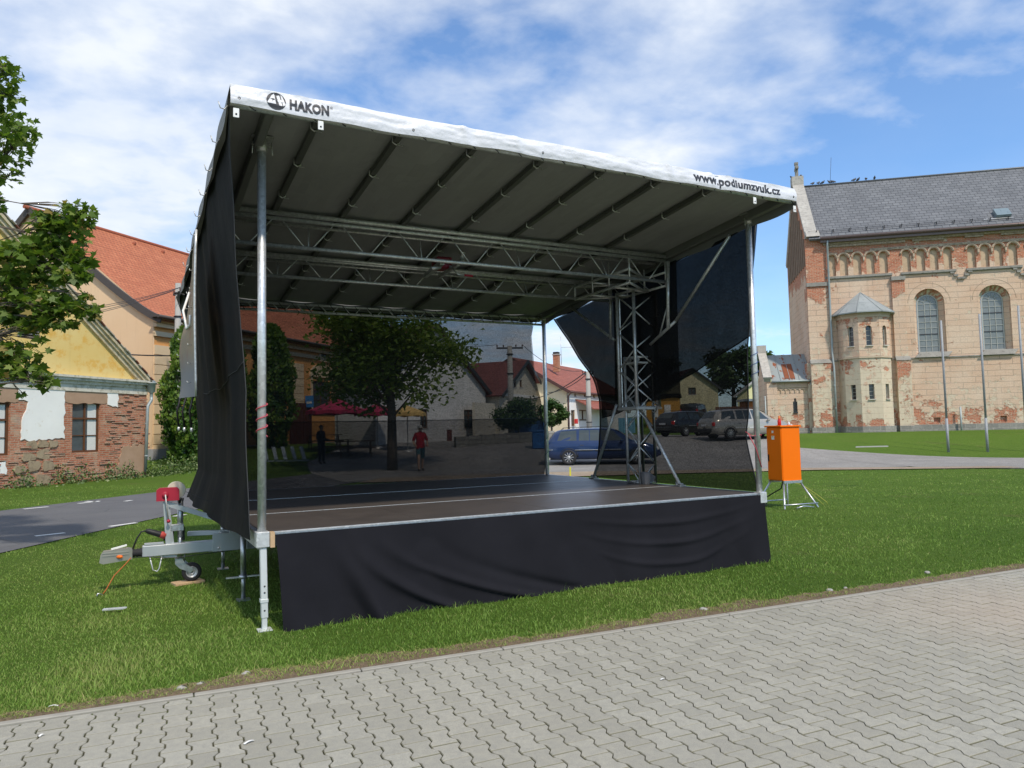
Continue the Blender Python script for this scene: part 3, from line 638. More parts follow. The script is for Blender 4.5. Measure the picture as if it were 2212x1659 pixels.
strip([(.02, -.62), (.30, -.75), (.62, .50), (.32, .50)]); strip([(.10, -.12), (.72, -.20), (.80, .04), (.18, .12)]); strip([(.42, -.80), (.60, -.66), (.95, .30), (.70, .50)])
m.build('emblem_mark', WT, fsc)
# hanging eyelet tabs under the fascia
for px, py in ((509, 250), (691, 277), (904, 298), (1235, 356), (1626, 437), (1712, 455)):
    u, z = on_v(px, py, VF); m = MB()
    if px in (904, 1235): continue
    m.bbox(S(u, VF - .03, z + .01), (.042, .006, .07), AX, .003); m.lathe(S(u, VF - .034, z), -VV, [(0, .007), (.002, .007), (.003, 0)], 10, 1); m.build('eyelet_tab', [WHITEP, BLACKP], st)
# roof steelwork
def tubepart(name, pts, r, mat=ALUD, n=10): m = MB(); m.tube(pts, r, n); return m.build(name, mat, st)
tubepart('front_purlin', [S(-OL + .03, VF + .03, roofz(VF) - .105), S(W, VF + .03, roofz(VF) - .105)], .028)
for k, u in enumerate(RU[:7]):
    m = MB(); m.beam(S(u, VF, roofz(VF) - .02), S(u, VB - .1, roofz(VB) - .02), .05, .045)
    for v in (-.36, .32, 1.05, 2.1, 3.3, 4.1):
        z = roofz(v); m.tube([S(u - .028, v, z + .01), S(u - .03, v, z - .045), S(u, v, z - .062), S(u + .03, v, z - .045), S(u + .028, v, z + .01)], .007, 6, 1); m.beam(S(u, v, z - .06), S(u + .055, v - .02, z - .07), .014, .004, 1)
    m.build('rafter', [simple('rafter_steel', (.13, .135, .125), .5, .4), ALU], st)
for u in (-.03, W - .03):
    m = MB(); m.bbox((S(u, VF, roofz(VF) - .05) + S(u, VB, roofz(VB) - .05)) / 2, (.07, VB - VF, .10), (UU, (VV - ZZ * .0962).normalized(), (ZZ + VV * .0962).normalized()), .008); m.build('side_beam', simple('side_beam_steel', (.20, .205, .195), .5, .4), st)
def truss(v, z1, z2, u0, u1, n, r1=.020, r2=.0075, dbl=True):
    m = MB(); m.tube([S(u0, v, z1), S(u1, v, z1)], r1, 10); m.tube([S(u0, v, z2), S(u1, v, z2)], r1 * 1.05, 10)
    if dbl: m.tube([S(u0, v - .02, roofz(v) - .062), S(u1 + .05, v - .02, roofz(v) - .062)], r1 * 1.2, 10); m.tube([S(u0, v + .20, z1), S(u1, v + .20, z1)], r1 * .9, 8)
    du = (u1 - u0) / n
    for k in range(n):
        a = u0 + k * du + .04; b = u0 + (k + .5) * du; c = u0 + (k + 1) * du - .04
        m.tube([S(a, v, z1), S(b - .035, v, z2)], r2, 6); m.tube([S(b + .035, v, z2), S(c, v, z1)], r2, 6)
        if dbl and k % 2 == 1: m.tube([S(b, v, z2), S(b + .05, v + .2, z1)], r2, 6)
    return m.build('roof_truss', ALU, st)
truss(1.46, 3.775, 3.49, -.25, W - .06, 9); truss(2.77, 3.68, 3.45, -.25, W - .02, 10)
truss(D + .04, 3.49, 3.38, -.2, W - .02, 16, .019, .008, False)
# lacing along the rear truss and under the fascia
m = MB()
for k in range(30): u = -.15 + k * .19; m.tube([S(u, D + .02, 3.50), S(u + .05, D - .02, 3.42), S(u + .10, D + .01, 3.37)], .0045, 5)
for k in range(26): u = -.2 + k * .225; m.tube([S(u, VF - .01, roofz(VF) - .11), S(u + .04, VF - .005, roofz(VF) - .135), S(u + .085, VF + .06, roofz(VF) - .12)], .004, 5)
m.build('lacing', BLACKP, st)
# mast: telescopic square truss on the right edge
MU, MV = W - .05, 2.12
def mast(hs, z0, z1, r, n, ph=0):
    m = MB(); c = [(-hs, -hs), (hs, -hs), (hs, hs), (-hs, hs)]
    for a, b in c: m.tube([S(MU + a, MV + b, z0), S(MU + a, MV + b, z1)], r, 12)
    dz = (z1 - z0 - .06) / n
    for k in range(n):
        for q in range(4):
            a, b = c[q], c[(q + 1) % 4]
            if (k + q + ph) % 2: a, b = b, a
            zz = z0 + .03 + k * dz; m.tube([S(MU + a[0], MV + a[1], zz), S(MU + b[0], MV + b[1], zz + dz)], r * .42, 6)
    for z in (z0 + .02, z1 - .02):
        for q in range(4): a, b = c[q], c[(q + 1) % 4]; m.tube([S(MU + a[0], MV + a[1], z), S(MU + b[0], MV + b[1], z)], r * .8, 8)
    return m
mast(.135, ZF, 2.55, .019, 7).build('mast_inner', ALU, st); 
mm = mast(.195, 1.80, 3.47, .023, 6, 1)
for a in (-1, 1):
    for b in (-1, 1): mm.beam(S(MU + a * .175, MV + b * .165, 1.82), S(MU + a * .175, MV + b * .165, 3.4), .05, .012)
mo = mm.build('mast_sleeve', ALU, st)
m = MB()
for a in (-1, 1):
    for b in (-1, 1):
        m.lathe(S(MU + a * .10, MV + b * .16 - .02, 1.79), UU, [(0, .03), (.0, .038), (.03, .038), (.035, .03)], 12); m.lathe(S(MU + a * .10, MV + b * .10, 2.50), UU, [(0, .028), (.02, .036), (.03, .028)], 12)
m.box(S(MU, MV, 1.81), (.44, .44, .03), AX); m.box(S(MU, MV, 2.45), (.30, .30, .022), AX); m.build('guide_roller', simple('pale_roller', (.50, .50, .47), .5), mo)
m = MB()
for z in (3.44, 3.62):
    for a, b in (((-.6, -.66), (-.6, .66)), ((.0, -.66), (0, .66)), ((-.6, -.3), (0.02, -.3)), ((-.6, .3), (0.02, .3)), ((-.6, -.66), (.02, -.2)), ((-.6, .66), (.02, .2))): m.tube([S(MU + a[0], MV + a[1], z), S(MU + b[0], MV + b[1], z)], .017, 8)
for a in (-.6, 0):
    for b in (-.66, -.2, .2, .66): m.tube([S(MU + a, MV + b, 3.42), S(MU + a, MV + b, roofz(MV + b) - .03)], .013, 8); 
for b in (-.6, -.3, .0, .3): m.tube([S(MU, MV + b, 3.44), S(MU, MV + b + .26, 3.64)], .008, 6)
m.build('mast_head', ALU, st)
# hanging end posts and knee braces
def seg(px, py, qx, qy, u=W - .03):
    a = on_u(px, py, u); b = on_u(qx, qy, u); return S(u, a[0], a[1]), S(u, b[0], b[1])
tubepart('hanger_post', list(seg(1443, 565, 1443, 708, W - .08)), .024, ALU); tubepart('hanger_post', list(seg(1319, 607, 1319, 733, W - .08)), .022, ALU)
for q in ((1405, 744, 1460, 693), (1460, 693, 1576, 509), (1328, 735, 1233, 664)): tubepart('knee_brace', list(seg(*q)), .021, ALUD if q[0] == 1328 else ALU)
tubepart('knee_brace', list(seg(1443, 655, 1424, 728, W - .08)), .010, ALU)
for q in ((1377, 871, 1468, 1043), (1332, 874, 1283, 1031)):
    a, b = seg(*q, W - .03); b = Vector((b.x, b.y, ZF + .03)); tubepart('foot_brace', [a, b], .022, ALU, 12)
    m = MB(); m.box(b - ZZ * .02, (.10, .13, .02), AX); m.tube([b - VV * .06, b + VV * .06], .014, 8); m.lathe(b + VV * .05, ZZ, [(-.02, .02), (.03, .02), (.035, 0)], 8); m.build('foot_plate', ALUD, st)
m = MB(); m.tube([S(MU + .02, MV - .02, ZF + .05), S(MU + .02, MV - .02, 2.5)], .003, 5); m.build('hoist_cable', DARKM, st)
# winch gear hung between the roof trusses
wu, wz = on_v(958, 573, 2.0); m = MB(); m.bbox(S(wu - .06, 1.95, wz), (.16, .20, .14), AX, .015); m.bbox(S(wu + .08, 2.15, wz + .08), (.14, .16, .10), AX, .012)
wi = m.build('roof_winch', simple('dark_red_paint', (.16, .012, .022), .45), st)
m = MB(); m.beam(S(wu - .22, 1.5, wz - .09), S(wu + .05, 2.75, wz + .02), .05, .05); m.beam(S(wu - .02, 1.5, wz - .09), S(wu + .25, 2.75, wz + .02), .04, .04); m.tube([S(wu - .2, 1.62, wz - .12), S(wu - .34, 1.55, wz - .16)], .022, 8)
m.tube([S(wu + .0, 1.80, wz - .05), S(wu + .08, 1.74, wz - .16), S(wu + .16, 1.74, wz - .16)], .010, 6); m.lathe(S(wu + .25, 2.0, wz + .06), ZZ, [(0, .03), (.0, .045), (.015, .045), (.015, .03), (.10, .03), (.10, .045), (.12, .045)], 12)
m.build('winch_frame', ALUD, wi); m = MB(); m.tube([S(wu + .16, 1.74, wz - .16), S(wu + .27, 1.74, wz - .163)], .014, 8); m.build('crank_grip', REDP, wi)
# drawbar and its fittings (long axis of the trailer = UU, towards the left)
CV = 2.35
S_true = S
def S(u, v, z): return S_true(u + .03, v, z - .082)
m = MB(); m.bbox(S(-.22, CV, .465), (1.26, .10, .115), (UU, VV, ZZ), .008); m.bbox(S(.0, CV - .06, .50), (.36, .012, .19), AX, .003); m.bbox(S(.6, CV + .0, .50), (1.4, .10, .20), AX, .006)
for q in (-.12, .12): m.lathe(S(q, CV - .066, .44), -VV, [(0, .014), (.008, .014), (.009, 0)], 6)
m.box(S(-.74, CV, .535), (.18, .08, .016), AX); m.bbox(S(-.10, CV + .22, .575), (.62, .05, .05), ((UU + VV * -.25).normalized(), (VV + UU * .25).normalized(), ZZ), .004); m.bbox(S(.02, CV - .04, .61), (.06, .05, .16), AX, .003)
m.bbox(S(-.6, CV + .02, .395), (.16, .09, .04), AX, .004)
m.tube([S(-.78, CV - .03, .41), S(-.75, CV - .03, .27), S(-.71, CV - .03, .25), S(-.69, CV - .03, .28), S(-.665, CV - .03, .41)], .007, 6)
db = m.build('drawbar', simple('drawbar_zinc', (.50, .53, .54), .42, .55, .12, 7), st)
m = MB(); m.lathe(S(-.85, CV, .455), -UU, [(0, .045), (.015, .048), (.03, .038), (.045, .046), (.06, .036), (.075, .043), (.10, .034)], 14); m.build('bellows', RUBBER, db)
m = MB(); m.prism([S(-.94, CV - .045, .40), S(-1.20, CV - .045, .375), S(-1.235, CV - .045, .39), S(-1.225, CV - .045, .46), S(-1.20, CV - .045, .50), S(-.98, CV - .045, .515), S(-.94, CV - .045, .50)], VV * .09)
for z in (.455, .480): m.box(S(-1.09, CV - .048, z), (.24, .008, .010), AX)
cpl = m.build('coupling', simple('coupling_steel', (.42, .40, .35), .35, .7), db)
m = MB(); m.beam(S(-1.13, CV - .02, .515), S(-.99, CV - .02, .545), .03, .016); m.build('coupling_lever', WHITEP, cpl)
m = MB(); m.ball(S(-1.055, CV - .055, .437), (.034, .018, .019), 12, 7); m.build('reflector', simple('orange_reflector', (.75, .16, .02), .25), cpl)
m = MB(); m.tube([S(-.95, CV - .04, .42), S(-1.0, CV - .05, .36), S(-1.10, CV - .08, .26), S(-1.17, CV - .10, .13), S(-1.21, CV - .12, .08)], .006, 6); m.tube([S(-.95, CV - .04, .415), S(-.80, CV - .06, .415), S(-.62, CV - .06, .385), S(-.5, CV - .06, .38), S(.1, CV - .06, .41)], .004, 5, 1)
m.tube([S(-1.20, CV - .12, .09), S(-1.24, CV - .14, .11), S(-1.26, CV - .13, .05), S(-1.22, CV - .12, .04), S(-1.20, CV - .12, .09)], .007, 6, 2); m.build('breakaway_cable', [simple('orange_cable', (.42, .12, .03), .5), DARKM, GALV], db)
m = MB(); m.tube([S(-.95, CV, .46), S(-.90, CV, .60), S(-.86, CV, .665), S(-.80, CV, .675)], .008, 7); m.lathe(S(-.82, CV - .01, .678), (UU * .93 - ZZ * .36), [(0, .014), (.02, .026), (.11, .030), (.15, .032)], 12); m.lathe(S(-.68, CV - .01, .625), (UU * .93 - ZZ * .36), [(0, .034), (.05, .036), (.051, .02)], 12, 1); m.build('trailer_plug', [BLACKP, simple('red_plug', (.45, .07, .06), .5)], db)
m = MB(); m.bbox(S(-.60, CV + .06, .60), (.10, .05, .10), AX, .006); m.bbox(S(-.47, CV + .06, .61), (.05, .05, .14), AX, .006); m.build('wheel_chock', BLACKP, db)
# winch post
WU_ = -.635
m = MB(); m.beam(S(WU_ + .03, CV, .52), S(WU_, CV, .96), .05, .065, up=VV); m.beam(S(WU_ + .07, CV, .52), S(WU_ + .02, CV, .96), .03, .012, up=VV)
m.beam(S(WU_, CV, .945), S(WU_ + .62, CV, .70), .045, .05); m.box(S(WU_ + .02, CV, .975), (.17, .09, .012), AX); m.lathe(S(WU_ + .0, CV - .027, .93), -VV, [(0, .008), (.006, .008), (.007, 0)], 8); wp = m.build('winch_post', simple('drawbar_zinc', (1, 1, 1)), st)
m = MB(); px0 = S(WU_ + .02, CV - .06, 1.04); hw, hh = .108, .068
poly = [(-hw, -hh), (hw, -hh), (hw, hh - .02), (hw - .02, hh), (-hw + .03, hh), (-hw, hh - .025)]
m.prism([px0 + UU * a + ZZ * b for a, b in poly], VV * .07); m.lathe(px0 + UU * -.025 - VV * .001 + ZZ * .0, -VV, [(0, .03), (.02, .03), (.024, .024), (.026, 0)], 16); wb = m.build('winch_housing', REDP, wp)
m = MB(); m.lathe(px0 + UU * .085 + VV * .075 + ZZ * .035, VV, [(0, .02), (0, .088), (.008, .092), (.016, .088), (.016, .03), (.07, .03), (.07, .088), (.08, .088), (.08, .02)], 30, 0, False); m.build('winch_drum', simple('cream_plastic', (.55, .53, .42), .5), wp)
m = MB(); hp = px0 + UU * -.025 - VV * .03; m.tube([hp, hp + UU * .012 - ZZ * .12, hp + UU * .03 - ZZ * .26], [.008, .007, .006], 8); m.ball(hp + UU * .031 - ZZ * .275, .019, 12, 8, 1); m.build('crank_handle', [ALUD, REDP], wp)
m = MB(); m.tube([px0 + UU * .16 + VV * .11 + ZZ * .02, S(.02, CV + .05, .82)], .0025, 5); m.lathe(px0 + UU * .115 + VV * .02 - ZZ * .10, ZZ, [(0, .0), (.0, .012), (.03, .012), (.03, .02), (.05, .02), (.055, 0)], 10, 1); m.build('winch_cable', [DARKM, BLACKP], wp)
S = S_true
# jockey wheel
JU = -.46
m = MB(); m.tube([S(JU, CV + .04, .25), S(JU, CV + .04, .56)], .022, 12); m.tube([S(JU, CV + .04, .50), S(JU, CV + .04, .90)], .030, 14); m.lathe(S(JU, CV + .04, .88), ZZ, [(0, .034), (.025, .034), (.03, 0)], 12); m.tube([S(JU, CV + .04, .90), S(JU, CV + .04, .945), S(JU - .10, CV + .04, .935)], .007, 6)
m.bbox(S(JU - .03, CV + .02, .60), (.13, .06, .07), AX, .006)
m.prism([S(JU - .05, CV + .01, .27), S(JU + .02, CV + .01, .275), S(JU + .045, CV + .01, .22), S(JU + .13, CV + .01, .155), S(JU + .11, CV + .01, .115), S(JU + .0, CV + .01, .165), S(JU - .05, CV + .01, .22)], VV * .012); m.prism([S(JU - .05, CV + .10, .27), S(JU + .02, CV + .10, .275), S(JU + .13, CV + .10, .155), S(JU + .11, CV + .10, .115), S(JU, CV + .10, .165)], VV * .01)
m.tube([S(JU + .04, CV + .03, .24), S(JU + .045, CV + .03, .33)], .008, 6)
jw = m.build('jockey_wheel', GALV, st); wc = S(JU + .115, CV + .025, .118)
m = MB(); m.lathe(wc, VV, [(0, .058), (-.006, .074), (-.002, .090), (.012, .098), (.05, .098), (.064, .090), (.068, .074), (.062, .058)], 30); m.build('tyre', RUBBER, jw)
m = MB(); m.lathe(wc + VV * .002, VV, [(.03, .01), (-.004, .016), (-.004, .024), (.012, .03), (.012, .05), (-.002, .051), (-.004, .058), (.01, .060)], 26); m.build('rim', simple('rim_silver', (.60, .60, .60), .35, .6), jw)
m = MB(); m.bbox(S(JU + .08, CV + .06, .010), (.30, .17, .026), ((UU + VV * .25).normalized(), (VV - UU * .25).normalized(), ZZ), .003); m.build('wood_board', WOOD, None, 'short raw wooden board under the small trailer wheel', 'board')
# ---- cloths and nets hung on the stage: each a thing of its own
NETL = m_net('net_dense', .10); NETB = m_net('net_back', .145); NETR = m_net('net_side', .135); NETD = m_net('net_double', .11); NETO = m_net('net_lower', .50)
CLOTH = simple('black_cloth', (.0155, .0155, .019), .95, 0, .25, 2.5, .3, 300, spec=.05, dist=.002)
def skirt():
    m = MB(); L = W + .02
    def fold(s, z):
        h = 1 - z / ZF
        f = .030 * math.sin(s * 3.1 + 1.2) * h + .022 * math.sin(s * 7.3 + z * 2.0 + .5) * h ** .7 + .012 * noise.noise(Vector((s * 4, z * 3, 0)))
        # diagonal drag folds near the left end and swags on the right
        f += .07 * h * math.exp(-((s - .40 - .45 * h) / .09) ** 2) + .06 * h * math.exp(-((s - .62 - .9 * h * h) / .08) ** 2) + .05 * h * math.exp(-((s - .85 - 1.5 * h * h) / .09) ** 2) - .03 * h * math.exp(-((s - 1.3 - 1.6 * h * h) / .14) ** 2) + .022 * h * math.sin(s * 17 + z * 4) * math.exp(-((s - .6) / .6) ** 2)
        for k in range(3):
            c = 4.1; d = abs(s - c) / 1.25; zz = ZF - .10 - .11 * k - .0; sw = zz - (.12 + .10 * k) * (1 - min(d, 1) ** 2); f += .026 * math.exp(-((z - sw) / .024) ** 2) * max(0, 1 - d)
        return max(f, -.022)
    def fn(a, b):
        s = a * (L + .55) - .0; z = ZF - .018 - b * (ZF - .008)
        s0 = .095
        if s < L:
            u = s0 + (L - s0) * (s / L); u += (1 - u / L) ** 6 * .05 * b ** .8
            return S(u, -.062 - fold(s, z) - .05 * b, z)
        q = s - L; return S(L + .035 + .06 * b + .03 * math.sin(q * 14) * b, -.03 + q * (1 - .15 * b), z)
    m.grid(fn, 240, 36, 0, True); m.build('stage_skirt', CLOTH, None, 'black cloth skirt hung along the front edge of the stage down to the grass', 'stage skirt')
skirt()
def net(name, outline_top, outline_bot, place, mat, label, nu=60, nv=40, wav=.03, cat='net curtain'):
    m = MB()
    T = np.array(outline_top, float); B = np.array(outline_bot, float)
    def pick(P, a):
        s = np.linspace(0, 1, len(P)); return np.array([np.interp(a, s, P[:, 0]), np.interp(a, s, P[:, 1])])
    def fn(a, b):
        p = pick(T, a) * (1 - b) + pick(B, a) * b; return place(p[0], p[1], wav * (noise.noise(Vector((p[0] * 1.6, p[1] * .7, 5))) + .4 * math.sin(p[0] * 9 + p[1])) * (.25 + b * (1.2 - b)))
    m.grid(fn, nu, nv, 0, True); return m.build(name, mat, None, label, cat)
# back net on v = D+.05 ; (u, z) outlines given left edge to right edge as two vertical curves
VBN = D + .10
edge = [on_v(px, py, VBN) for px, py in ((1151, 704), (1147, 727), (1155, 817), (1168, 868), (1170, 901), (1176, 932), (1178, 994), (1175, 1026))]
m = MB()
def bn(a, b):
    z = 3.44 + (ZF - .02 - 3.44) * b; zs = [e[1] for e in edge][::-1]; ue = np.interp(z, zs, [e[0] for e in edge][::-1]); u = -.05 + (ue + .05) * a
    return S(u, VBN + .012 * noise.noise(Vector((u * 2, z, 1))), z)
m.grid(bn, 90, 50, 0, True); zr = on_v(847, 908, VBN)[1]
bno = m.build('net_curtain', NETB, None, 'black see-through net curtain closing the back of the stage', 'net curtain')
m = MB(); m.grid(lambda a, b: (lambda z: S(-.05 + (float(np.interp(z, [e[1] for e in edge][::-1], [e[0] for e in edge][::-1])) + .05) * a, VBN - .022, z))(zr - b * (zr - ZF)), 40, 10, 0, True); m.build('lower_layer', NETO, bno, 'doubled lower half of the net')
m = MB(); m.tube([S(-.05, VBN - .012, zr), S(W * .45, VBN - .012, zr - .012), S(np.interp(zr, [e[1] for e in edge][::-1], [e[0] for e in edge][::-1]), VBN - .012, zr + .004)], .006, 6); m.tube([S(e[0], VBN - .01, e[1]) for e in edge], .005, 6); m.build('seam_rope', BLACKP, bno)
# right net on u = W+.04, outline from (v, z)
UR = W + .045
Lf = [on_u(px, py, UR) for px, py in ((1197, 690), (1236, 749), (1263, 790), (1286, 824), (1297, 863), (1300, 912), (1295, 960), (1289, 1000), (1286, 1031))]
Rt = [on_u(px, py, UR) for px, py in ((1632, 482), (1622, 600), (1619, 700), (1614, 760), (1617, 820), (1618, 885), (1613, 935), (1614, 960), (1638, 1062))]
def side_net(a, b, off=0):
    s = np.linspace(0, 1, len(Lf)); l = [np.interp(b, s, [q[i] for q in Lf]) for i in (0, 1)]; s2 = np.linspace(0, 1, len(Rt)); r = [np.interp(b, s2, [q[i] for q in Rt]) for i in (0, 1)]
    v = l[0] + (r[0] - l[0]) * a; z = l[1] + (r[1] - l[1]) * a; 
    z -= 0
    return S(UR + off + (.05 * noise.noise(Vector((v * 1.3, z * 1.1, 3))) + .02 * math.sin(v * 8 + z * 2)) * math.sin(math.pi * b), v, z)
# the net top follows the roof edge; the left outline runs diagonally away from it
m = MB(); m.grid(lambda a, b: side_net(a, b), 80, 60, 0, True)
rno = m.build('net_curtain', NETR, None, 'black net curtain behind the mast, slanting open at the rear', 'net curtain')
# doubled upper layer
def bline(a): return .60 - .30 * a ** 1.4
m = MB(); m.grid(lambda a, b: side_net(a, b * (bline(a)), .03), 60, 40, 0, True); m.build('upper_layer', NETD, rno, 'denser doubled net')
va_, zb_ = on_u(1330, 868, UR - .03); vb_, zc_ = on_u(1472, 862, UR - .03)
m = MB(); m.grid(lambda a, b: (lambda v: S(UR - .035 + .012 * math.sin(v * 7 + b * 3), v, (roofz(v) - .14) * (1 - b) + (zb_ + (zc_ - zb_) * a + .02 * math.sin(a * 9)) * b))(va_ + (vb_ - va_) * a), 24, 40, 0, True); m.build('middle_layer', m_net('net_triple', .10), rno, 'overlapping darker strip of net')
m = MB(); m.tube([side_net(q / 20, bline(q / 20), .03) for q in range(21)], .008, 6); m.tube([side_net(0, q / 20) for q in range(21)], .012, 6); m.tube([side_net(1, q / 20) for q in range(21)], .008, 6); m.build('hem', BLACKP, rno)
# left curtain, seen from outside
def left_net(a, b):
    zt = 0
    v = .22 + a * (D - .1 - .22); vt = -.55 + a * (D + .3); vb = .02 + a * (D - .05)
    b2 = b
    vv_ = np.interp(b, [0, .18, .45, .75, .9, 1], [vt, -.50 + a * (D + .3) + .33 * (1 - a), .17 + a * (D - .2), .12 + a * (D - .05), .08 + a * (D - .02), .06 + a * D])
    zt = roofz(vv_) - .10 + .02 * math.sin(vv_ * 9); zb = .66 + .07 * a + .02 * math.sin(a * 16)
    zb += .05 * (1 - a) ** 3; z = zt + (zb - zt) * b; hang = math.sin(math.pi * min(1, b * 1.1) * .5)
    u = -.30 + .20 * min(1, b * 1.6) + .020 * math.sin(vv_ * 4.2 + b * 1.3) * (.3 + .7 * b) + .03 * noise.noise(Vector((vv_ * 2.4, z * .9, 7))) - .14 * max(0, b - .86) / .14 * a ** .6
    return S(u, vv_, z)
m = MB(); m.grid(left_net, 90, 70, 0, True); lno = m.build('net_curtain', m_net('net_left', .012), None, 'dense black net curtain hanging over the left side of the stage', 'net curtain')
m = MB(); m.tube([left_net(0, q / 24) - UU * .004 for q in range(25)], .004, 6); m.tube([left_net(q / 24, .55 - .10 * q / 24 + .05 * math.sin(q / 24 * 3)) - UU * .008 for q in range(18)], .004, 5); m.build('hem', simple('grey_hem', (.05, .052, .055), .8), lno)
# hooks along the left roof edge
m = MB()
for k in range(8):
    v = -.6 + k * .55; z = roofz(v) - .13; m.tube([S(-OL - .01, v, z + .03), S(-OL - .03, v, z), S(-OL - .06, v - .01, z), S(-OL - .075, v - .015, z + .045)], .0045, 5)
m.build('edge_hook', ALUD, st)
# banner on the left side
def ban(a, b): v = 1.22 + a * 1.10; zt = roofz(v) - .40 - .30 * a; zb = 1.93 + .03 * a; return S(-.40 - .10 * b * a - .01 * math.sin(a * 6 + b * 4) + .02 * math.sin(b * 9) * a, v, zt + (zb - zt) * b)
mb_, t_, b_ = newmat('banner_print'); uvn = t_.uv((1, .35, 1)); n_ = t_.noise(2.5, 5, .6, uvn); sp_ = t_.n('ShaderNodeSeparateXYZ', i0=t_.coord())
cc_ = t_.mix(t_.ramp(n_, [(.35, 0.0), (.65, 1.0)]), (.40, .30, .20), (.26, .23, .20)); cc_ = t_.mix(t_.ramp(t_.noise(7, 4, .6, uvn), [(.55, 0.0), (.7, .8)]), cc_, (.36, .16, .12)); cc_ = t_.mix(t_.ramp(sp_.outputs[2], [(.25, 1.0), (.5, 0.0)]), cc_, (.24, .245, .26))
t_.set(b_.inputs['Base Color'], cc_); b_.inputs['Roughness'].default_value = .6
m = MB(); m.grid(ban, 16, 30, 0, True); m.grid(lambda a, b: ban(a, b) + UU * .006, 16, 30, 0, True, flip=True); bo = m.build('banner', mb_, None, 'tall weathered brown and grey banner laced to the left side of the stage', 'banner')
m = MB(); m.tube([ban(0, q / 10) - UU * .006 for q in range(11)], .012, 8); m.build('edge_profile', ALU, bo)
m = MB()
for q in range(7): p = ban(.35, .12 + q * .13) - UU * .004; m.tube([p, p - UU * .03, p - UU * .03 + ZZ * .015], .004, 5); p = ban(.9, .06 + q * .14) - UU * .004; m.tube([p, p - UU * .03, p - UU * .03 + ZZ * .015], .004, 5)
m.build('lacing_hook', ALU, bo)
m = MB()
for q in (.2, .5, .85): p = ban(q, 1.0); m.tube([p, p - UU * .03 - ZZ * .14 + VV * .02, p - UU * .01 - ZZ * .30 + VV * .03], .009, 6); m.lathe(p - UU * .01 - ZZ * .34 + VV * .03, ZZ, [(0, 0), (.0, .014), (.04, .014), (.045, 0)], 8, 1)
m.build('hanging_strap', [BLACKP, ALU], bo)
m = MB(); p = ban(.75, .12); m.tube([p - UU * .02, p - UU * .08 - ZZ * .2, p - UU * .06 - ZZ * .42 - VV * .25, p - UU * .04 - ZZ * .40 - VV * .38, p - UU * .04 - ZZ * .30 - VV * .40], .012, 7); m.build('white_hose', WHITEP, bo)
# rolled tarp hanging behind the rear left corner
def fl(a, b): return S(-OL - .05 + .35 * b * (1 - .3 * a), D - .3 + .55 * a, roofz(D) - .05 - .75 * b * (.4 + .6 * a) + .02 * math.sin(a * 9))
m = MB(); m.grid(fl, 12, 10, 0, True); m.build('loose_flap', simple('dark_tarp', (.07, .075, .075), .7), st)
# ropes and ties on the posts
def spiral(u, v, z0, z1, turns, r, col, name, lab, cat='rope'):
    m = MB(); n = int(turns * 14) + 1; m.tube([S(u + .043 * math.cos(2 * math.pi * turns * k / n), v + .043 * math.sin(2 * math.pi * turns * k / n), z0 + (z1 - z0) * k / n) for k in range(n + 1)], r, 6)
    return m.build(name, simple(col[0], col[1], .7), None, lab, cat)
zz0 = on_v(560, 943, 0)[1]; zz1 = on_v(560, 868, 0)[1]
spiral(0, 0, zz0, zz1, 3.2, .005, ('pink_rope', (.45, .08, .10)), 'tie_rope', 'pink rope wound round the front left post of the stage')
m = MB(); a = on_v(1640, 945, 0)[1]; m.tube([S(W - .10, .08, a + .07), S(W - .06, .02, a + .02), S(W + .02, -.045, a + .03), S(W + .05, .0, a)], .005, 6); m.tube([S(W - .09, .05, a + .05), S(W - .05, -.02, a - .12), S(W, -.048, a - .34)], .006, 6); m.build('tie_rope', simple('pink_rope', (1, 1, 1)), None, 'pink rope tied at half height round the front right post of the stage', 'rope')
zz0 = on_v(1633, 820, 0)[1]; spiral(W, 0, zz0, zz0 + .33, 3, .0035, ('blue_wire', (.05, .09, .25)), 'tie_wire', 'thin blue wire wound round the upper part of the front right post', 'wire')
zb0 = on_v(1180, 1000, D)[1]; spiral(W, D, zb0, zb0 + .75, 3, .0035, ('green_wire', (.03, .10, .06)), 'tie_wire', 'thin green wire wound round the rear right post', 'wire')
# grey fabric bucket at the foot of the mast
bp = on_plane(1395, 1046, S(0, 0, ZF), ZZ); m = MB(); m.lathe(bp + ZZ * .0, ZZ, [(0, 0), (.002, .055), (.08, .070), (.165, .078), (.165, .072), (.06, .06), (.05, 0)], 9, 0, False); m.prism([bp + UU * .05 + ZZ * .02, bp + UU * .15 + ZZ * .05, bp + UU * .17 + ZZ * .10, bp + UU * .10 + ZZ * .14, bp + UU * .06 + ZZ * .12], VV * .10)
m.build('fabric_bag', simple('grey_bag', (.16, .16, .165), .8, 0, .3, 14, .5, 30, dist=.01), None, 'crumpled grey fabric bag on the stage floor at the foot of the mast', 'bag')
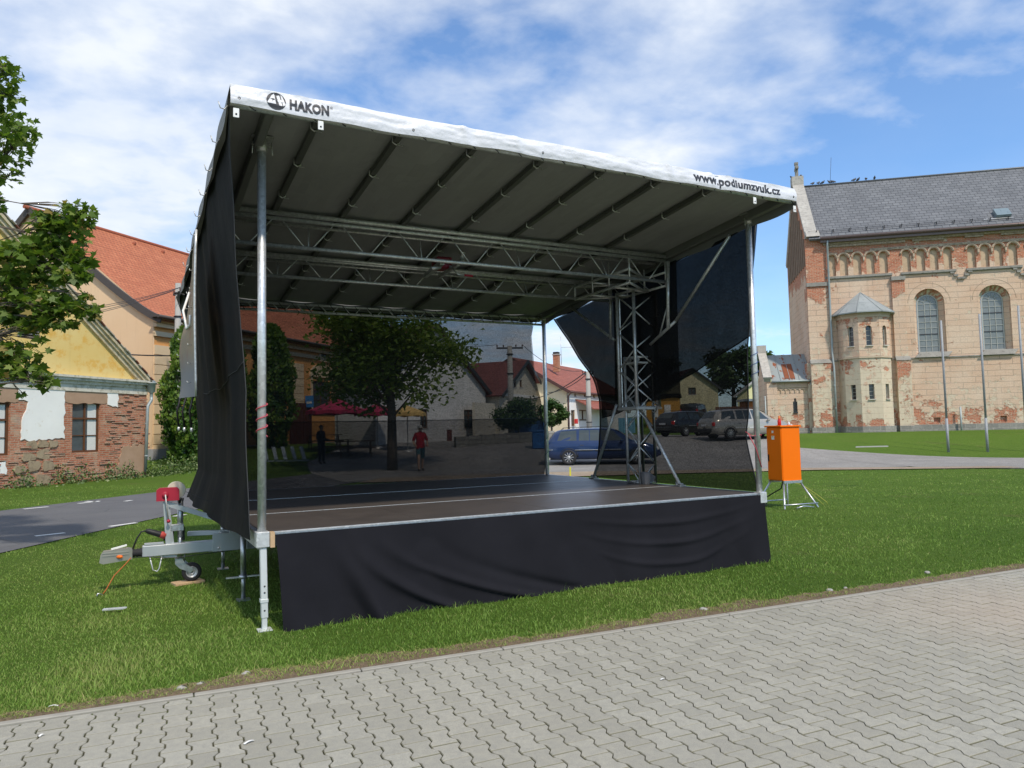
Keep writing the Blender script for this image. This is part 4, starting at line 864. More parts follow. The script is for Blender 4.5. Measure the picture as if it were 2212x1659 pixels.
# ================================================================== BUILDING HELPERS
class Wall:
    """vertical plane: origin P (x, y), direction t, outward normal n"""
    def __init__(s, P, d, flip=False):
        s.P = Vector((P[0], P[1], 0)); s.t = Vector((d[0], d[1], 0)).normalized(); s.n = Vector((s.t.y, -s.t.x, 0)); 
        if flip: s.n = -s.n
    def p(s, t, z, n=0): return s.P + s.t * t + s.n * n + ZZ * z
    def px(s, x, y, n=0):
        q = on_plane(x, y, s.P + s.n * n, s.n) - s.P; return q.dot(s.t), q.z
def panel(mb, wl, outer, holes=(), n=0, reveal=.18, mi=0, rmi=0, shape=None):
    """front face with holes and their reveals; outlines in (t, z)"""
    polys = [[Vector((a, b, 0)) for a, b in outer]] + [[Vector((a, b, 0)) for a, b in h] for h in holes]
    tri = tessellate_polygon(polys); flat = [q for pl in polys for q in pl]; o = len(mb.v); mb.v += [tuple(wl.p(q.x, q.y, n)) for q in flat]
    for f in tri:
        a, b, c = [wl.p(flat[i].x, flat[i].y, n) for i in f]; f = list(f)
        if (b - a).cross(c - a).dot(wl.n) < 0: f = f[::-1]
        mb.f.append([i + o for i in f]); mb.m.append(mi); mb.sm.append(False)
    for h in holes:
        k = len(h); vs = [wl.p(a, b, n) for a, b in h] + [wl.p(a, b, n - reveal) for a, b in h]; mb.add(vs, [(i, (i + 1) % k, k + (i + 1) % k, k + i) for i in range(k)], rmi)
def rect(t0, t1, z0, z1): return [(t0, z0), (t1, z0), (t1, z1), (t0, z1)]
def arch(t0, t1, z0, z1, n=12, flat=1.0):
    c = (t0 + t1) / 2; r = (t1 - t0) / 2; s = z1 - r * flat
    return [(t0, z0), (t1, z0)] + [(c + r * math.cos(math.pi * k / n), s + r * flat * math.sin(math.pi * k / n)) for k in range(n + 1)]
def slab(mb, wl, poly, n0, n1, mi=0): 
    vs = [wl.p(a, b, n0) for a, b in poly]; return mb.prism(vs, wl.n * (n1 - n0), mi)
def bar(mb, wl, t0, t1, z0, z1, n0, n1, mi=0): return mb.box((wl.p(t0, z0, n0) + wl.p(t1, z1, n1)) / 2, (abs(t1 - t0), abs(n1 - n0), abs(z1 - z0)), (wl.t, wl.n, ZZ), mi)
def window(wl, t0, t1, z0, z1, n, fmat, par, cols=2, rows=2, fw=.07, top=.36, curtain=None, name='window', sill=None):
    m = MB(); d0, d1 = n, n + .05
    for a in (t0 + fw / 2, t1 - fw / 2): bar(m, wl, a - fw / 2, a + fw / 2, z0, z1, d0, d1)
    bar(m, wl, t0 + fw, t1 - fw, z0, z0 + fw, d0, d1); bar(m, wl, t0 + fw, t1 - fw, z1 - fw, z1, d0, d1)
    zt = z0 + (z1 - z0) * (1 - top) if top else None
    if zt: bar(m, wl, t0 + fw, t1 - fw, zt - fw * .45, zt + fw * .45, d0 + .002, d1 + .012)
    for k in range(1, cols):
        c = t0 + (t1 - t0) * k / cols; bar(m, wl, c - fw * .4, c + fw * .4, z0 + fw, z1 - fw, d0 + .004, d1 + .006)
    if rows > 1:
        for k in range(1, rows): zc = z0 + ((zt or z1) - z0) * k / rows; bar(m, wl, t0 + fw, t1 - fw, zc - .014, zc + .014, d0 + .006, d1 - .004)
    w = m.build(name, fmat, par)
    g = MB(); bar(g, wl, t0 + .01, t1 - .01, z0 + .01, z1 - .01, n - .012, n + .012); g.build('pane', GLASS, w)
    if curtain:
        c = MB()
        for a, b in curtain: bar(c, wl, t0 + (t1 - t0) * a, t0 + (t1 - t0) * b, z0 + fw, z1 - fw, n + .0125, n + .016)
        c.build('curtain', simple('curtain_cloth', (.62, .62, .58), .9, 0, .12, 20), w)
    if sill: s_ = MB(); bar(s_, wl, t0 - .08, t1 + .08, z0 - .07, z0, n, n + .12 + sill); s_.build('sill', CONC, w)
    return w
def slope(mb, a, b, c, d, th, mi=0, mi2=None):
    """roof slab a-b eave, c-d ridge"""
    a, b, c, d = map(Vector, (a, b, c, d)); nn = (b - a).cross(d - a).normalized()
    if nn.z < 0: nn = -nn
    vs = [q - nn * th for q in (a, b, c, d)] + [a, b, c, d]
    return mb.add(vs, [(3, 2, 1, 0), (4, 5, 6, 7), (0, 1, 5, 4), (1, 2, 6, 5), (2, 3, 7, 6), (3, 0, 4, 7)], mi)
TILE = m_tiles('orange_tiles', (.47, .145, .065), (.56, .195, .09), (.20, .07, .045), .26, .27, bumpd=.03)
TILEB = m_tiles('red_brown_tiles', (.30, .095, .065), (.38, .13, .09), (.12, .05, .04), .33, .34)
TILED = m_tiles('dark_red_tiles', (.17, .055, .050), (.22, .075, .065), (.07, .03, .03), .3, .32)
SLATE = m_tiles('grey_slate', (.150, .158, .172), (.20, .208, .222), (.07, .074, .082), .42, .30, bumpd=.02)
BROWNW = simple('brown_window_wood', (.115, .048, .020), .5, 0, .25, 8)
# ================================================================== OLD HOUSE (left)
def old_house():
    e = (.285, 1); C = (-14.9, 30.0); wl = Wall(C, e); zc = 3.72      # t runs away from the camera; the near end is negative
    h = empty('old_house', (*C, 0), 'weathered yellow gabled house with bare brick walls and white plaster remnants at the left edge', 'house')
    Lw = 14.0; BR = m_brickwall('old_brick', ext=.60, grey=.5)
    wins = []
    for (x0, y0, x1, y1) in ((155, 868, 216, 977), (-44, 868, 21, 985)):
        t0, zb = wl.px(x0, y1); t1, _ = wl.px(x1, y1); _, zt = wl.px((x0 + x1) / 2, y0); _, zb = wl.px((x0 + x1) / 2, y1); wins.append((t0, t1, zb, zt))
    wins.append((wins[1][0] - 3.4, wins[1][0] - 2.1, wins[1][2], wins[1][3]))
    m = MB(); panel(m, wl, [(-Lw, -.3), (0, -.3), (0, zc), (-Lw, zc)], [rect(*w) for w in wins], 0, .22)
    sd_ = Wall(C, (-wl.t.y, wl.t.x)); m.quad(sd_.p(0, -.3), sd_.p(12, -.3), sd_.p(12, zc), sd_.p(0, zc)); far = wl.p(-Lw, 0); m.quad(far + ZZ * -.3, far - wl.n * 12 + ZZ * -.3, far - wl.n * 12 + ZZ * zc, far + ZZ * zc)
    m.build('wall', BR, h, 'lower wall of bare red brick')
    def cr(x, y): return wl.px(x / 2.4254 / 1.6492, (1200 + y / 2.4254) / 1.6492)
    # chunks of stone and missing bricks with real depth
    m = MB(); g = random.Random(4)
    for k in range(520):
        t = -g.random() ** 1.0 * 9.2; z = g.random() * 3.3
        if any(a - .25 < t < b + .25 and c - .15 < z < d + .4 for a, b, c, d in wins): continue
        if cr(150, 500)[0] < t < cr(575, 500)[0] and z > cr(360, 900)[1] - .1: continue
        if z > cr(700, 590)[1] - .1 and t < cr(1000, 500)[0]: continue
        L_ = g.uniform(.16, .42); z = round(z / .078) * .078; d_ = g.uniform(.012, .05); bar(m, wl, t - L_ / 2, t + L_ / 2, z - .032, z + .030, 0, d_)
    m.build('loose_brick', m_brickwall('loose_bricks', ((.34, .11, .06), (.48, .20, .12)), ext=.56, bh=.078, bumpd=.02), h)['kind'] = 'stuff'
    m = MB()
    for (x, y, a, b) in ((270, 935, .42, .28), (365, 925, .40, .26), (455, 925, .36, .24), (240, 1040, .50, .26), (370, 1015, .50, .36), (165, 1145, .42, .26), (285, 1115, .48, .36), (410, 1115, .45, .34), (225, 1240, .50, .36), (360, 1235, .55, .36), (300, 1315, .8, .16)):
        t, z = cr(x, y); pts = []
        for k in range(9): an = 2 * math.pi * k / 9; rr = 1 + .18 * math.sin(k * 4.1 + x); pts.append((t + a / 2 * rr * math.copysign(abs(math.cos(an)) ** .6, math.cos(an)), z + b / 2 * rr * math.copysign(abs(math.sin(an)) ** .6, math.sin(an))))
        slab(m, wl, pts, 0, .045 + .01 * math.sin(x))
    m.build('stone_patch', m_plaster('sandstone', (.30, .225, .14), (.38, .30, .20), (.20, .15, .10), 1.5, 6, .55, .5), h)
    def ragged(poly, amp, sd, step=.12):
        g = random.Random(sd); out = []
        for i, (a, b) in enumerate(poly):
            c, d = poly[(i + 1) % len(poly)]; L_ = math.hypot(c - a, d - b); n = max(1, int(L_ / step))
            for k in range(n):
                f = k / n; q = amp * (g.random() - .5) * (2 if k else 0); out.append((a + (c - a) * f + q * (d - b) / L_, b + (d - b) * f - q * (c - a) / L_))
        return out
    WPL = m_plaster('white_plaster', (.76, .75, .70), (.84, .83, .78), (.62, .55, .42), .8, 3, .66, .5)
    def P(*a): return [wl.px(*q) for q in a]
    m = MB()
    for i, pl in enumerate((P((66, 836), (229, 838), (229, 862), (224, 870), (229, 905), (222, 945), (70, 952), (75, 930), (80, 892), (98, 876), (100, 870), (66, 862)), P((384 * .412 * 0 + 384 / 1, 0), (1, 1), (2, 2)) if False else P((383, 843), (421, 844), (419, 876), (383, 868)))):
        pass
    # pixel positions come from the photograph's measuring grid
    A = P((66, 838), (230, 842), (230, 868), (222, 905), (229, 938), (222, 962), (73, 968), (76, 935), (98, 890), (66, 872)); 
    f = lambda x, y: wl.px(x * .2500 * .99 * .6864 / .6864, y)
    def cr(x, y): return wl.px(x / 2.4254 / 1.6492, (1200 + y / 2.4254) / 1.6492)
    slab(m, wl, ragged([cr(160, 440), cr(560, 450), cr(555, 620), cr(545, 760), cr(555, 880), cr(360, 892), cr(175, 895), cr(190, 700), cr(240, 560), cr(158, 545)], .05, 3), 0, .03); slab(m, wl, ragged([cr(930, 470), cr(1020, 475), cr(1015, 610), cr(925, 585)], .03, 5), 0, .03)
    slab(m, wl, ragged([cr(-40, 1070), cr(45, 1075), cr(50, 1190), cr(-40, 1195)], .05, 8), 0, .028)
    m.build('plaster_patch', WPL, h)
    m = MB(); slab(m, wl, ragged([cr(562, 462), cr(925, 468), cr(925, 575), cr(860, 578), cr(615, 575), cr(560, 560)], .03, 6), 0, .018); slab(m, wl, ragged([cr(-60, 430), cr(158, 440), cr(155, 560), cr(90, 565), cr(-60, 560)], .03, 7), 0, .018)
    slab(m, wl, ragged([cr(1060, 950), cr(1245, 930), cr(1248, 1180), cr(960, 1200), cr(1010, 1110)], .06, 9), 0, .05)
    m.build('lintel_render', m_plaster('brown_render', (.34, .22, .14), (.42, .28, .19), None, 2, 8), h)
    # cornice
    m = MB(); CM = m_plaster('dirty_cornice', (.52, .49, .41), (.64, .61, .52), (.30, .28, .20), 1, 5, .55, .4)
    for z0, z1, o in ((zc - .42, zc - .16, .05), (zc - .16, zc - .04, .10), (zc - .04, zc + .06, .20), (zc + .06, zc + .14, .26)): bar(m, wl, -Lw, .0, z0, z1, -.05, o)
    m.build('cornice', CM, h)
    # gable
    YP = m_plaster('yellow_plaster', (.70, .49, .16), (.74, .58, .25), (.68, .38, .07), .5, 2.2, .57, .25)
    ap = (-7.0, zc + 5.35)
    def zr(t): return zc + .14 + (5.3 / 6.85) * (abs(t) if t > -7 else 14 - abs(t)) 
    vent = [wl.px(x, y) for x, y in ((38, 706), (88, 700))]; vt = rect(vent[0][0], vent[1][0], vent[0][1] - .35, vent[0][1] + .15)
    m = MB(); panel(m, wl, [(-14, zc + .14), (0, zc + .14), (-.1, zr(-.1)), (-7, zr(-7)), (-13.9, zr(-13.9))], [vt], 0, .2); m.build('gable', YP, h)
    m = MB(); 
    for k in range(5): z = vt[0][1] + .06 + k * .1; bar(m, wl, vt[0][0], vt[1][0], z, z + .03, -.12, -.02)
    m.build('attic_vent', simple('grey_wood', (.30, .29, .27), .8), h)
    m = MB(); bar(m, wl, vt[0][0], vt[1][0], vt[0][1], vt[2][1], -.2, -.18); m.build('attic_opening', DARKM, h)
    # stepped verge moulding and its ragged tiles
    m = MB(); up = (wl.p(-7, zr(-7)) - wl.p(0, zr(0))).normalized()
    for o, th, dz in ((.10, .16, -.34), (.18, .12, -.20), (.26, .10, -.08)):
        for t0, t1 in ((0.05, -7), (-14.05, -7)): m.beam(wl.p(t0, zr(t0 if t0 < 0 else 0) + dz * 1.0, o / 2), wl.p(t1, zr(t1) + dz, o / 2), o, th)
    m.build('verge_moulding', m_plaster('verge_plaster', (.50, .40, .22), (.62, .56, .42), (.30, .26, .18), 1.2, 4, .55, .4), h)
    m = MB(); g = random.Random(9)
    for k in range(46):
        t = -.05 - k * .155; z = zr(t) + .04; q = wl.p(t, z, .16 + g.uniform(-.03, .03)); m.box(q + ZZ * g.uniform(-.01, .03), (.20, .34, .035), ((up + ZZ * g.uniform(-.1, .1)).normalized(), wl.n, up.cross(wl.n).normalized()), g.choice([0, 0, 1]))
    m.build('verge_tile', [m_plaster('lichen_tile', (.30, .27, .22), (.42, .40, .34), None, 3, 9), simple('old_red_tile', (.17, .07, .05), .85, 0, .4, 12)], h)['kind'] = 'stuff'
    m = MB(); b = -wl.n * 12
    slope(m, wl.p(.25, zr(0) - .15, .18), wl.p(.25, zr(0) - .15, -12), wl.p(-7, zr(-7) + .02, -12), wl.p(-7, zr(-7) + .02, .18), .08); slope(m, wl.p(-14.25, zr(-14) - .15, .18), wl.p(-14.25, zr(-14) - .15, -12), wl.p(-7, zr(-7) + .02, -12), wl.p(-7, zr(-7) + .02, .18), .08); m.build('roof', TILEB, h)
    for i, w in enumerate(wins): window(wl, *w, -.14, BROWNW, h, 2, 2, .075, .33, [(.62, .93)] if i == 0 else [(.55, .90)])
    # drainpipe with hopper head
    m = MB(); hd = wl.p(.02, zc - .02, .22); hx, hz = 0, 0; ZP = simple('zinc_pipe', (.33, .37, .37), .5, .3, .2, 5)
    m.lathe(hd + ZZ * -.28, ZZ, [(-.22, .06), (-.05, .065), (0, .14), (.32, .17), (.34, .22), (.37, .22), (.38, .14)], 14); m.tube([hd + ZZ * -.5, hd + ZZ * -.62, hd - wl.t * .18 + ZZ * -.85, hd - wl.t * .2 + ZZ * -1.0, hd - wl.t * .2 - wl.n * .08 + ZZ * -3.5], .062, 12); 
    for z in (-1.6, -2.9): m.tube([hd - wl.t * .2 - wl.n * .04 + ZZ * z, hd - wl.t * .2 - wl.n * .04 + ZZ * (z + .05)], .072, 12)
    m.build('drainpipe', ZP, h); m = MB(); g0 = wl.p(.2, zc + .1, .2); m.tube([g0, g0 - wl.n * 12], .08, 8); m.build('gutter', ZP, h)
    m = MB(); a = cr(725, 1115); m.lathe(wl.p(a[0], a[1], .012), wl.n, [(0, .09), (.003, .08), (-.06, .02)], 9); a = cr(1165, 1190); m.lathe(wl.p(a[0], a[1], .0), wl.n, [(0, .11), (.05, .10), (.05, .075), (.01, .07), (.0, 0)], 12); m.build('wall_hole', DARKM, h)
old_house()
# ================================================================== PEACH BUILDING / PUB
def peach():
    C = (-17.53, 36.0); f = (.34, 1.0); wl = Wall(C, f)            # street facade: t away from the camera
    gw = Wall(C, (-wl.t.y, wl.t.x), flip=True)                                   # gable: t to the left
    if gw.n.y > 0: gw.n = -gw.n
    z0 = .0; ze = 7.5; hw = 8.4; zr = 13.9; Lf = 22.5
    h = empty('peach_building', (C[0], C[1], 0), 'tall peach building with orange tiled roof and quoined street front beside the pub garden', 'building')
    PE = m_plaster('peach_plaster', (.74, .52, .31), (.78, .57, .36), None, .4, 4, .5, .12); OR_ = m_plaster('orange_plaster', (.58, .27, .085), (.63, .32, .11), None, .5, 4, .5, .12); LT = m_plaster('light_trim', (.62, .48, .30), (.68, .53, .34), None, .5, 5, .5, .1)
    m = MB(); panel(m, gw, [(0, z0), (2 * hw, z0), (2 * hw, ze), (hw, zr - .1), (0, ze)], [], 0); m.build('gable_wall', PE, h)
    m = MB(); wins = []; doorz = terr(-14, 44) + .1
    def wpx(x0, y0, x1, y1):
        t0, a = wl.px(x0, y1); t1, b = wl.px(x1, y1); _, c = wl.px((x0 + x1) / 2, y0); return (t0, t1, (a + b) / 2, c)
    c8 = lambda x, y: ((900 + x / 2.212) / 1.6492, (1100 + y / 2.212) / 1.6492)
    w1 = wpx(*c8(472, 572), *c8(622, 800)); w2 = wpx(*c8(535, 350), *c8(605, 400)); w3 = (w1[0] + 5.2, w1[1] + 5.2, w1[2], w1[3]); w4 = (w2[0] + 5.2, w2[1] + 5.2, w2[2], w2[3]); w5 = (w1[0] - 4.9, w1[1] - 4.9, w1[2], w1[3])
    wins = [w1, w2, w3, w4, w5]; wins = [w for w in wins if w[0] > .9 and w[1] < Lf - .3]
    panel(m, wl, [(0, z0), (Lf, z0), (Lf, ze), (0, ze)], [rect(*w) for w in wins], 0, .2); m.build('street_wall', OR_, h)
    for w in wins: window(wl, *w, -.15, BROWNW, h, 2, 2 if w[3] - w[2] > 1.5 else 1, .09, .3 if w[3] - w[2] > 1.5 else 0)
    m = MB(); g = MB()
    for k, t in enumerate((0.0, w1[0] - 2.1, w1[0] + 3.2, w1[0] + 8.4, Lf - 1.2)):
        z = .75
        while z < ze - 1.6: bar(m, wl, t, t + 1.05, z, z + .46, -.02, .07); z += .49
    for z, hh, o in ((ze - .28, .28, .34), (ze - .50, .2, .20), (ze - .95, .16, .12), (w1[3] + 1.5, .18, .10)): bar(m, wl, -.06, Lf, z, z + hh, -.02, o)
    for w in wins:
        if w[3] - w[2] > 1.5:
            a = arch(w[0] - .35, w[1] + .35, w[3] + .25, w[3] + 1.15, 12, .5); m.prism([wl.p(q[0], q[1], .0) for q in a], wl.n * .10)
        for s_ in (-1, 1): c = w[0] if s_ < 0 else w[1]; bar(m, wl, min(c, c + s_ * .22), max(c, c + s_ * .22), w[2], w[3] + .2, -.02, .05)
        bar(m, wl, w[0] - .3, w[1] + .3, w[2] - .18, w[2], -.02, .14)
    # quoins return on the gable, and the base course
    m.build('quoin_trim', LT, h)
    m = MB(); gb = lambda a, b, c, d, o: bar(m, gw, a, b, c, d, -.01, o); gb(0, .0 + .04, .7, ze, .05); m.build('corner_joint', PE, h)
    m = MB(); bar(m, wl, -.05, Lf, 0, 1.0, -.02, .10); bar(m, gw, -.1, 2 * hw, 0, 1.0, -.02, .10); m.build('plinth', m_plaster('grey_render', (.30, .30, .31), (.37, .37, .38), None, 1, 20, .5, .6), h)
    # roof, flared at the eaves
    m = MB(); ridge_a = gw.p(hw, zr, .35); ridge_b = gw.p(hw, zr, -Lf); ax_ = -gw.n
    def prof(s): # s 0 eave .. 1 ridge -> (t along gable, z)
        t = -.55 + s * (hw + .55); z = ze - .12 + (zr - ze + .12) * (s ** 1.18 if s < 1 else 1); return t, z
    n = 14
    def rfn(a, b): t, z = prof(b); return gw.p(t, z, .16 - a * (Lf + .2))
    m.grid(rfn, 30, n, 0, True, flip=False); m.grid(lambda a, b: rfn(a, b) - ZZ * .12, 2, n, 0, True); m.grid(lambda a, b: gw.p(2 * hw - prof(b)[0], prof(b)[1], .16 - a * (Lf + .2)), 2, n, 0, True); m.build('roof', TILE, h)
    m = MB(); DB = simple('dark_fascia', (.075, .065, .06), .6)
    for k in range(n):
        a = prof(k / n); b = prof((k + 1) / n)
        for mir in (0, 1):
            ta, tb = (a[0], b[0]) if not mir else (2 * hw - a[0], 2 * hw - b[0]); m.beam(gw.p(ta, a[1] - .08, .14), gw.p(tb, b[1] - .08, .14), .10, .34)
    m.build('bargeboard', DB, h)
    m = MB(); a, b = wl.p(-.4, ze - .05, .62), wl.p(Lf, ze - .05, .62); m.tube([a, b], .085, 8); m.box((a + b) / 2 + ZZ * .0 - wl.n * .25, (Lf + .4, .5, .06), (wl.t, wl.n, ZZ)); m.build('gutter', DB, h)
    m = MB(); m.tube([gw.p(hw, zr + .02, .4), gw.p(hw, zr + .02, -Lf)], .11, 8); 
    m.build('ridge_cap', simple('ridge_tile', (.30, .09, .05), .8, 0, .3), h)
    m = MB(); nn = (rfn(.5, .5) - rfn(.5, .6)).cross(rfn(.6, .5) - rfn(.5, .5)).normalized(); nn = nn if nn.z > 0 else -nn
    for a, b in ((.72, .80), (.9, .75)):
        p = rfn(a, b); u_ = ax_; v_ = (rfn(a, b + .05) - p).normalized(); m.box(p + nn * .08, (.9, 1.2, .16), (u_, v_, nn))
    m.build('skylight', simple('blue_grey_metal', (.22, .28, .30), .3, .3), h)
    m = MB()
    for a in (.28, .38, .5, .62): p = rfn(a, .93); m.lathe(p, nn, [(0, .12), (.10, .10), (.16, .06), (.17, 0)], 8)
    m.build('roof_vent', simple('ridge_tile', (1, 1, 1)), h)
    m = MB(); p = gw.p(hw + .2, zr - .6, -Lf + 2.4); m.box(p + ZZ * .9, (.7, .9, 1.9), (wl.n, wl.t, ZZ)); m.build('chimney', simple('pale_chimney', (.60, .58, .55), .8), h)
    # pub door and gate at street level
    t0, _ = wl.px(*c8(640, 1000)); zb = doorz
    return wl, h
PWL, PH = peach()
# ================================================================== TREES
def leafset(name, P, size, mat, parent, seed, droop=.5, shape='maple', tint=None, nrm=None, org=(0, 0, 0)):
    g = np.random.default_rng(seed); n = len(P)
    if shape == 'maple': L = np.array([(0, -.05), (.16, .06), (.46, .02), (.34, .24), (.56, .50), (.26, .46), (.20, .62), (0, 1.0), (-.20, .62), (-.26, .46), (-.56, .50), (-.34, .24), (-.46, .02), (-.16, .06)]); 
    elif shape == 'star': L = np.array([(0, 0), (.42, .1), (.28, .40), (0, 1.0), (-.28, .40), (-.42, .1)])
    else: L = np.array([(0, 0), (.32, .45), (0, 1.0), (-.32, .45)])
    k = len(L); s = size * (.65 + .7 * g.random(n)); an = g.random(n) * 2 * np.pi
    if nrm is None: nz = .35 + .65 * g.random(n)
    else: nz = nrm * np.ones(n)
    ph = g.random(n) * 2 * np.pi; nr = np.sqrt(1 - np.minimum(nz, .999) ** 2); N = np.stack([nr * np.cos(ph), nr * np.sin(ph), nz], 1)
    A = np.stack([np.cos(an), np.sin(an), -droop * (.3 + g.random(n))], 1); A -= N * (A * N).sum(1)[:, None]; A /= np.linalg.norm(A, axis=1)[:, None]; B = np.cross(N, A)
    fold = .22 * (g.random(n) - .2)
    V = P[:, None, :] + s[:, None, None] * (L[None, :, 0, None] * B[:, None, :] + L[None, :, 1, None] * A[:, None, :] + (np.abs(L[None, :, 0]) * 1.0)[..., None] * fold[:, None, None] * N[:, None, :])
    V = V.reshape(-1, 3); Fc = (np.arange(n)[:, None] * k + np.arange(k)[None, :])
    if tint is None: tint = g.random(n)
    return fastmesh(name, V, Fc, mat, org, np.repeat(np.clip(tint, 0, 1), k), parent)
MAPLE = m_leaf('maple_leaf', (.036, .075, .010), (.095, .160, .022), (.20, .26, .055), .40, (.26, .20, .06))
BARK = simple('bark', (.115, .095, .075), .95, 0, .4, 9, .8, 24, dist=.02)
def limb(mb, p, q, r0, r1, bend=.1, n=7, seed=0):
    g = random.Random(seed); p = Vector(p); q = Vector(q); L = (q - p).length; o1 = Vector([g.uniform(-1, 1) for _ in range(3)]) * bend * L; pts = []; rs = []
    for k in range(n + 1): f = k / n; pts.append(p.lerp(q, f) + o1 * math.sin(f * math.pi) + ZZ * (.06 * L * math.sin(f * math.pi))); rs.append(r0 + (r1 - r0) * f)
    mb.tube(pts, rs, 8); return pts
# maple whose trunk stands just outside the frame at the left
def near_maple():
    base = Vector((-10.2, 10.4, 0)); t = empty('maple_tree', base, 'leafy maple tree whose branches hang before the old house at the left edge', 'tree')
    m = MB(); m.tube([base + ZZ * -.1, base + ZZ * .9, base + Vector((.1, 0, 2.2)), base + Vector((.15, .05, 4.0)), base + Vector((.3, 0, 6.5))], [.22, .17, .15, .12, .06], 12)
    clusters = [ # (x, y, rx, ry) in measuring pixels, depth
        (8, 150, 36, 40, 10.2, 60), (12, 205, 30, 30, 10.3, 50), (38, 285, 44, 46, 10.0, 120), (10, 330, 50, 60, 10.3, 120), (18, 380, 28, 22, 10.1, 14), (0, 424, 10, 8, 10.1, 4), (0, 250, 30, 40, 10.4, 60),
        (162, 466, 42, 34, 9.9, 140), (112, 478, 40, 28, 10.0, 110), (26, 545, 50, 26, 10.3, 120), (130, 520, 62, 46, 10.2, 250), (70, 560, 86, 48, 10.1, 360), (165, 560, 40, 28, 10.0, 110),
        (158, 592, 44, 22, 9.9, 110), (186, 636, 16, 8, 9.8, 8), (60, 625, 66, 44, 10.2, 260), (110, 655, 62, 30, 10.0, 190), (30, 680, 44, 36, 10.3, 190), (175, 668, 50, 14, 9.9, 66), (205, 680, 28, 12, 9.8, 22), (100, 690, 46, 22, 9.9, 110), (140, 700, 34, 10, 9.9, 26), (60, 707, 40, 16, 9.9, 44),
        (30, 760, 66, 30, 9.9, 130), (12, 790, 40, 30, 10.0, 90), (50, 800, 60, 26, 9.8, 110), (92, 822, 26, 18, 9.7, 36), (50, 850, 8, 5, 9.8, 3), (-60, 200, 60, 60, 10.4, 200), (-90, 330, 80, 70, 10.4, 260), (-80, 470, 70, 60, 10.3, 240), (-90, 600, 80, 60, 10.3, 260), (-80, 730, 80, 60, 10.2, 240), (-70, 830, 60, 40, 10.1, 140), (-220, 260, 100, 90, 10.9, 330), (-240, 450, 110, 90, 11.2, 330), (-230, 640, 110, 80, 11.0, 330), (-150, 80, 90, 70, 11, 260), (-360, 200, 110, 100, 10.8, 330), (-400, 420, 110, 90, 10.2, 330), (-380, 620, 110, 80, 9.8, 300), (-300, 10, 90, 70, 10.6, 240), (-520, 330, 110, 100, 10.5, 300), (-540, 560, 100, 80, 10.5, 240), (-20, 440, 26, 26, 10.2, 60), (0, 610, 34, 40, 10.4, 90), (84, 735, 14, 6, 9.8, 5)]
    P = []; g = np.random.default_rng(21); tw = []
    trunkp = [(base + Vector((.15, .05, z))) for z in (2.4, 3.0, 3.6, 4.4, 5.2)]
    for i, (x, y, rx, ry, dY, n) in enumerate(clusters):
        c = at(x, y, dY); s_ = dY / F; n = int(n * 1.15)
        q = g.standard_normal((n, 3)); q /= np.maximum(np.linalg.norm(q, axis=1)[:, None], 1e-6); q *= (g.random(n)[:, None] ** .42)
        pts = np.stack([c.x + q[:, 0] * rx * s_, c.y + q[:, 1] * (rx + ry) * .5 * s_, c.z + q[:, 2] * ry * s_], 1); P.append(pts)
        src = min(trunkp, key=lambda a: abs(a.z - (c.z - .3))); pp = limb(m, src, c, .015, .005, .14, 7, i)
        for j in range(min(n, 30)):
            a = pp[random.choice((4, 5, 6, 7))]; b = Vector(pts[j]); 
            if (b - a).length < 1.1: m.tube([a, a.lerp(b, .55) + ZZ * .03, b], [.007, .005, .0025], 5)
    m.build('trunk', BARK, t)
    P = np.concatenate(P); g2 = np.random.default_rng(5); tint = .25 + .5 * g2.random(len(P)) + .25 * (g2.random(len(P)) < .2); tint = np.where(g2.random(len(P)) < .03, 1.0, np.minimum(tint, .93))
    leafset('crown', P, .108, MAPLE, t, 3, .9, 'maple', tint, org=tuple(base)).location = (0, 0, 0)
near_maple()
def tree(name, loc, hgt, crown, r, n, leaf, mat, label, cat='tree', group=None, shape='star', trunk=.16, seed=1, tb=.30, lumps=26, kind=None):
    x, y = loc; z0 = terr(x, y); base = Vector((x, y, z0)); t = empty(name, base, label, cat, group); g = random.Random(seed); gn = np.random.default_rng(seed)
    m = MB(); top = base + ZZ * hgt * .82; pts = [base - ZZ * .15]; 
    for k in range(1, 7): f = k / 6; pts.append(base + Vector((g.uniform(-.1, .1), g.uniform(-.1, .1), 0)) * f * hgt * .12 + ZZ * hgt * .82 * f)
    m.tube(pts, [trunk * (1.15, 1, .85, .68, .5, .33, .15)[k] for k in range(7)], 10)
    P = []; cz0, cz1 = crown; T = []
    for k in range(lumps):
        for _ in range(40):
            q = Vector((g.uniform(-1, 1), g.uniform(-1, 1), g.uniform(-1, 1)))
            if .35 < q.length < 1: break
        zc = z0 + (cz0 + cz1) / 2 + q.z * (cz1 - cz0) / 2 * .86; cx = Vector((x + q.x * r * .80, y + q.y * r * .80, zc)); lr = r * g.uniform(.22, .40)
        limb(m, base + ZZ * max(hgt * tb, (zc - z0) * .62), cx, trunk * .28, .015, .08, 6, k)
        nn = int(n / lumps * (lr / (r * .31)) ** 2); v = gn.standard_normal((nn, 3)); v /= np.linalg.norm(v, axis=1)[:, None]; v *= (gn.random(nn)[:, None] ** .33); v[:, 2] *= .72
        P.append(np.array(cx) + v * lr * (1 + .25 * gn.standard_normal((nn, 1)))); T.append(.30 + .45 * gn.random(nn) + g.uniform(-.2, .2))
    m.build('trunk', BARK, t); P = np.concatenate(P); leafset('crown', P, leaf, mat, t, seed + 1, .6, shape, np.clip(np.concatenate(T), 0, .92), org=tuple(base)).location = (0, 0, 0); return t
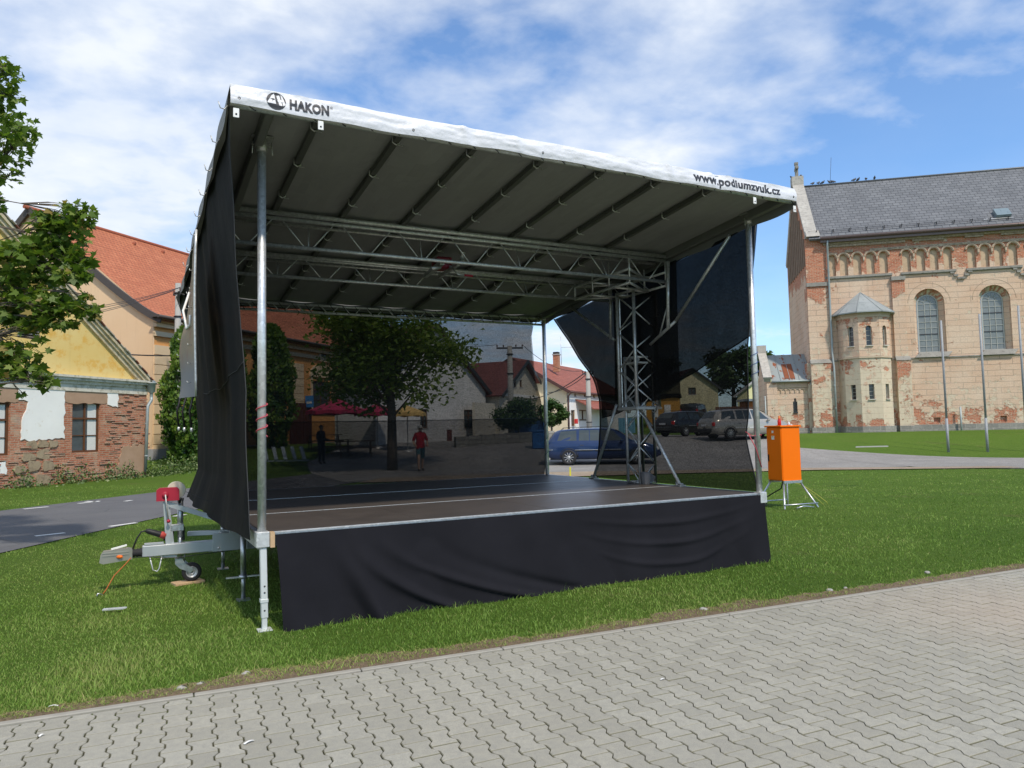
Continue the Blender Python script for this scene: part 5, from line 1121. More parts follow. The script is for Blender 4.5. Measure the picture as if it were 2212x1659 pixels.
tree('maple_tree', (-4.95, 30.2), 8.6, (2.2, 8.6), 3.35, 14000, .19, MAPLE, 'dark spreading maple tree standing behind the stage in front of the pub', seed=12, trunk=.20, tb=.25, lumps=44)
THU = m_leaf('thuja_scale', (.020, .060, .008), (.055, .120, .014), (.12, .19, .025), .15)
def thuja(loc, hgt, r, n, label, seed, leaf=.16):
    x, y = loc; z0 = terr(x, y); base = Vector((x, y, z0)); t = empty('thuja', base, label, 'shrub', 'thuja shrubs by the pub wall'); g = np.random.default_rng(seed)
    m = MB(); m.tube([base - ZZ * .1, base + ZZ * hgt * .5, base + ZZ * hgt * .93], [.12, .08, .02], 8)
    for k in range(26): a = g.random() * 6.28; z = hgt * (.08 + .8 * g.random()); rr = r * .7 * (1 - (z / hgt) ** 2.2); m.tube([base + ZZ * z, base + Vector((math.cos(a) * rr * .6, math.sin(a) * rr * .6, z + .25)), base + Vector((math.cos(a) * rr, math.sin(a) * rr, z + .7))], [.03, .02, .008], 5)
    m.build('trunk', BARK, t)
    f = g.random(n) ** .8; z = f * hgt; a = g.random(n) * 2 * np.pi; ca = np.cos(a); sa = np.sin(a)
    nz = np.array([noise.noise(Vector((c * 1.5 + seed, s_ * 1.5, zz * .75))) for c, s_, zz in zip(ca, sa, z)]); nz2 = np.array([noise.noise(Vector((c * 4 + seed, s_ * 4, zz * 2.2))) for c, s_, zz in zip(ca, sa, z)])
    prof = np.minimum(1, .62 + 1.1 * f) * np.sqrt(np.clip(1 - f ** 3.2, 0, 1)); rr = r * prof * (1 + .42 * nz + .22 * nz2) * (.66 + .36 * g.random(n) ** .5)
    P = np.stack([x + ca * rr, y + sa * rr, z0 + z + .03], 1); tint = np.clip(.42 + .9 * nz2 + .35 * nz + .18 * g.standard_normal(n), 0, 1)
    leafset('foliage', P, leaf, THU, t, seed, -.9, 'star', tint, nrm=.25, org=tuple(base)).location = (0, 0, 0)
thuja((-14.95, 34.3), 6.5, 1.25, 15000, 'tall bright green thuja beside the concrete utility pole left of the stage', 4, .15)
thuja((-14.3, 36.6), 6.2, 1.1, 7000, 'bushy green thuja half hidden by the left curtain of the stage', 8, .17)
thuja((-13.0, 39.8), 6.6, 1.25, 9000, 'dark thuja in front of the pub wall seen through the back net', 6, .18)
# weeds at the foot of the old house
def weeds(name, pts, label, seed, r=.5, n=500, leaf=.09, h=.6, cat='weeds'):
    g = np.random.default_rng(seed); P = []
    for x, y in pts:
        k = n // len(pts); q = g.standard_normal((k, 3)) * np.array([r, r, 0]); q[:, 2] = g.random(k) ** 1.4 * h * np.exp(-((q[:, 0] ** 2 + q[:, 1] ** 2) / (r * r * 2))); P.append(q + np.array([x, y, terr(x, y)]))
    P = np.concatenate(P); o = leafset(name, P, leaf, m_leaf('weed_leaf', (.05, .10, .02), (.11, .17, .05), (.22, .25, .11), .2) if 'weed_leaf' not in bpy.data.materials else bpy.data.materials['weed_leaf'], None, seed, -.7, 'leaf', np.clip(.4 + .3 * g.standard_normal(len(P)), 0, 1), nrm=.5); prop(o, label, cat, kind='stuff')
weeds('weeds', [(-14.7 + .6 * k * .285, 30.1 + .55 * k) for k in range(9)] + [(-14.9 + .285 * q, 29.5 + q) for q in (-.6, -1.4, -2.6, -3.5, -5.0)], 'grey green weeds and flowers at the foot of the old house and thuja', 14, .33, 5200, .085, .75)
# ================================================================== CHURCH (right)
def church():
    C = (18.8, 46.0); wl = Wall(C, (.976, -.216)); zg = 13.1; zb = .90
    assert wl.n.y < 0
    h = empty('church', (C[0], C[1], zb), 'large salmon and brick church with grey slate roof, arcaded frieze and arched windows', 'church')
    CH = m_church(); GRS = m_plaster('grey_sandstone', (.22, .21, .19), (.31, .30, .27), (.14, .13, .12), 1.5, 6, .58, .5)
    Lw = 26.0; c4 = lambda x, y: ((2700 + x / 2.3333) / 1.6492, (550 + y / 2.3333) / 1.6492); c5 = lambda x, y: ((2700 + x / 2.3333) / 1.6492, (1100 + y / 2.3333) / 1.6492)
    T = lambda x, y=900: wl.px(*c4(x, y))[0]; Zc = lambda x, y: wl.px(*c4(x, y))[1]; Z5 = lambda x, y: wl.px(*c5(x, y))[1]; T5 = lambda x, y: wl.px(*c5(x, y))[0]
    zpl = Z5(1300, 965); zs = Z5(1300, 405); zfr = Zc(840, 1010)
    # windows
    wz0 = Z5(1440, 360); w1 = (T(1348, 1400), T(1515, 1400)); w2 = (T(1890, 1400), T(2055, 1400)); ztop1 = Zc(1430, 1160); ztop2 = Zc(1960, 1130); step = (w2[0] - w1[0]); ww = w1[1] - w1[0]; ztop = (ztop1 + ztop2) / 2; wz0 = (wz0 + Z5(1980, 335)) / 2
    wins = [(w1[0] + k * step, w1[0] + k * step + ww) for k in range(4)]
    holes = [arch(a - .30, b + .30, wz0 - .1, ztop + .33, 20) for a, b in wins]
    # niches of the frieze, two groups of four to a bay
    cx = [612, 712, 825, 935, 1045, 1235, 1355, 1465, 1580, 1780, 1890, 2005, 2125]; nt = [T(x, 900) for x in cx]; nt += [nt[-1] + q for q in (.97, 1.64, 2.31, 2.98, 4.3, 4.97, 5.64, 6.3)]
    nzt = Zc(1355, 790); nh = 1.32; nich = [arch(a - .235, a + .235, nzt - nh, nzt + .0, 12) for a in nt]
    vents = [wl.px(*c5(1490, 925)), wl.px(*c5(2045, 912))]; vh = [rect(a - .18, a + .18, b - .16, b + .16) for a, b in vents]
    m = MB(); panel(m, wl, rect(0, Lw, zb - 1.0, zg), holes + nich + vh, 0, .16)
    for hh in vh:
        a = [wl.p(q[0], q[1], -.155) for q in hh]; m.add(a, [(0, 1, 2, 3)])
    # window splays: from the outer arch to the inner frame
    for a, b in wins:
        A = arch(a - .30, b + .30, wz0 - .1, ztop + .33, 20); B = arch(a - .03, b + .03, wz0, ztop + .02, 20); k = len(A); vs = [wl.p(q[0], q[1], -.16) for q in A] + [wl.p(q[0], q[1], -.42) for q in B]; m.add(vs, [(i, (i + 1) % k, k + (i + 1) % k, k + i) for i in range(k)])
    gl = Wall(C, (-wl.t.y, wl.t.x)); gd = Vector((.216, .976, 0)); gwl = Wall(C, (gd.x, gd.y), flip=True)
    if gwl.n.x > 0: gwl.n = -gwl.n
    HW = 4.1; zr = zg + 4.65
    panel(m, gwl, [(0, zb - 1), (2 * HW, zb - 1), (2 * HW, zg), (HW, zr), (0, zg)], [], 0)
    m.build('wall', CH, h)
    m = MB(); NB = m_plaster('niche_plaster', (.48, .36, .24), (.56, .44, .31), (.34, .26, .19), 1.4, 6, .58, .3)
    for q in nich: pts = [wl.p(a, b, -.155) for a, b in q]; m.add(pts, [list(range(len(pts)))])
    m.build('niche_back', NB, h)
    # moulded arches over the niches, with small corbels
    m = MB()
    for a in nt:
        for rr, o in ((.30, .05), (.345, .09)):
            pts = [wl.p(a + rr * math.cos(math.pi * k / 10), nzt - .235 + rr * math.sin(math.pi * k / 10), o * .5) for k in range(11)]; m.tube(pts, .035, 6)
    for a, b in zip(nt[:-1], nt[1:]):
        if b - a < .9: m.box(wl.p((a + b) / 2, nzt - .33, .05), (.10, .14, .20), (wl.t, wl.n, ZZ)); m.box(wl.p((a + b) / 2, nzt - .46, .035), (.07, .10, .08), (wl.t, wl.n, ZZ))
    m.build('arch_moulding', m_plaster('moulding_plaster', (.40, .31, .23), (.50, .40, .30), None, 2, 8), h)
    # ledges under the niche groups, stepped corbels between them
    m = MB(); led = ((nt[0] - .45, nt[4] + .42), (nt[5] - .36, nt[8] + .38), (nt[9] - .36, nt[12] + .42), (nt[13] - .36, nt[16] + .4), (nt[17] - .36, nt[20] + .4)); zl = nzt - nh - .05
    for a, b in led: bar(m, wl, a, b, zl - .12, zl, 0, .14); bar(m, wl, a, b, zl - .16, zl - .12, 0, .08)
    for a, b in zip([q[1] for q in led[1:-1]], [q[0] for q in led[2:]]):
        c = (a + b) / 2
        for k, (w_, d_) in enumerate(((.60, .12), (.40, .30), (.2, .48))): bar(m, wl, c - w_, c - w_ + .22, zl - d_ - .12, zl - d_, 0, .12); bar(m, wl, c + w_ - .22, c + w_, zl - d_ - .12, zl - d_, 0, .12)
    m.build('frieze_ledge', GRS, h)
    # cornice under the gutter
    m = MB()
    for z0, z1, o in ((zg - .95, zg - .80, .06), (zg - .55, zg - .42, .12), (zg - .42, zg - .25, .20), (zg - .25, zg - .08, .32)):
        t = .95
        g = random.Random(int(z0 * 50))
        while t < Lw:
            L_ = g.uniform(.3, 1.7); 
            if g.random() < .78 or z0 > zg - .5: bar(m, wl, t, min(t + L_, Lw), z0 + g.uniform(-.02, .02), z1, 0, o + g.uniform(-.02, .02))
            t += L_
    m.build('cornice', m_plaster('crumbling_cornice', (.33, .25, .18), (.52, .42, .31), (.20, .15, .12), 2.5, 7, .52, .7), h)
    # pilasters
    m = MB(); pz = ((T(468, 1300), T(590, 1300)), (T(1118, 1300), T(1225, 1300)), (T(1118, 1300) + 2 * step + .3, T(1225, 1300) + 2 * step + .3))
    cap_z = Zc(1160, 1050); P_ = MB(); cz0 = Zc(520, 1100)
    for i, (a, b) in enumerate(pz):
        if i == 0: a = -.12
        top = cz0 if i == 0 else cap_z
        bar(m, wl, a, b, zs, top, -.01, .16); bar(m, wl, a - (0 if i else 0), b + .06, zb - 1, zs - .16, -.02, .34)
        bar(P_, wl, a - .02, b + .04, top, top + .24, 0, .24); P_.prism([wl.p(a - .02, zs - .16, .0), wl.p(a - .02, zs - .16, .38), wl.p(a - .02, zs + .10, .17), wl.p(a - .02, zs + .1, 0)], wl.t * (b - a + .10))
        if i == 0: bar(m, wl, a, b, top + .24, zg + .05, -.01, .13)
    # west return of the corner pilaster and buttress
    bar(m, gwl, .0, .9, zb - 1, zs - .1, -.02, .30); bar(m, gwl, 0, .7, zs - .1, zg - 3, -.01, .14)
    m.build('pilaster', m_church('pilaster_wall', [(.06, .2), (.2, .16), (.34, .12), (.42, -.02), (.6, .02)], [(.05, .1), (.2, .06), (.34, .10), (.38, -.06), (.56, -.1), (.60, .18), (.84, .2)]), h); P_.build('pilaster_cap', GRS, h)
    # string course and sills
    m = MB(); bar(m, wl, pz[0][1] + .05, Lw, zs - .07, zs, 0, .07)
    for a, b in wins: m.prism([wl.p(a - .42, zs - .02, .0), wl.p(a - .42, zs - .02, .20), wl.p(a - .10, wz0 - .0, .0), wl.p(a - .1, wz0, -.43), wl.p(a - .42, zs, -.1)], wl.t * (b - a + .7))
    m.build('sill', GRS, h)
    # stone plinth
    m = MB(); bar(m, wl, .0, Lw, zb - 1, zpl, -.02, .10); 
    for i, (a, b) in enumerate(pz): bar(m, wl, (a if i else -.2) - .03, b + .10, zb - 1, zpl - .03, 0, .42)
    bar(m, gwl, 0, 8.2, zb - 1, zpl, 0, .1); m.build('plinth', m_stone('plinth_stone', (.24, .235, .215), (.33, .32, .29), (.40, .38, .34)), h)
    # leaded windows
    for a, b in wins:
        f = MB(); n_ = -.40
        A = arch(a - .03, b + .03, wz0, ztop + .02, 20); Bq = arch(a + .03, b - .03, wz0 + .05, ztop - .04, 20); k = len(A); vs = [wl.p(q[0], q[1], n_ + .04) for q in A] + [wl.p(q[0], q[1], n_ + .04) for q in Bq]; f.add(vs, [(i, (i + 1) % k, k + (i + 1) % k, k + i) for i in range(k)])
        c = (a + b) / 2; r = (b - a) / 2; sp = ztop - r
        for tt in (c - .16 * 1.0, c + .16): bar(f, wl, tt - .014, tt + .014, wz0 + .04, sp, n_ + .012, n_ + .035)
        nz = 8
        for q in range(1, nz + 1): z = wz0 + (sp - wz0) * q / nz; wdt = .028 if q in (3, 6) else .013; bar(f, wl, a + .02, b - .02, z - wdt, z + wdt, n_ + .014, n_ + .04, 1 if q in (3, 6) else 0)
        f.tube([wl.p(c + .20 * math.cos(math.pi * q / 10), sp + .20 * math.sin(math.pi * q / 10) + .04, n_ + .025) for q in range(11)], .014, 5)
        for an in (25, 60, 90, 120, 155): f.tube([wl.p(c + .20 * math.cos(R(an)), sp + .20 * math.sin(R(an)) + .04, n_ + .025), wl.p(c + (r - .02) * math.cos(R(an)), sp + (r - .02) * math.sin(R(an)), n_ + .025)], .012, 5)
        w = f.build('window', [simple('lead_came', (.40, .41, .38), .6), DARKM], h)
        gm = MB(); pts = [wl.p(q[0], q[1], n_ + .008) for q in A]; gm.add(pts, [list(range(len(pts)))]); gm.build('pane', m_glass('church_glass', (.15, .165, .165), .22), w)
    m = MB()
    for a, b in wins:   # shallow outer arch ring
        c = (a + b) / 2; R0 = (b - a) / 2 + .62; sp = ztop - (b - a) / 2; m.tube([wl.p(c + R0 * math.cos(math.pi * q / 16), sp + .05 + R0 * math.sin(math.pi * q / 16), -.006) for q in range(17)], .016, 5)
    m.build('window_ring', simple('joint_brown', (.33, .25, .18), .9), h)  # plain brown colour for the thin arch line round each window
    # roof
    m = MB(); e0 = wl.p(.10, zg - .03, .42); e1 = wl.p(Lw, zg - .03, .42); bk = -wl.n
    r0 = wl.p(.10, zr + .05, -HW); r1 = wl.p(Lw, zr + .05, -HW); slope(m, e0, e1, r1, r0, .12); b0 = wl.p(.10, zg - .03, -2 * HW - .42); b1 = wl.p(Lw, zg - .03, -2 * HW - .42); slope(m, b0, b1, r1, r0, .12); rf_ = m.build('roof', SLATE, h)
    m = MB(); m.tube([r0 + ZZ * .03, r1 + ZZ * .03], .075, 8); m.build('ridge_cap', simple('lead_sheet', (.13, .135, .14), .5, .3), rf_)
    m = MB(); ga = wl.p(.75, zg - .05, .52); gb = wl.p(Lw, zg - .05, .52); m.tube([ga, gb], .095, 10); 
    for k in range(30): p = ga.lerp(gb, k / 30); m.tube([p, p + wl.t * .03], .108, 8)
    bar(m, wl, .75, Lw, zg - .30, zg - .13, .30, .44); m.build('gutter', simple('copper_brown_gutter', (.16, .12, .11), .45, .4), h)
    m = MB(); sn = (r0 - e0).normalized(); fa = e0 + sn * .55; nn = wl.t.cross(sn).normalized(); nn = nn if nn.z > 0 else -nn
    for k in range(2): m.tube([fa + nn * (.10 + .13 * k), fa + nn * (.10 + .13 * k) + wl.t * (Lw - .5)], .012, 5)
    for k in range(26): p = fa + wl.t * (.5 + k * .98); m.beam(p, p + nn * .27, .04, .02); m.beam(p + nn * .2, p + sn * .3, .03, .02)
    m.build('snow_guard', DARKM, rf_)
    a, b = wl.px(*c4(1940, 518)); p = e0 + wl.t * (T(1940, 518) + .6) + sn * 1.15; m = MB(); m.box(p + nn * .12, (.8, .7, .24), (wl.t, sn, nn)); m.build('roof_hatch', simple('blue_grey_metal', (1, 1, 1)), rf_); m = MB(); m.box(p - sn * .45 + nn * .06 - wl.t * .3, (1.6, .05, .02), (wl.t, sn, nn)); m.build('flashing', ALU, rf_)
    # west gable parapet with coping slabs, kneeler and cross
    m = MB(); g0 = Wall(C, (gd.x, gd.y), flip=True); dirv = (gwl.p(HW, zr) - gwl.p(0, zg)).normalized(); nrm_ = Vector((0, 0, 1)) - dirv * dirv.z; nrm_.normalize()
    for k in range(14):
        p = gwl.p(0, zg, -.28) + dirv * (.25 + k * .435) + nrm_ * .28; m.box(p, (.72, .425, .16), (gwl.n, dirv, nrm_)); 
    m.box(gwl.p(0, zg, -.28) + dirv * 3.1 + nrm_ * .08, (.56, 6.1, .26), (gwl.n, dirv, nrm_))
    d2 = (gwl.p(HW, zr) - gwl.p(2 * HW, zg)).normalized(); n2 = Vector((0, 0, 1)) - d2 * d2.z; n2.normalize(); m.box(gwl.p(2 * HW, zg, -.28) + d2 * 3.1 + n2 * .15, (.7, 6.2, .42), (gwl.n, d2, n2))
    m.box(gwl.p(HW, zr + .45, -.28), (.75, .7, .6), (gwl.n, gwl.t, ZZ)); m.prism([gwl.p(-.42, zg + .15, .05), gwl.p(.35, zg + .15, .05), gwl.p(0, zg + .62, .05)], gwl.n * -.8)
    m.build('gable_coping', m_plaster('coping_stone', (.36, .34, .31), (.47, .45, .41), (.27, .26, .24), 1.5, 5, .58, .5), h)
    m = MB(); q = gwl.p(HW, zr + .75, -.28); m.box(q + ZZ * .45, (.20, .18, .95), (gwl.n, gwl.t, ZZ)); m.box(q + ZZ * .62, (.18, .75, .16), (gwl.n, gwl.t, ZZ)); m.box(q + ZZ * .98, (.24, .22, .16), (gwl.n, gwl.t, ZZ)); m.build('stone_cross', GRS, h)
    m = MB(); p = r0 + wl.t * 2.3; m.tube([p, p + ZZ * 1.9 + wl.t * .15], .012, 5); m.build('lightning_rod', DARKM, rf_)
    # vertical brick strips weathering on the west gable
    m = MB()
    for k in range(10): t = .6 + k * .72; z1 = zg + min(t, 2 * HW - t) / HW * 4.5 - .4; bar(m, gwl, t, t + .16, zg - 1.5, z1, 0, .10)
    m.build('gable_rib', simple('dark_weathered_stone', (.25, .20, .155), .95, 0, .35, 3), h)
    # drainpipes
    for x, top in ((575, 735),):
        m = MB(); t0 = T(x, 900); m.tube([wl.p(t0, zg - .2, .45), wl.p(t0, zg - .5, .30), wl.p(t0 - .0, zs + .4, .24), wl.p(t0 + .02, zs - .5, .46), wl.p(t0 + .02, zb - .2, .46)], .062, 10)
        for z in (zg - 2, zg - 4, zs + 1, zs - 1.6, zs - 3): m.tube([wl.p(t0, z, .24 if z > zs else .45), wl.p(t0, z + .06, .24 if z > zs else .45)], .078, 10)
        m.build('drainpipe', simple('zinc_pipe', (1, 1, 1)), h)
    # stair turret
    tc = (T5(700, 500) + T5(1105, 500)) / 2 - .08; Rt = (T5(1105, 500) - T5(700, 500)) / 2 + .12; ze = Zc(880, 1335)
    ang = [180, 148, 108, 72, 32, 0]; 
    pts = [(tc + Rt * math.cos(R(a)), Rt * .92 * math.sin(R(a))) for a in (180, 150, 112, 66, 28, 0)]
    tu = MB(); trf = MB(); wn = []
    for (a, b), (c, d) in zip(pts[:-1], pts[1:]):
        A = wl.p(a, 0, b); B = wl.p(c, 0, d); fw = Wall((A.x, A.y), (B.x - A.x, B.y - A.y)); L_ = (B - A).length
        if fw.n.dot(wl.n) < 0 and fw.n.dot((A + B) / 2 - wl.p(tc, 0, 0)) < 0: fw.n = -fw.n
        ho = []
        if L_ > .9:
            c_ = L_ / 2; u0 = Z5(900, 320); u1 = Z5(900, 160); l0 = Z5(930, 755); l1 = Z5(930, 635); ho = [arch(c_ - .17, c_ + .17, u0, u1, 10), rect(c_ - .15, c_ + .15, l0, l1)]; wn.append((fw, c_, (u0, u1), (l0, l1)))
        panel(tu, fw, rect(0, L_, zb - 1, ze), ho, 0, .2)
    tu.build('turret_wall', m_church('turret_wall', [(.06, .2), (.2, .22), (.33, .16), (.40, .04), (.5, .05), (.62, .1)], [(.05, .12), (.09, .10), (.14, .0), (.30, .05), (.38, .0), (.46, .06), (.56, .17), (.64, .22)]), h)
    m = MB(); m2 = MB(); zlt = Z5(930, 408)
    for (a, b), (c, d) in zip(pts[:-1], pts[1:]):
        A = wl.p(a, zb - .5, b * 1.05); B = wl.p(c, zb - .5, d * 1.05); k = 1.05; ctr = wl.p(tc, 0, 0)
        for lo, hi, kk, mb in ((zb - 1, zpl - .02, 1.07, m), (zlt - .10, zlt, 1.05, m2), (ze - .14, ze, 1.06, m2), (ze - .30, ze - .14, 1.03, m2)):
            A0 = wl.p(tc + (a - tc) * kk, lo, b * kk); B0 = wl.p(tc + (c - tc) * kk, lo, d * kk); C0 = wl.p(tc + (c - tc) * .98, lo, d * .98); D0 = wl.p(tc + (a - tc) * .98, lo, b * .98); mb.prism([A0, B0, C0, D0], ZZ * (hi - lo))
    m.build('turret_plinth', m_stone('plinth_stone2', (.24, .235, .215), (.33, .32, .29), (.40, .38, .34)), h); m2.build('turret_moulding', m_plaster('turret_trim', (.46, .36, .26), (.55, .44, .33), None, 2, 8), h)
    m = MB(); apx = wl.p(tc - .05, Zc(835, 1135) - .1, .0); ring = [(tc + (a - tc) * 1.20, b * 1.24) for a, b in pts]; ring[0] = (ring[0][0], -.0); ring[-1] = (ring[-1][0], -.0)
    for (a, b), (c, d) in zip(ring[:-1], ring[1:]):
        A = wl.p(a, ze + .02, b); B = wl.p(c, ze + .02, d); m.add([A, B, apx], [(0, 1, 2)]); m.add([A - ZZ * .05, B - ZZ * .05, wl.p(tc, ze, 0)], [(0, 1, 2)]); m.tube([A, apx], .028, 5); m.beam(A - ZZ * .03, B - ZZ * .03, .07, .07)
        m.tube([A.lerp(apx, .45), B.lerp(apx, .45)], .012, 5)
    m.build('turret_roof', m_plaster('green_grey_zinc', (.25, .275, .28), (.32, .345, .35), (.20, .22, .22), .8, 3, .6, .1), h)
    for fw, c_, up, lo in wn:
        for (z0, z1), ar in ((up, True), (lo, False)):
            f = MB(); 
            for tt in (c_ - .145, c_ + .145): bar(f, fw, tt - .02, tt + .02, z0, z1 - .1 if ar else z1, -.18, -.14)
            for q in range(1, 4): zz = z0 + (z1 - z0) * q / 4; bar(f, fw, c_ - .13, c_ + .13, zz - .01, zz + .01, -.175, -.155)
            f.box(fw.p(c_, z0 - .03, .02), (.42, .14, .05), (fw.t, fw.n, ZZ), 1); w = f.build('turret_window', [simple('lead_came', (1, 1, 1)), simple('pale_sill', (.55, .52, .46), .8)], h)
            gm = MB(); bar(gm, fw, c_ - .17, c_ + .17, z0 - .02, z1 + .02, -.20, -.185); gm.build('pane', m_glass('dark_glass', (.02, .022, .024), .15), w)
    # annex on the west side
    aw = Wall((wl.p(-2.75, 0, -.15).x, wl.p(-2.75, 0, -.15).y), (wl.t.x, wl.t.y)); az = 4.25; la = 2.72; ar_ = 6.15
    xm = aw.px(*c5(310, 820)); wa, wb = aw.px(*c5(290, 745)), aw.px(*c5(332, 858))
    m = MB(); panel(m, aw, rect(0, la, zb - 1, az), [[(wa[0], wb[1]), (wb[0], wb[1]), (wb[0], wa[1] - .2), (wb[0] - .07, wa[1] - .2), (wb[0] - .07, wa[1]), (wa[0] + .07, wa[1]), (wa[0] + .07, wa[1] - .2), (wa[0], wa[1] - .2)]], 0, .18)
    ew = Wall((aw.P.x, aw.P.y), (gd.x, gd.y), flip=True); ew.n = -aw.t
    panel(m, ew, [(0, zb - 1), (5, zb - 1), (5, az), (2.5, ar_ + .1), (0, az)], [], 0); bar(m, aw, 0, .62, zb - 1, az - .1, -.01, .12); m.build('annex_wall', CH, h)
    m = MB(); slope(m, aw.p(.3, az - .02, .22), aw.p(la, az - .02, .22), aw.p(la, ar_, -2.5), aw.p(.3, ar_, -2.5), .06); rm, rt, rb = newmat('rusty_sheet'); nn_ = rt.noise(2.2, 5, .65, rt.uv((1.6, .7, 1)));
    rt.set(rb.inputs['Base Color'], rt.mix(rt.ramp(nn_, [(.585, 0.0), (.60, 1.0)]), (.26, .29, .29), (.22, .07, .03))); rb.inputs['Roughness'].default_value = .6; aro = m.build('annex_roof', rm, h)
    m = MB(); sv = (aw.p(.3, ar_, -2.5) - aw.p(.3, az - .02, .22)); 
    for k in range(1, 5): a = aw.p(.3 + k * .56, az - .0, .22); m.beam(a + ZZ * .01, a + sv + ZZ * .01, .025, .035)
    a0, b0 = aw.px(*c5(236, 432)), aw.px(*c5(310, 575)); f0 = .18; f1 = .72; pa = aw.p(1.12, az + .012, .22) ; m2 = MB(); m2.add([pa + sv * .08, pa + aw.t * .62 + sv * .08, pa + aw.t * .62 + sv * .62, pa + sv * .62], [(0, 1, 2, 3)]); m2.build('rust_patch', simple('rust', (.20, .065, .03), .8, 0, .3, 8), aro); m.build('roof_seam', simple('green_grey_seam', (.27, .30, .30), .6), aro)
    m = MB(); sv2 = sv.normalized(); up2 = (ZZ - sv2 * sv2.z).normalized()
    for k in range(7): m.box(aw.p(.05, az + .05, .15) + sv2 * (.2 + k * .46) + up2 * .22, (.52, .45, .14), (aw.t, sv2, up2))
    m.box(aw.p(.05, az + .05, .1) + sv2 * 1.6 + up2 * .06, (.40, 3.2, .25), (aw.t, sv2, up2)); m.box(aw.p(.05, ar_ + .38, -2.4), (.55, .5, .55), (aw.t, aw.n, ZZ)); m.build('annex_coping', bpy.data.materials['coping_stone'], h)
    m = MB()
    for k in range(7): c = .72 + k * .28; m.tube([aw.p(c + .14 * math.cos(math.pi * q / 8), az - .62 + .13 * math.sin(math.pi * q / 8), .025) for q in range(9)], .03, 6); m.box(aw.p(c + .14, az - .66, .03), (.05, .06, .10), (aw.t, aw.n, ZZ))
    bar(m, aw, .62, la, az - .40, az - .34, 0, .05); m.build('corbel_frieze', m_plaster('annex_trim', (.50, .38, .26), (.58, .45, .32), None, 2, 8), h)
    m = MB(); bar(m, aw, -.15, la + .1, zb - 1, zpl - .05, 0, .14); bar(m, aw, -.06, .70, zb - 1, zpl - .02, .0, .22); m.build('annex_plinth', bpy.data.materials['plinth_stone'], h)
    f = MB(); bar(f, aw, wa[0] + .0, wb[0], wb[1] - .08, wb[1], -.1, .06); 
    for q in range(1, 5): zz = wb[1] + (wa[1] - wb[1]) * q / 5; bar(f, aw, wa[0], wb[0], zz - .012, zz + .012, -.16, -.13)
    for q in (1, 2): tt = wa[0] + (wb[0] - wa[0]) * q / 3; bar(f, aw, tt - .01, tt + .01, wb[1], wa[1], -.17, -.14)
    w = f.build('annex_window', DARKM, h); gm = MB(); bar(gm, aw, wa[0] - .02, wb[0] + .02, wb[1], wa[1] + .02, -.19, -.178); gm.build('pane', m_glass('dark_glass'), w)
    m = MB(); m.tube([aw.p(la - .1, az, .2), aw.p(la - .1, az - .3, .1), aw.p(la - .1, zb - .5, .1)], .045, 8); m.tube([aw.p(-.12, az - .9, .05), aw.p(-.12, zb - .5, .05)], .04, 8); m.tube([aw.p(.3, az - .02, .27), aw.p(la, az - .02, .27)], .06, 8); m.build('annex_pipe', simple('zinc_pipe', (1, 1, 1)), h)
    m = MB(); t0 = T5(1672, 900); m.tube([wl.p(t0, zb - .4, .30), wl.p(t0, Z5(1672, 815), .30)], .055, 8); m.build('standpipe', simple('zinc_pipe', (1, 1, 1)), h)
    # pigeons along the ridge
    def pigeon(p, az_, i):
        mb = MB(); f = Vector((math.cos(az_), math.sin(az_), 0)); s_ = f.cross(ZZ)
        prof = [(-.20, .008), (-.15, .022), (-.08, .05), (-.02, .072), (.05, .075), (.10, .055), (.13, .032)]
        ax = (f + ZZ * .35).normalized(); mb.lathe(p + ZZ * .11, ax, prof, 10); mb.ball(p + ZZ * .20 + f * .12, (.036, .033, .034), 8, 6); mb.lathe(p + ZZ * .20 + f * .15, f, [(0, .010), (.03, .002)], 5); mb.tube([p + ZZ * .13 + f * .09, p + ZZ * .19 + f * .11], [.045, .03], 8)
        for s in (-1, 1): mb.tube([p + s_ * .02 * s, p + ZZ * .07 + s_ * .02 * s], .006, 5); mb.prism([p + ZZ * .14 + f * .06 + s_ * .06 * s, p + ZZ * .06 - f * .16 + s_ * .03 * s, p + ZZ * .10 - f * .18 + s_ * .02 * s, p + ZZ * .17 + f * .02 + s_ * .06 * s], s_ * .01 * s)
        return mb.build('pigeon', simple('pigeon_grey', (.10, .10, .115), .7, 0, .4, 30), None)
    spots = [('on the ridge', t) for t in (.95, 2.0, 2.6, 3.6, 4.05, 6.7, 7.3, 8.4, 9.7)]
    spots = [T(x, y) for x, y in ((456, 250), (503, 250), (538, 243), (597, 243), (626, 238), (799, 225), (834, 218), (900, 213), (970, 207))]
    desc = ('first pigeon on the slate ridge right of the gable cross', 'pigeon on the ridge left of the lightning rod, second from the gable', 'pigeon on the ridge just left of the lightning rod', 'pigeon on the ridge just right of the lightning rod', 'right one of the two pigeons right of the lightning rod', 'left one of the middle pair of pigeons on the ridge', 'right one of the middle pair of pigeons on the ridge', 'pigeon on the ridge between the middle pair and the last bird', 'rightmost pigeon on the slate ridge')
    for i, (x, y) in enumerate(((456, 258), (503, 256), (538, 252), (597, 248), (626, 246), (799, 232), (834, 228), (900, 221), (970, 214))):
        d_ = ray(*c4(x, y)); o_ = Vector((0, 0, CAM_H)); nn_ = wl.n; k_ = ((r0 - o_).dot(nn_)) / d_.dot(nn_); q = o_ + d_ * k_; tt = (q - r0).dot(wl.t); pos = r0 + wl.t * tt + ZZ * .10; o = pigeon(pos, random.uniform(0, 6.3), i); prop(o, desc[i], 'pigeon', 'pigeons on the church roof')
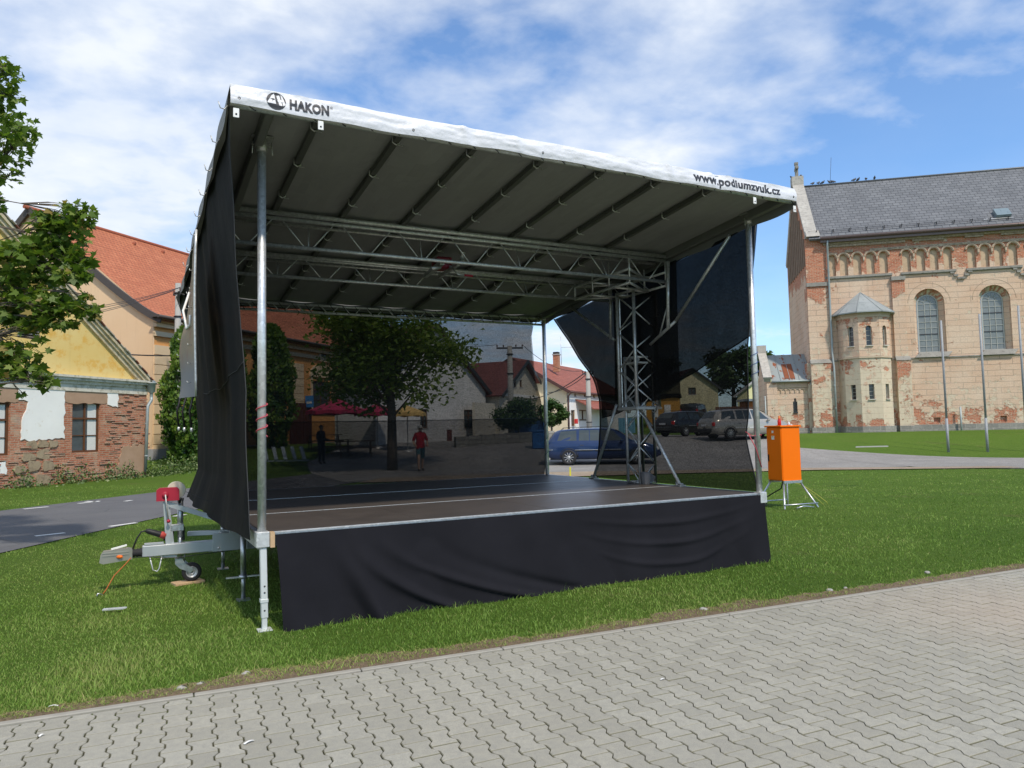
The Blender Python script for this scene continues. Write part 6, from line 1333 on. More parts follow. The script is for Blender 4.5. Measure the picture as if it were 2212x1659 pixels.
    o = pigeon(gwl.p(HW, zr + .76, -.55), 1.2, 20); prop(o, 'pigeon sitting right of the stone cross on the gable top', 'pigeon', 'pigeons on the church roof'); o = pigeon(gwl.p(HW + .25, zr + .76, -.02), 3.2, 21); prop(o, 'pigeon sitting left of the stone cross on the gable top', 'pigeon', 'pigeons on the church roof')
    return wl
CWL = church()
# ================================================================== HOUSES BEHIND THE STAGE
c8 = lambda x, y: ((900 + x / 2.212) / 1.6492, (1100 + y / 2.212) / 1.6492)
c6 = lambda x, y: ((1800 + x / 3.3175) / 1.6492, (1200 + y / 3.3175) / 1.6492)
r1 = lambda x, y: ((1900 + x / 2.4578) / 1.6492, (1100 + y / 2.4578) / 1.6492)
WHP = m_plaster('white_house_plaster', (.62, .61, .58), (.70, .69, .66), (.50, .48, .44), .6, 3, .66, .25); CRP = m_plaster('cream_plaster', (.66, .56, .38), (.72, .64, .48), (.46, .36, .25), .5, 2.5, .66, .3)
def gable_house(name, C, d, w, depth, zb, ze, zr, wallm, roofm, label, wins=(), swins=(), oh=.35, vdark=DARKM, left=False, wm=None):
    """gable wall along d from C; side wall runs away from the right end (or left)"""
    wl = Wall(C, d); 
    if wl.n.y > 0: wl.n = -wl.n
    h = empty(name, (C[0], C[1], zb), label, 'house'); bk = -wl.n
    m = MB(); panel(m, wl, [(0, zb - .6), (w, zb - .6), (w, ze), (w / 2, zr), (0, ze)], [rect(*q) for q in wins], 0, .16)
    sw = Wall((wl.p(w, 0).x, wl.p(w, 0).y), (bk.x, bk.y)); 
    if sw.n.dot(wl.t) < 0: sw.n = -sw.n
    panel(m, sw, rect(0, depth, zb - .6, ze), [rect(*q) for q in swins], 0, .16); lw = wl.p(0, 0); m.quad(lw + ZZ * (zb - .6), lw + bk * depth + ZZ * (zb - .6), lw + bk * depth + ZZ * ze, lw + ZZ * ze); m.build('wall', wallm, h)
    m = MB(); k = (zr - ze) / (w / 2); 
    slope(m, wl.p(w + oh, ze - oh * k + .1, oh), wl.p(w + oh, ze - oh * k + .1, -depth), wl.p(w / 2, zr + .1, -depth), wl.p(w / 2, zr + .1, oh), .10); slope(m, wl.p(-oh, ze - oh * k + .1, oh), wl.p(-oh, ze - oh * k + .1, -depth), wl.p(w / 2, zr + .1, -depth), wl.p(w / 2, zr + .1, oh), .10); rf_ = m.build('roof', roofm, h)
    m = MB()
    for a in (w + oh, -oh): m.beam(wl.p(a, ze - oh * k + .0, oh + .01), wl.p(w / 2, zr + .0, oh + .01), .06, .22)
    m.build('bargeboard', vdark, h); m = MB(); a = wl.p(w + oh, ze - oh * k, oh); m.tube([a + wl.t * .06, a + wl.t * .06 + bk * depth], .07, 8); m.build('gutter', vdark, h)
    for q in wins:
        if q[1] - q[0] > .3: window(wl, *q, -.12, wm or BROWNW, h, 2, 1, .06, .3 if q[3] - q[2] > 1 else 0, sill=.02)
        else: m = MB(); bar(m, wl, q[0], q[1], q[2], q[3], -.16, -.14); m.build('vent', vdark, h)
    for q in swins: window(sw, *q, -.12, wm or BROWNW, h, 2, 1, .07, 0, [(.1, .42), (.58, .9)] if 1 < q[1] - q[0] < 3 and q[3] - q[2] < 2 else None, sill=.02)
    return h, wl, sw, rf_
# white house whose gable shows through the back net
wlx = Wall((-7.4, 39.8), (.69, 1)); 
wpx_ = lambda a, b: (lambda p, q: (p[0], q[0], q[1], p[1]))(wlx.px(*c8(*a)), wlx.px(*c8(*b)))
wz = terr(-4, 44)
h1 = gable_house('white_house', (-7.4, 39.8), (.69, 1), 9.96, 3.2, .7, 4.1, 7.9, WHP, TILED, 'white gabled house seen through the back net right of the maple', [wpx_((1320, 790), (1380, 940)), wpx_((1665, 795), (1748, 940))], (), .3)
m = MB(); a = wlx.px(*c8(1550, 1010)); bar(m, wlx, a[0] - .22, a[0] + .22, a[1] - .45, a[1] + .45, 0, .04); m.build('meter_box', simple('brown_box', (.14, .05, .04), .6), h1[0])
m = MB(); a = wlx.px(*c8(1845, 1400)); bar(m, wlx, a[0] - .14, a[0] + .14, a[1] - .45, a[1] + .45, 0, .2); m.build('vent_pipe', CONC, h1[0])
# cream house with dark red roof
C2 = (-.84, 48.0); wl2 = Wall(C2, (.43, 1)); q2 = lambda a, b: (lambda p, q: (p[0], q[0], q[1], p[1]))(wl2.px(*c8(*a)), wl2.px(*c8(*b)))
h2 = gable_house('cream_house', C2, (.43, 1), 8.3, 9, 1.0, 3.95, 6.35, m_plaster('beige_plaster', (.56, .52, .42), (.63, .59, .49), (.42, .38, .30), .6, 3, .64, .25), TILED, 'beige house with dark red roof seen through the right part of the back net', [q2((2058, 560), (2078, 620)), q2((2105, 560), (2125, 620)), (1.2, 2.3, 1.9, 3.2), (5.4, 6.6, 1.9, 3.2)], (), .4)
m = MB(); bar(m, wl2, -.1, 8.4, 3.80, 3.98, 0, .16); m.build('cornice', WHITEP, h2[0]); m = MB(); bar(m, wl2, -3.0, -.0, .4, 3.3, -.5, -.3); m.build('yard_wall', bpy.data.materials['beige_plaster'], h2[0])
# cream and white house with red tiled roof, right of the back net
C3 = (.35, 47.6); ang_ = Vector((1, -.5, 0)).normalized(); hw3 = 4.35
P3 = at(1226, 926, 53.0); g3 = Vector((-1, .5, 0)).normalized(); L3 = P3 + g3 * 8.6; C3 = (L3.x, L3.y); wl3 = Wall(C3, (1, -.5)); zz3 = terr(3, 52)
ze3 = wl3.px(1227, 841)[1]; zr3 = wl3.px(1157, 771)[1]
s3 = Wall((wl3.p(8.6, 0).x, wl3.p(8.6, 0).y), (-wl3.n.x if wl3.n.y < 0 else wl3.n.x, -wl3.n.y if wl3.n.y < 0 else wl3.n.y))
if s3.n.x < 0: s3.n = -s3.n
sq = lambda a, b: (lambda p, q: (p[0], q[0], q[1], p[1]))(s3.px(*c6(*a)), s3.px(*c6(*b)))
sw_ = [sq((815, 670), (835, 700)), sq((928, 680), (950, 708)), sq((1037, 688), (1057, 715)), sq((775, 865), (825, 1050)), sq((870, 862), (985, 985))]
h3 = gable_house('red_roof_house', C3, (1, -.5), 8.6, 14, .9, ze3, zr3, CRP, TILEB, 'cream house with bright red tiled roof and brick chimney behind the blue car', [(4.3, 4.9, 4.0, 4.9), (6.4, 6.8, 2.9, 3.2)], sw_, .35, simple('brown_metal', (.09, .045, .04), .5))
m = MB(); bar(m, s3, .02, 13.9, .3, ze3 - .02, .004, .02)
m = MB(); panel(m, s3, rect(.03, 13.9, .3, ze3 - .03), [rect(*q) for q in sw_], .015, .03); m.build('white_render', simple('white_render', (.74, .74, .73), .85, 0, .05, 2), h3[0])
m = MB(); pa = s3.p(sq((825, 730), (900, 800))[0], 0, 0); t0 = sq((825, 730), (900, 800))[0]; t1 = t0 + 6.5; zp = s3.px(*c6(825, 735))[1]; slope(m, s3.p(t0, zp - .75, 1.5), s3.p(t1, zp - .75, 1.5), s3.p(t1, zp, .02), s3.p(t0, zp, .02), .08); m.build('lean_to_roof', TILEB, h3[0])
m = MB(); m.tube([s3.p(.25, ze3 - .1, .35), s3.p(.05, ze3 - .5, .1), s3.p(.05, .8, .1)], .06, 8); m.build('downpipe', bpy.data.materials['brown_metal'], h3[0])
cp = at(*c6(605, 262), 57.0); m = MB(); m.box(cp - ZZ * .35, (.42, .42, 1.3), (wl3.t, wl3.n, ZZ)); ch = m.build('chimney', m_brickwall('chimney_brick', ext=.8), h3[0]); m = MB(); m.box(cp + ZZ * .34, (.52, .52, .08), (wl3.t, wl3.n, ZZ)); m.box(cp + ZZ * .46, (.40, .40, .16), (wl3.t, wl3.n, ZZ), 1); m.build('chimney_cap', [CONC, BLACKP], ch)
an = at(*c6(662, 270), 57.0); m = MB(); m.tube([an - ZZ * .4, an + ZZ * 1.8], .022, 6); m.tube([an + ZZ * .95, an + ZZ * .95 + Vector((.85, 0, 0))], .012, 5)
for k in range(6): m.tube([an + ZZ * .95 + Vector((.12 + k * .14, -.2, 0)), an + ZZ * .95 + Vector((.12 + k * .14, .2, 0))], .007, 5)
m.build('roof_aerial', ALUD, h3[0])
m = MB(); p = s3.px(*c6(785, 1000)); m.bbox(s3.p(p[0], p[1], .35), (.30, .2, .36), (s3.t, s3.n, ZZ), .03); prop(m.build('post_box', simple('red_box', (.50, .03, .03), .5), None), 'small red letter box by the door of the house with the red roof', 'letter box')
# far side of the square on the right
OB = at(1426, 918, 66); ow = Wall((at(1400, 900, 66).x, 66), (1, -.25)); zo = terr(OB.x, 66); ob = empty('orange_shed', (ow.P.x, ow.P.y, zo), 'low orange building with two pale framed panels seen through the right net', 'building')
m = MB(); m.box(ow.p(1.3, zo + 1.35, -2.5) , (2.9, 5, 2.9), (ow.t, ow.n, ZZ)); m.build('wall', simple('orange_render', (.50, .26, .05), .85, 0, .2, 3), ob); m = MB(); bar(m, ow, -.3, 2.9, zo + 2.75, zo + 2.95, -5.2, .25); m.build('roof', DARKM, ob)
for a in (.35, 1.45): m = MB(); bar(m, ow, a, a + .55, zo + .9, zo + 2.0, 0.01, .05); m.build('window', WHITEP, ob)
bw = at(1354, 922, 58); m = MB(); m.box((bw.x, 58, terr(bw.x, 58) + .55), (1.3, .12, 1.3)); 
for k in range(5): m.box((bw.x - .5 + k * .25, 57.92, terr(bw.x, 58) + .55), (.03, .05, 1.28))
prop(m.build('blue_gate', simple('pale_blue_paint', (.16, .38, .52), .6), None), 'pale blue metal gate left of the orange building behind the mast', 'gate')
YH = at(1507, 896, 84); gh = gable_house('yellow_house', (YH.x - 3.2, 85), (1, .05), 6.0, 9, 2.6, terr(YH.x, 84) + 3.4, terr(YH.x, 84) + 5.6, m_plaster('ochre_plaster', (.52, .46, .28), (.60, .54, .36), None, .6, 3), TILED, 'pale ochre gabled house far behind the right net', [(2.5, 3.4, 5.2, 6.0), (2.5, 3.4, 3.4, 4.2)], (), .3)
fz = MB()
for k in range(16): p = at(1548 + k * 4.6, 893, 72); fz.bbox((p.x, 72, terr(p.x, 72) + .75), (.19, .05, 1.5), None, .01)
prop(fz.build('board_fence', simple('brown_fence', (.17, .065, .03), .8, 0, .3, 4), None), 'red brown board fence beyond the parked estate cars', 'fence')
yb = at(1648, 862, 70); yy = empty('yellow_building', (yb.x, 74, 2.2), 'pale yellow building with sloping roof just left of the church annex', 'building'); m = MB(); ywl = Wall((yb.x - 1.2, 74), (1, 0)); ywl.n = Vector((0, -1, 0)); panel(m, ywl, [(0, 1.5), (9, 1.5), (9, 7.2), (3.5, 7.2), (0, 4.6)], [rect(.5, 1.2, 3.0, 4.0)], 0, .15); m.build('wall', simple('pale_yellow', (.68, .66, .38), .85, 0, .06, 2), yy)
m = MB(); m.beam(ywl.p(-.4, 4.35, .1), ywl.p(3.6, 7.35, .1), .5, .14); m.build('roof', CONC, yy); m = MB(); bar(m, ywl, .5, 1.2, 3.0, 4.0, -.14, -.1); m.build('window', GLASS, yy)
ok_ = at(1632, 880, 60); kb = empty('kiosk', (ok_.x - .3, 60, terr(ok_.x, 60)), 'small orange brown wooden kiosk beside the front right post', 'kiosk'); kz = terr(ok_.x, 60); m = MB(); m.bbox((ok_.x - .3, 60, kz + 1.1), (1.5, 1.5, 2.3), None, .02); m.build('wall', simple('orange_wood', (.42, .15, .05), .7, 0, .2, 3), kb); m = MB(); m.box((ok_.x - .3, 59.98, kz + 2.35), (1.9, 1.9, .18)); m.build('roof', WHITEP, kb); m = MB(); m.box((ok_.x - .05, 59.24, kz + 1.3), (.5, .03, 1.0)); m.build('window', GLASS, kb)
BG = m_leaf('far_leaf', (.018, .045, .012), (.040, .085, .020), (.075, .13, .03), .2)
tree('tree', (at(1585, 850, 92).x, 92), 8.8, (1.0, 8.8), 4.6, 4200, .55, BG, 'wide dark tree rising behind the board fence', seed=31, lumps=18, tb=.2, trunk=.3); tree('tree', (at(1440, 850, 96).x, 96), 8.0, (1.0, 8.0), 3.6, 2600, .55, BG, 'dark round tree left of the ochre house', seed=32, lumps=14, tb=.2, trunk=.3); tree('tree', (at(1640, 850, 88).x, 86), 7.6, (1.5, 7.6), 2.2, 2200, .4, BG, 'slim tree between the kiosk and the yellow building', seed=33, lumps=12, tb=.2, trunk=.2)
tree('small_tree', (at(1191, 900, 43).x, 43), 2.15, (.55, 2.25), .95, 6500, .13, BG, 'rounded bright green bushy tree left of the blue car roof', seed=34, lumps=16, tb=.2, trunk=.07); tree('small_tree', (at(1120, 900, 41).x, 41), 2.4, (.5, 2.4), 1.5, 4200, .14, BG, 'dark bushy shrub in front of the beige house', seed=35, lumps=18, tb=.15, trunk=.07, cat='shrub')
bx = at(1660, 880, 64); m = MB(); hx = MB(); g = np.random.default_rng(8); n = 5200; P = np.stack([bx.x - 1 + g.random(n) * 4.5, 62 + g.random(n) * .9, terr(bx.x, 62) + g.random(n) ** .8 * 1.55], 1); o = leafset('hedge', P, .17, BG, None, 9, .5, 'leaf', .3 + .5 * g.random(n), nrm=.4); prop(o, 'low clipped green hedge left of the church annex', 'hedge')
# garden wall, barrels and blue gates behind the back net
def wallrun(name, a, b, zh, th, mat, label, cat, dz=0): 
    A = Vector((a[0], a[1], 0)); B = Vector((b[0], b[1], 0)); m = MB(); n = 8
    for k in range(n): p = A.lerp(B, k / n); q = A.lerp(B, (k + 1) / n); z = terr((p.x + q.x) / 2, (p.y + q.y) / 2); d = (q - p).normalized(); m.box((p + q) / 2 + ZZ * (z + zh / 2 - .15), ((q - p).length - .01, th, zh + .3), (d, d.cross(ZZ), ZZ))
    return prop(m.build(name, mat, None), label, cat)
wallrun('stone_wall', (-3.0, 38.0), (2.2, 40.6), .55, .3, m_stone('garden_stone', (.26, .25, .22), (.34, .33, .29), (.18, .17, .15), .5, .22), 'low stone garden wall in front of the white house', 'wall')
wallrun('blue_fence', (.05, 42.0), (1.95, 42.6), 1.2, .06, simple('blue_sheet', (.04, .13, .34), .5), 'bright blue sheet fence by the concrete pole', 'fence')
m = MB(); p = Vector((at(1163, 950, 37).x, 37, terr(1, 37))); m.bbox((p.x, p.y, p.z + .42), (.62, .6, .84), None, .04); m.bbox((p.x, p.y, p.z + .87), (.68, .66, .07), None, .02); prop(m.build('blue_bin', simple('blue_bin', (.03, .14, .38), .5), None), 'blue waste bin standing behind the rear right corner of the stage', 'bin')
# ================================================================== POLES AND WIRES
def conc_pole(x, y, zt, r, label, arms, seed=0, par=None):
    z0 = terr(x, y); t = empty('utility_pole', (x, y, z0), label, 'utility pole', 'concrete utility poles'); m = MB(); m.tube([(x, y, z0 - .3), (x, y, zt)], [r * 1.25, r * .85], 12); m.build('pole', m_plaster('pole_concrete', (.30, .295, .27), (.37, .36, .33), None, 1, 6), t)
    m = MB(); ar = []
    for dz, L, an in arms:
        d = Vector((math.cos(an), math.sin(an), 0)); m.beam(Vector((x, y, zt - dz)) - d * L, Vector((x, y, zt - dz)) + d * L, .09, .09)
    for z in (zt - .5, zt - 1.6, zt - 3.2): m.tube([(x, y, z), (x, y, z + .06)], r * 1.25, 12)
    m.build('crossarm', DARKM, t)
    for dz, L, an in arms:
        d = Vector((math.cos(an), math.sin(an), 0))
        for s in (-1, -.5, .5, 1): p = Vector((x, y, zt - dz + .06)) + d * L * s * .95; mm_ = MB(); mm_.lathe(p, ZZ, [(0, .02), (.04, .045), (.07, .03), (.10, .045), (.13, .02), (.14, 0)], 8); ar.append(p + ZZ * .14); mm_.build('insulator', simple('brown_ceramic', (.10, .045, .03), .3), t)
    return ar
pA = conc_pole(-15.55, 34.2, 8.75, .145, 'concrete utility pole half hidden by the bright thuja left of the stage', [(.45, .62, 2.3)])
pB = conc_pole(at(1102, 800, 41.5).x, 41.5, 6.3, .16, 'concrete pole with short crossarm seen through the back net', [(.12, .75, .1)])
pC = conc_pole(at(1271, 850, 46).x, 46, 5.1, .15, 'concrete pole standing behind the blue car', [(.15, .35, .2)])
def wire(name, p, q, sagv, r, label, group='overhead wires'):
    m = MB(); p = Vector(p); q = Vector(q); m.tube([p.lerp(q, k / 16) - ZZ * sagv * 4 * (k / 16) * (1 - k / 16) for k in range(17)], r, 5); return prop(m.build(name, DARKM, None), label, 'wire', group)
A0 = Vector((-15.55, 34.2, 5.35)); wire('cable', A0 - Vector((.15, 0, 0)), at(95, 748, 27.5), -.02 + .12, .03, 'thick black cable running from the left utility pole across the yellow gable')
for k, (py, lab) in enumerate(((697, 'topmost thin wire across the peach gable'), (706, 'second thin wire from the top across the peach gable'), (716, 'third thin wire across the peach gable'), (724, 'lowest thin wire across the peach gable'))): wire('wire', pA[k], at(-30, py - 8, 27), .25, .012, lab)
wire('wire', pB[0], at(965, 745, 44), .1, .014, 'thin wire from the crossarm towards the white house', ); wire('wire', pB[3], pC[0], .5, .016, 'thin wire between the two poles right of the back net')
wire('wire', pC[1] - ZZ * .1, at(1150, 862, 50), .25, .03, 'dark cable from the pole behind the car to the cream gable'); wire('wire', pC[2], at(1185, 848, 50), .3, .025, 'lower sagging cable between pole and red roofed house')
def mast_pole(x, y0, ytop, Y, label, r=.045):
    p = at(x, y0, Y); z0 = terr(p.x, Y); zt = at(x - 7, ytop, Y).z; m = MB(); m.tube([(p.x, Y, z0 - .1), (p.x, Y, z0 + 1.5)], r * 1.25, 12); m.tube([(p.x, Y, z0 + 1.5), (p.x, Y, zt)], r, 12); o = m.build('steel_mast', m_galv('mast_zinc', (.30, .315, .33), .6, .15), None, label, 'flagpole', 'flagpoles on the church lawn')
mast_pole(2048, 962, 692, 33.0, 'left bare steel pole on the lawn before the first arched church window'); mast_pole(2133, 963, 678, 32.8, 'right bare steel pole on the lawn before the second arched church window'); mast_pole(2219, 965, 660, 32.6, 'bare steel pole at the right edge of the picture')
# ================================================================== PUB GARDEN THINGS
def parasol(x, y, zt, r, col, label, seed=0):
    z0 = terr(x, y); t = empty('parasol', (x, y, z0), label, 'parasol', 'pub parasols'); m = MB(); m.tube([(x, y, z0), (x, y, zt)], .025, 8); m.lathe((x, y, z0), ZZ, [(0, .25), (.08, .22), (.1, .03)], 14); m.build('pole', ALUD, t)
    m = MB(); n = 8; ap = Vector((x, y, zt)); rim = [Vector((x + r * math.cos(2 * math.pi * k / n + .3), y + r * math.sin(2 * math.pi * k / n + .3), zt - r * .42)) for k in range(n)]
    for k in range(n):
        a, b = rim[k], rim[(k + 1) % n]; c = (a + b) / 2 + ZZ * .05; m.add([ap, a, c], [(0, 1, 2)]); m.add([ap, c, b], [(0, 1, 2)]); m.quad(a, a - ZZ * .18, (a + b) / 2 - ZZ * .12, c); m.quad(c, (a + b) / 2 - ZZ * .12, b - ZZ * .18, b)
    m.build('canopy', simple(col[0], col[1], .8, 0, .15, 3), t); m = MB()
    for q in rim: m.tube([ap - ZZ * .05, q - ZZ * .02], .008, 5)
    m.build('rib', ALUD, t)
CR = ('crimson_canvas', (.30, .018, .060))
p = at(728, 880, 37.5); parasol(p.x, 37.5, 3.35, 1.55, CR, 'large crimson parasol in front of the dark pub window'); p = at(815, 880, 38.5); parasol(p.x, 38.5, 3.1, 1.2, CR, 'smaller crimson parasol beside the maple trunk'); p = at(880, 890, 37); parasol(p.x, 37, 2.9, .95, ('yellow_canvas', (.55, .36, .12)), 'yellow parasol between the maple trunk and the white house')
m = MB(); a = PWL.px(*c8(280, 740)); b = PWL.px(*c8(445, 1080)); bar(m, PWL, a[0], b[0], b[1] - .1, a[1], .12, .22); 
for k in range(6): t_ = a[0] + (b[0] - a[0]) * (k + .5) / 6; bar(m, PWL, t_ - .02, t_ + .02, b[1], a[1], .22, .25)
prop(m.build('wooden_gate', simple('dark_brown_wood', (.075, .022, .014), .7, 0, .3, 3), None), 'tall dark brown wooden gate at the left end of the pub front', 'gate')
m = MB(); a = PWL.px(*c8(400, 690)); q = PWL.p(a[0], a[1], .1); m.box(q + PWL.n * .35 - ZZ * .35, (.04, .6, .75), (PWL.t, PWL.n, ZZ)); m.tube([q, q + PWL.n * .7], .015, 6, 1); m.box(q + PWL.n * .35 - ZZ * .42, (.045, .4, .14), (PWL.t, PWL.n, ZZ), 2); prop(m.build('pub_sign', [simple('sign_blue', (.05, .22, .55), .5), DARKM, WHITEP], None), 'small blue hanging sign beside the dark pub window', 'sign')
def bench_table(x, y, rz, label):
    z0 = terr(x, y); t = empty('picnic_table', (x, y, z0), label, 'picnic table', 'pub tables'); A = Vector((math.cos(rz), math.sin(rz), 0)); B = Vector((-A.y, A.x, 0)); c = Vector((x, y, z0)); WD = simple('table_wood', (.14, .08, .045), .7, 0, .3, 6); m = MB()
    for k in range(4): m.bbox(c + B * (-.27 + k * .18) + ZZ * .75, (1.8, .16, .04), (A, B, ZZ), .005)
    m.build('tabletop', WD, t)
    for s in (-1, 1): m = MB(); m.bbox(c + B * s * .62 + ZZ * .44, (1.8, .26, .04), (A, B, ZZ), .005); m.build('bench_seat', WD, t)
    for s in (-1, 1): m = MB(); e = c + A * s * .7; m.beam(e + B * .55, e + B * .18 + ZZ * .73, .05, .09); m.beam(e - B * .55, e - B * .18 + ZZ * .73, .05, .09); m.beam(e - B * .72 + ZZ * .40, e + B * .72 + ZZ * .40, .05, .09); m.build('leg_frame', WD, t)
for px_, Y, rz, lab in ((720, 36.2, .3, 'wooden picnic table left of the large crimson parasol'), (768, 35.6, .25, 'wooden picnic table nearest the maple trunk on its left'), (700, 38.5, .4, 'wooden picnic table close to the pub wall')): bench_table(at(px_, 960, Y).x, Y, rz, lab)
# slatted rack on the ground by the thuja
m = MB(); p = at(620, 993, 33)
for k in range(5): m.beam((p.x - .9 + k * .42, 33.0, .16 + .3), (p.x - 1.35 + k * .42, 34.0, .25 + .75), .16, .03)
m.beam((p.x - 1.2, 33.05, .40), (p.x + 1.0, 33.05, .40), .04, .06); prop(m.build('slatted_rack', simple('grey_blue_board', (.30, .35, .38), .7), None), 'leaning grey slatted rack by the thuja behind the stage', 'rack')
# dark gate or boarding beneath the tree
m = MB(); a = at(814, 940, 41.5); b = at(878, 940, 42.5); zt_ = terr(a.x, 42); m.box(((a.x + b.x) / 2, 42, zt_ + .8), (b.x - a.x, .1, 1.9)); m.box((a.x + .25, 41.93, zt_ + 1.35), (.22, .02, .35), None, 1); prop(m.build('dark_gate', [simple('dark_grey_gate', (.055, .055, .06), .6), WHITEP], None), 'dark grey gate with a small white notice behind the maple trunk', 'gate')
# ================================================================== VEHICLES
def make_car(name, label, cat, paint, L=4.7, Wd=1.76, H=1.46, kind='wagon', loc=(0, 0), rz=0, group=None, lower=None, rails=True, roughp=.22, rimk=10):
    """x forward, built at the origin, then turned and moved"""
    t = empty(name, (0, 0, 0), label, cat, group)
    X = lambda f: -L / 2 + f * L
    # stations: x fraction, belt z, roof z (== belt on bonnet), half width at sill, belt, roof
    if kind == 'wagon': stt = [(0, .62, .62, .70, .62, .60), (.012, .80, .84, .80, .76, .70), (.03, .90, 1.02, .84, .80, .66), (.085, .935, 1.34, .87, .83, .60), (.13, .94, 1.41, .88, .84, .585), (.30, .935, 1.455, .88, .845, .59), (.50, .925, 1.46, .88, .845, .59), (.60, .915, 1.42, .88, .84, .585), (.66, .91, 1.30, .88, .835, .59), (.745, .90, .985, .88, .825, .66), (.775, .885, .93, .88, .82, .66), (.88, .80, .84, .87, .79, .62), (.955, .68, .72, .82, .72, .55), (.99, .55, .57, .70, .62, .50), (1, .48, .49, .64, .58, .5)]
    elif kind == 'van': stt = [(0, .75, .8, .78, .78, .74), (.02, .95, 1.5, .86, .85, .78), (.05, 1.0, 1.86, .88, .87, .74), (.4, 1.0, 1.9, .88, .87, .75), (.70, 1.0, 1.86, .88, .87, .74), (.80, 1.0, 1.45, .88, .86, .74), (.88, .96, 1.05, .87, .84, .72), (.97, .75, .8, .82, .78, .66), (1, .5, .52, .7, .66, .6)]
    else: stt = [(0, .62, .62, .70, .62, .60), (.015, .82, .86, .80, .76, .68), (.05, .90, 1.0, .84, .80, .64), (.16, .93, 1.36, .86, .82, .57), (.34, .92, 1.42, .86, .83, .57), (.52, .91, 1.39, .86, .83, .57), (.68, .90, 1.0, .86, .81, .64), (.72, .88, .92, .86, .80, .64), (.86, .80, .83, .85, .77, .6), (.96, .66, .7, .8, .7, .52), (1, .48, .5, .66, .6, .5)]
    hs = H / 1.46; ws = Wd / 1.76
    ring = []
    for f, zb_, zr_, ws_, wb, wr in stt:
        zb_ *= hs if kind != 'van' else 1; zr_ *= hs if kind != 'van' else 1; x = X(f); z0 = .22 if .03 < f < .97 else .30
        R_ = [(ws_ * ws * .80, z0), (ws_ * ws * .98, z0 + .06), (ws_ * ws, z0 + .28), (ws_ * ws * 1.0, (z0 + .28 + zb_) / 2 + .04), (wb * ws, zb_), (wb * ws - .012, zb_ + .012), ((wb * .35 + wr * .65) * ws + .012, zb_ + (zr_ - zb_) * .62), (wr * ws, zr_ - .045 * (zr_ - zb_ > .1)), (wr * ws * .80, zr_ - .008), (0, zr_ + .008)]
        ring.append([Vector((x, y, z)) for y, z in R_])
    m = MB(); n = len(ring[0])
    for s in (1, -1):
        vs = [Vector((p.x, p.y * s, p.z)) for r_ in ring for p in r_]; fs = []
        for i in range(len(ring) - 1):
            for j in range(n - 1): q = (i * n + j, i * n + j + 1, (i + 1) * n + j + 1, (i + 1) * n + j); fs.append(q if s < 0 else q[::-1])
        m.add(vs, fs, 0, True); m.add([Vector((p.x, p.y * s, p.z)) for p in ring[0]], [list(range(n))]); m.add([Vector((p.x, p.y * s, p.z)) for p in ring[-1]], [list(range(n))])
    m.box((0, 0, .24), (L * .92, Wd * .8, .06), None, 1)
    pm, pt, pb = newmat(name + '_paint'); pb.inputs['Base Color'].default_value = (*paint, 1); pb.inputs['Metallic'].default_value = .25; pb.inputs['Roughness'].default_value = roughp; pb.inputs['Coat Weight'].default_value = .6; pb.inputs['Coat Roughness'].default_value = .05
    dn = pt.noise(3, 5, .6, pt.coord()); pt.set(pb.inputs['Base Color'], pt.mix(dn, tuple(c * .85 for c in paint), tuple(min(1, c * 1.12 + .01) for c in paint)))
    body = m.build('body', [pm, BLACKP], t)
    def surf(f, lvl, s, off=.006):
        """point on the flank: lvl 0 at belt .. 1 at roof edge"""
        fr = [q[0] for q in stt]; g = lambda k: np.interp(f, fr, [q[k] for q in stt]); zb_, zr_, wb, wr = g(1) * (hs if kind != 'van' else 1), g(2) * (hs if kind != 'van' else 1), g(4) * ws, g(5) * ws
        z = zb_ + .03 + (zr_ - zb_ - .10) * lvl; fr_ = (z - zb_) / max(zr_ - zb_, .01); y = (wb - .012) + ((wb * .35 + wr * .65) + .012 - (wb - .012)) * fr_ / .62 if fr_ < .62 else ((wb * .35 + wr * .65) + .012) + (wr - (wb * .35 + wr * .65) - .012) * (fr_ - .62) / .34
        return Vector((X(f), (y + off) * s, z))
    gl = m_glass('car_glass', (.035, .045, .045), .06)
    wins = {'wagon': [((.105, .135), (.275, .275)), ((.295, .30), (.385, .385)), ((.392, .392), (.475, .472)), ((.49, .485), (.70, .595))], 'van': [((.08, .08), (.32, .32)), ((.35, .35), (.6, .6)), ((.63, .63), (.80, .72))], 'hatch': [((.12, .18), (.30, .30)), ((.32, .32), (.64, .50))]}[kind]
    for s in (1, -1):
        for (b0, t0), (b1, t1) in wins:
            m = MB(); 
            for q in range(4): m.grid(lambda a, b: surf(b0 + (t0 - b0) * b + ((b1 + (t1 - b1) * b) - (b0 + (t0 - b0) * b)) * a, b, s), 6, 6, 0, True) if q == 0 else None
            m.build('side_window', gl, t)
    # rear and front screens
    fr = [q[0] for q in stt]; top = lambda f: np.interp(f, fr, [q[2] for q in stt]) * (hs if kind != 'van' else 1); wr_ = lambda f: np.interp(f, fr, [q[5] for q in stt]) * ws
    for f0, f1, sg, nm in (((.033, .082, -1, 'rear_screen'), (.735, .615, 1, 'windscreen')) if kind == 'wagon' else ((.022, .045, -1, 'rear_screen'), (.87, .72, 1, 'windscreen')) if kind == 'van' else ((.055, .15, -1, 'rear_screen'), (.67, .54, 1, 'windscreen'))):
        m = MB(); m.grid(lambda a, b: Vector((X(f0 + (f1 - f0) * b) + sg * .010, (a * 2 - 1) * wr_(f0 + (f1 - f0) * b) * .86, top(f0 + (f1 - f0) * b) + .012)), 8, 6, 0, True); m.build(nm, gl, t)
    # wheels
    wr0 = .315
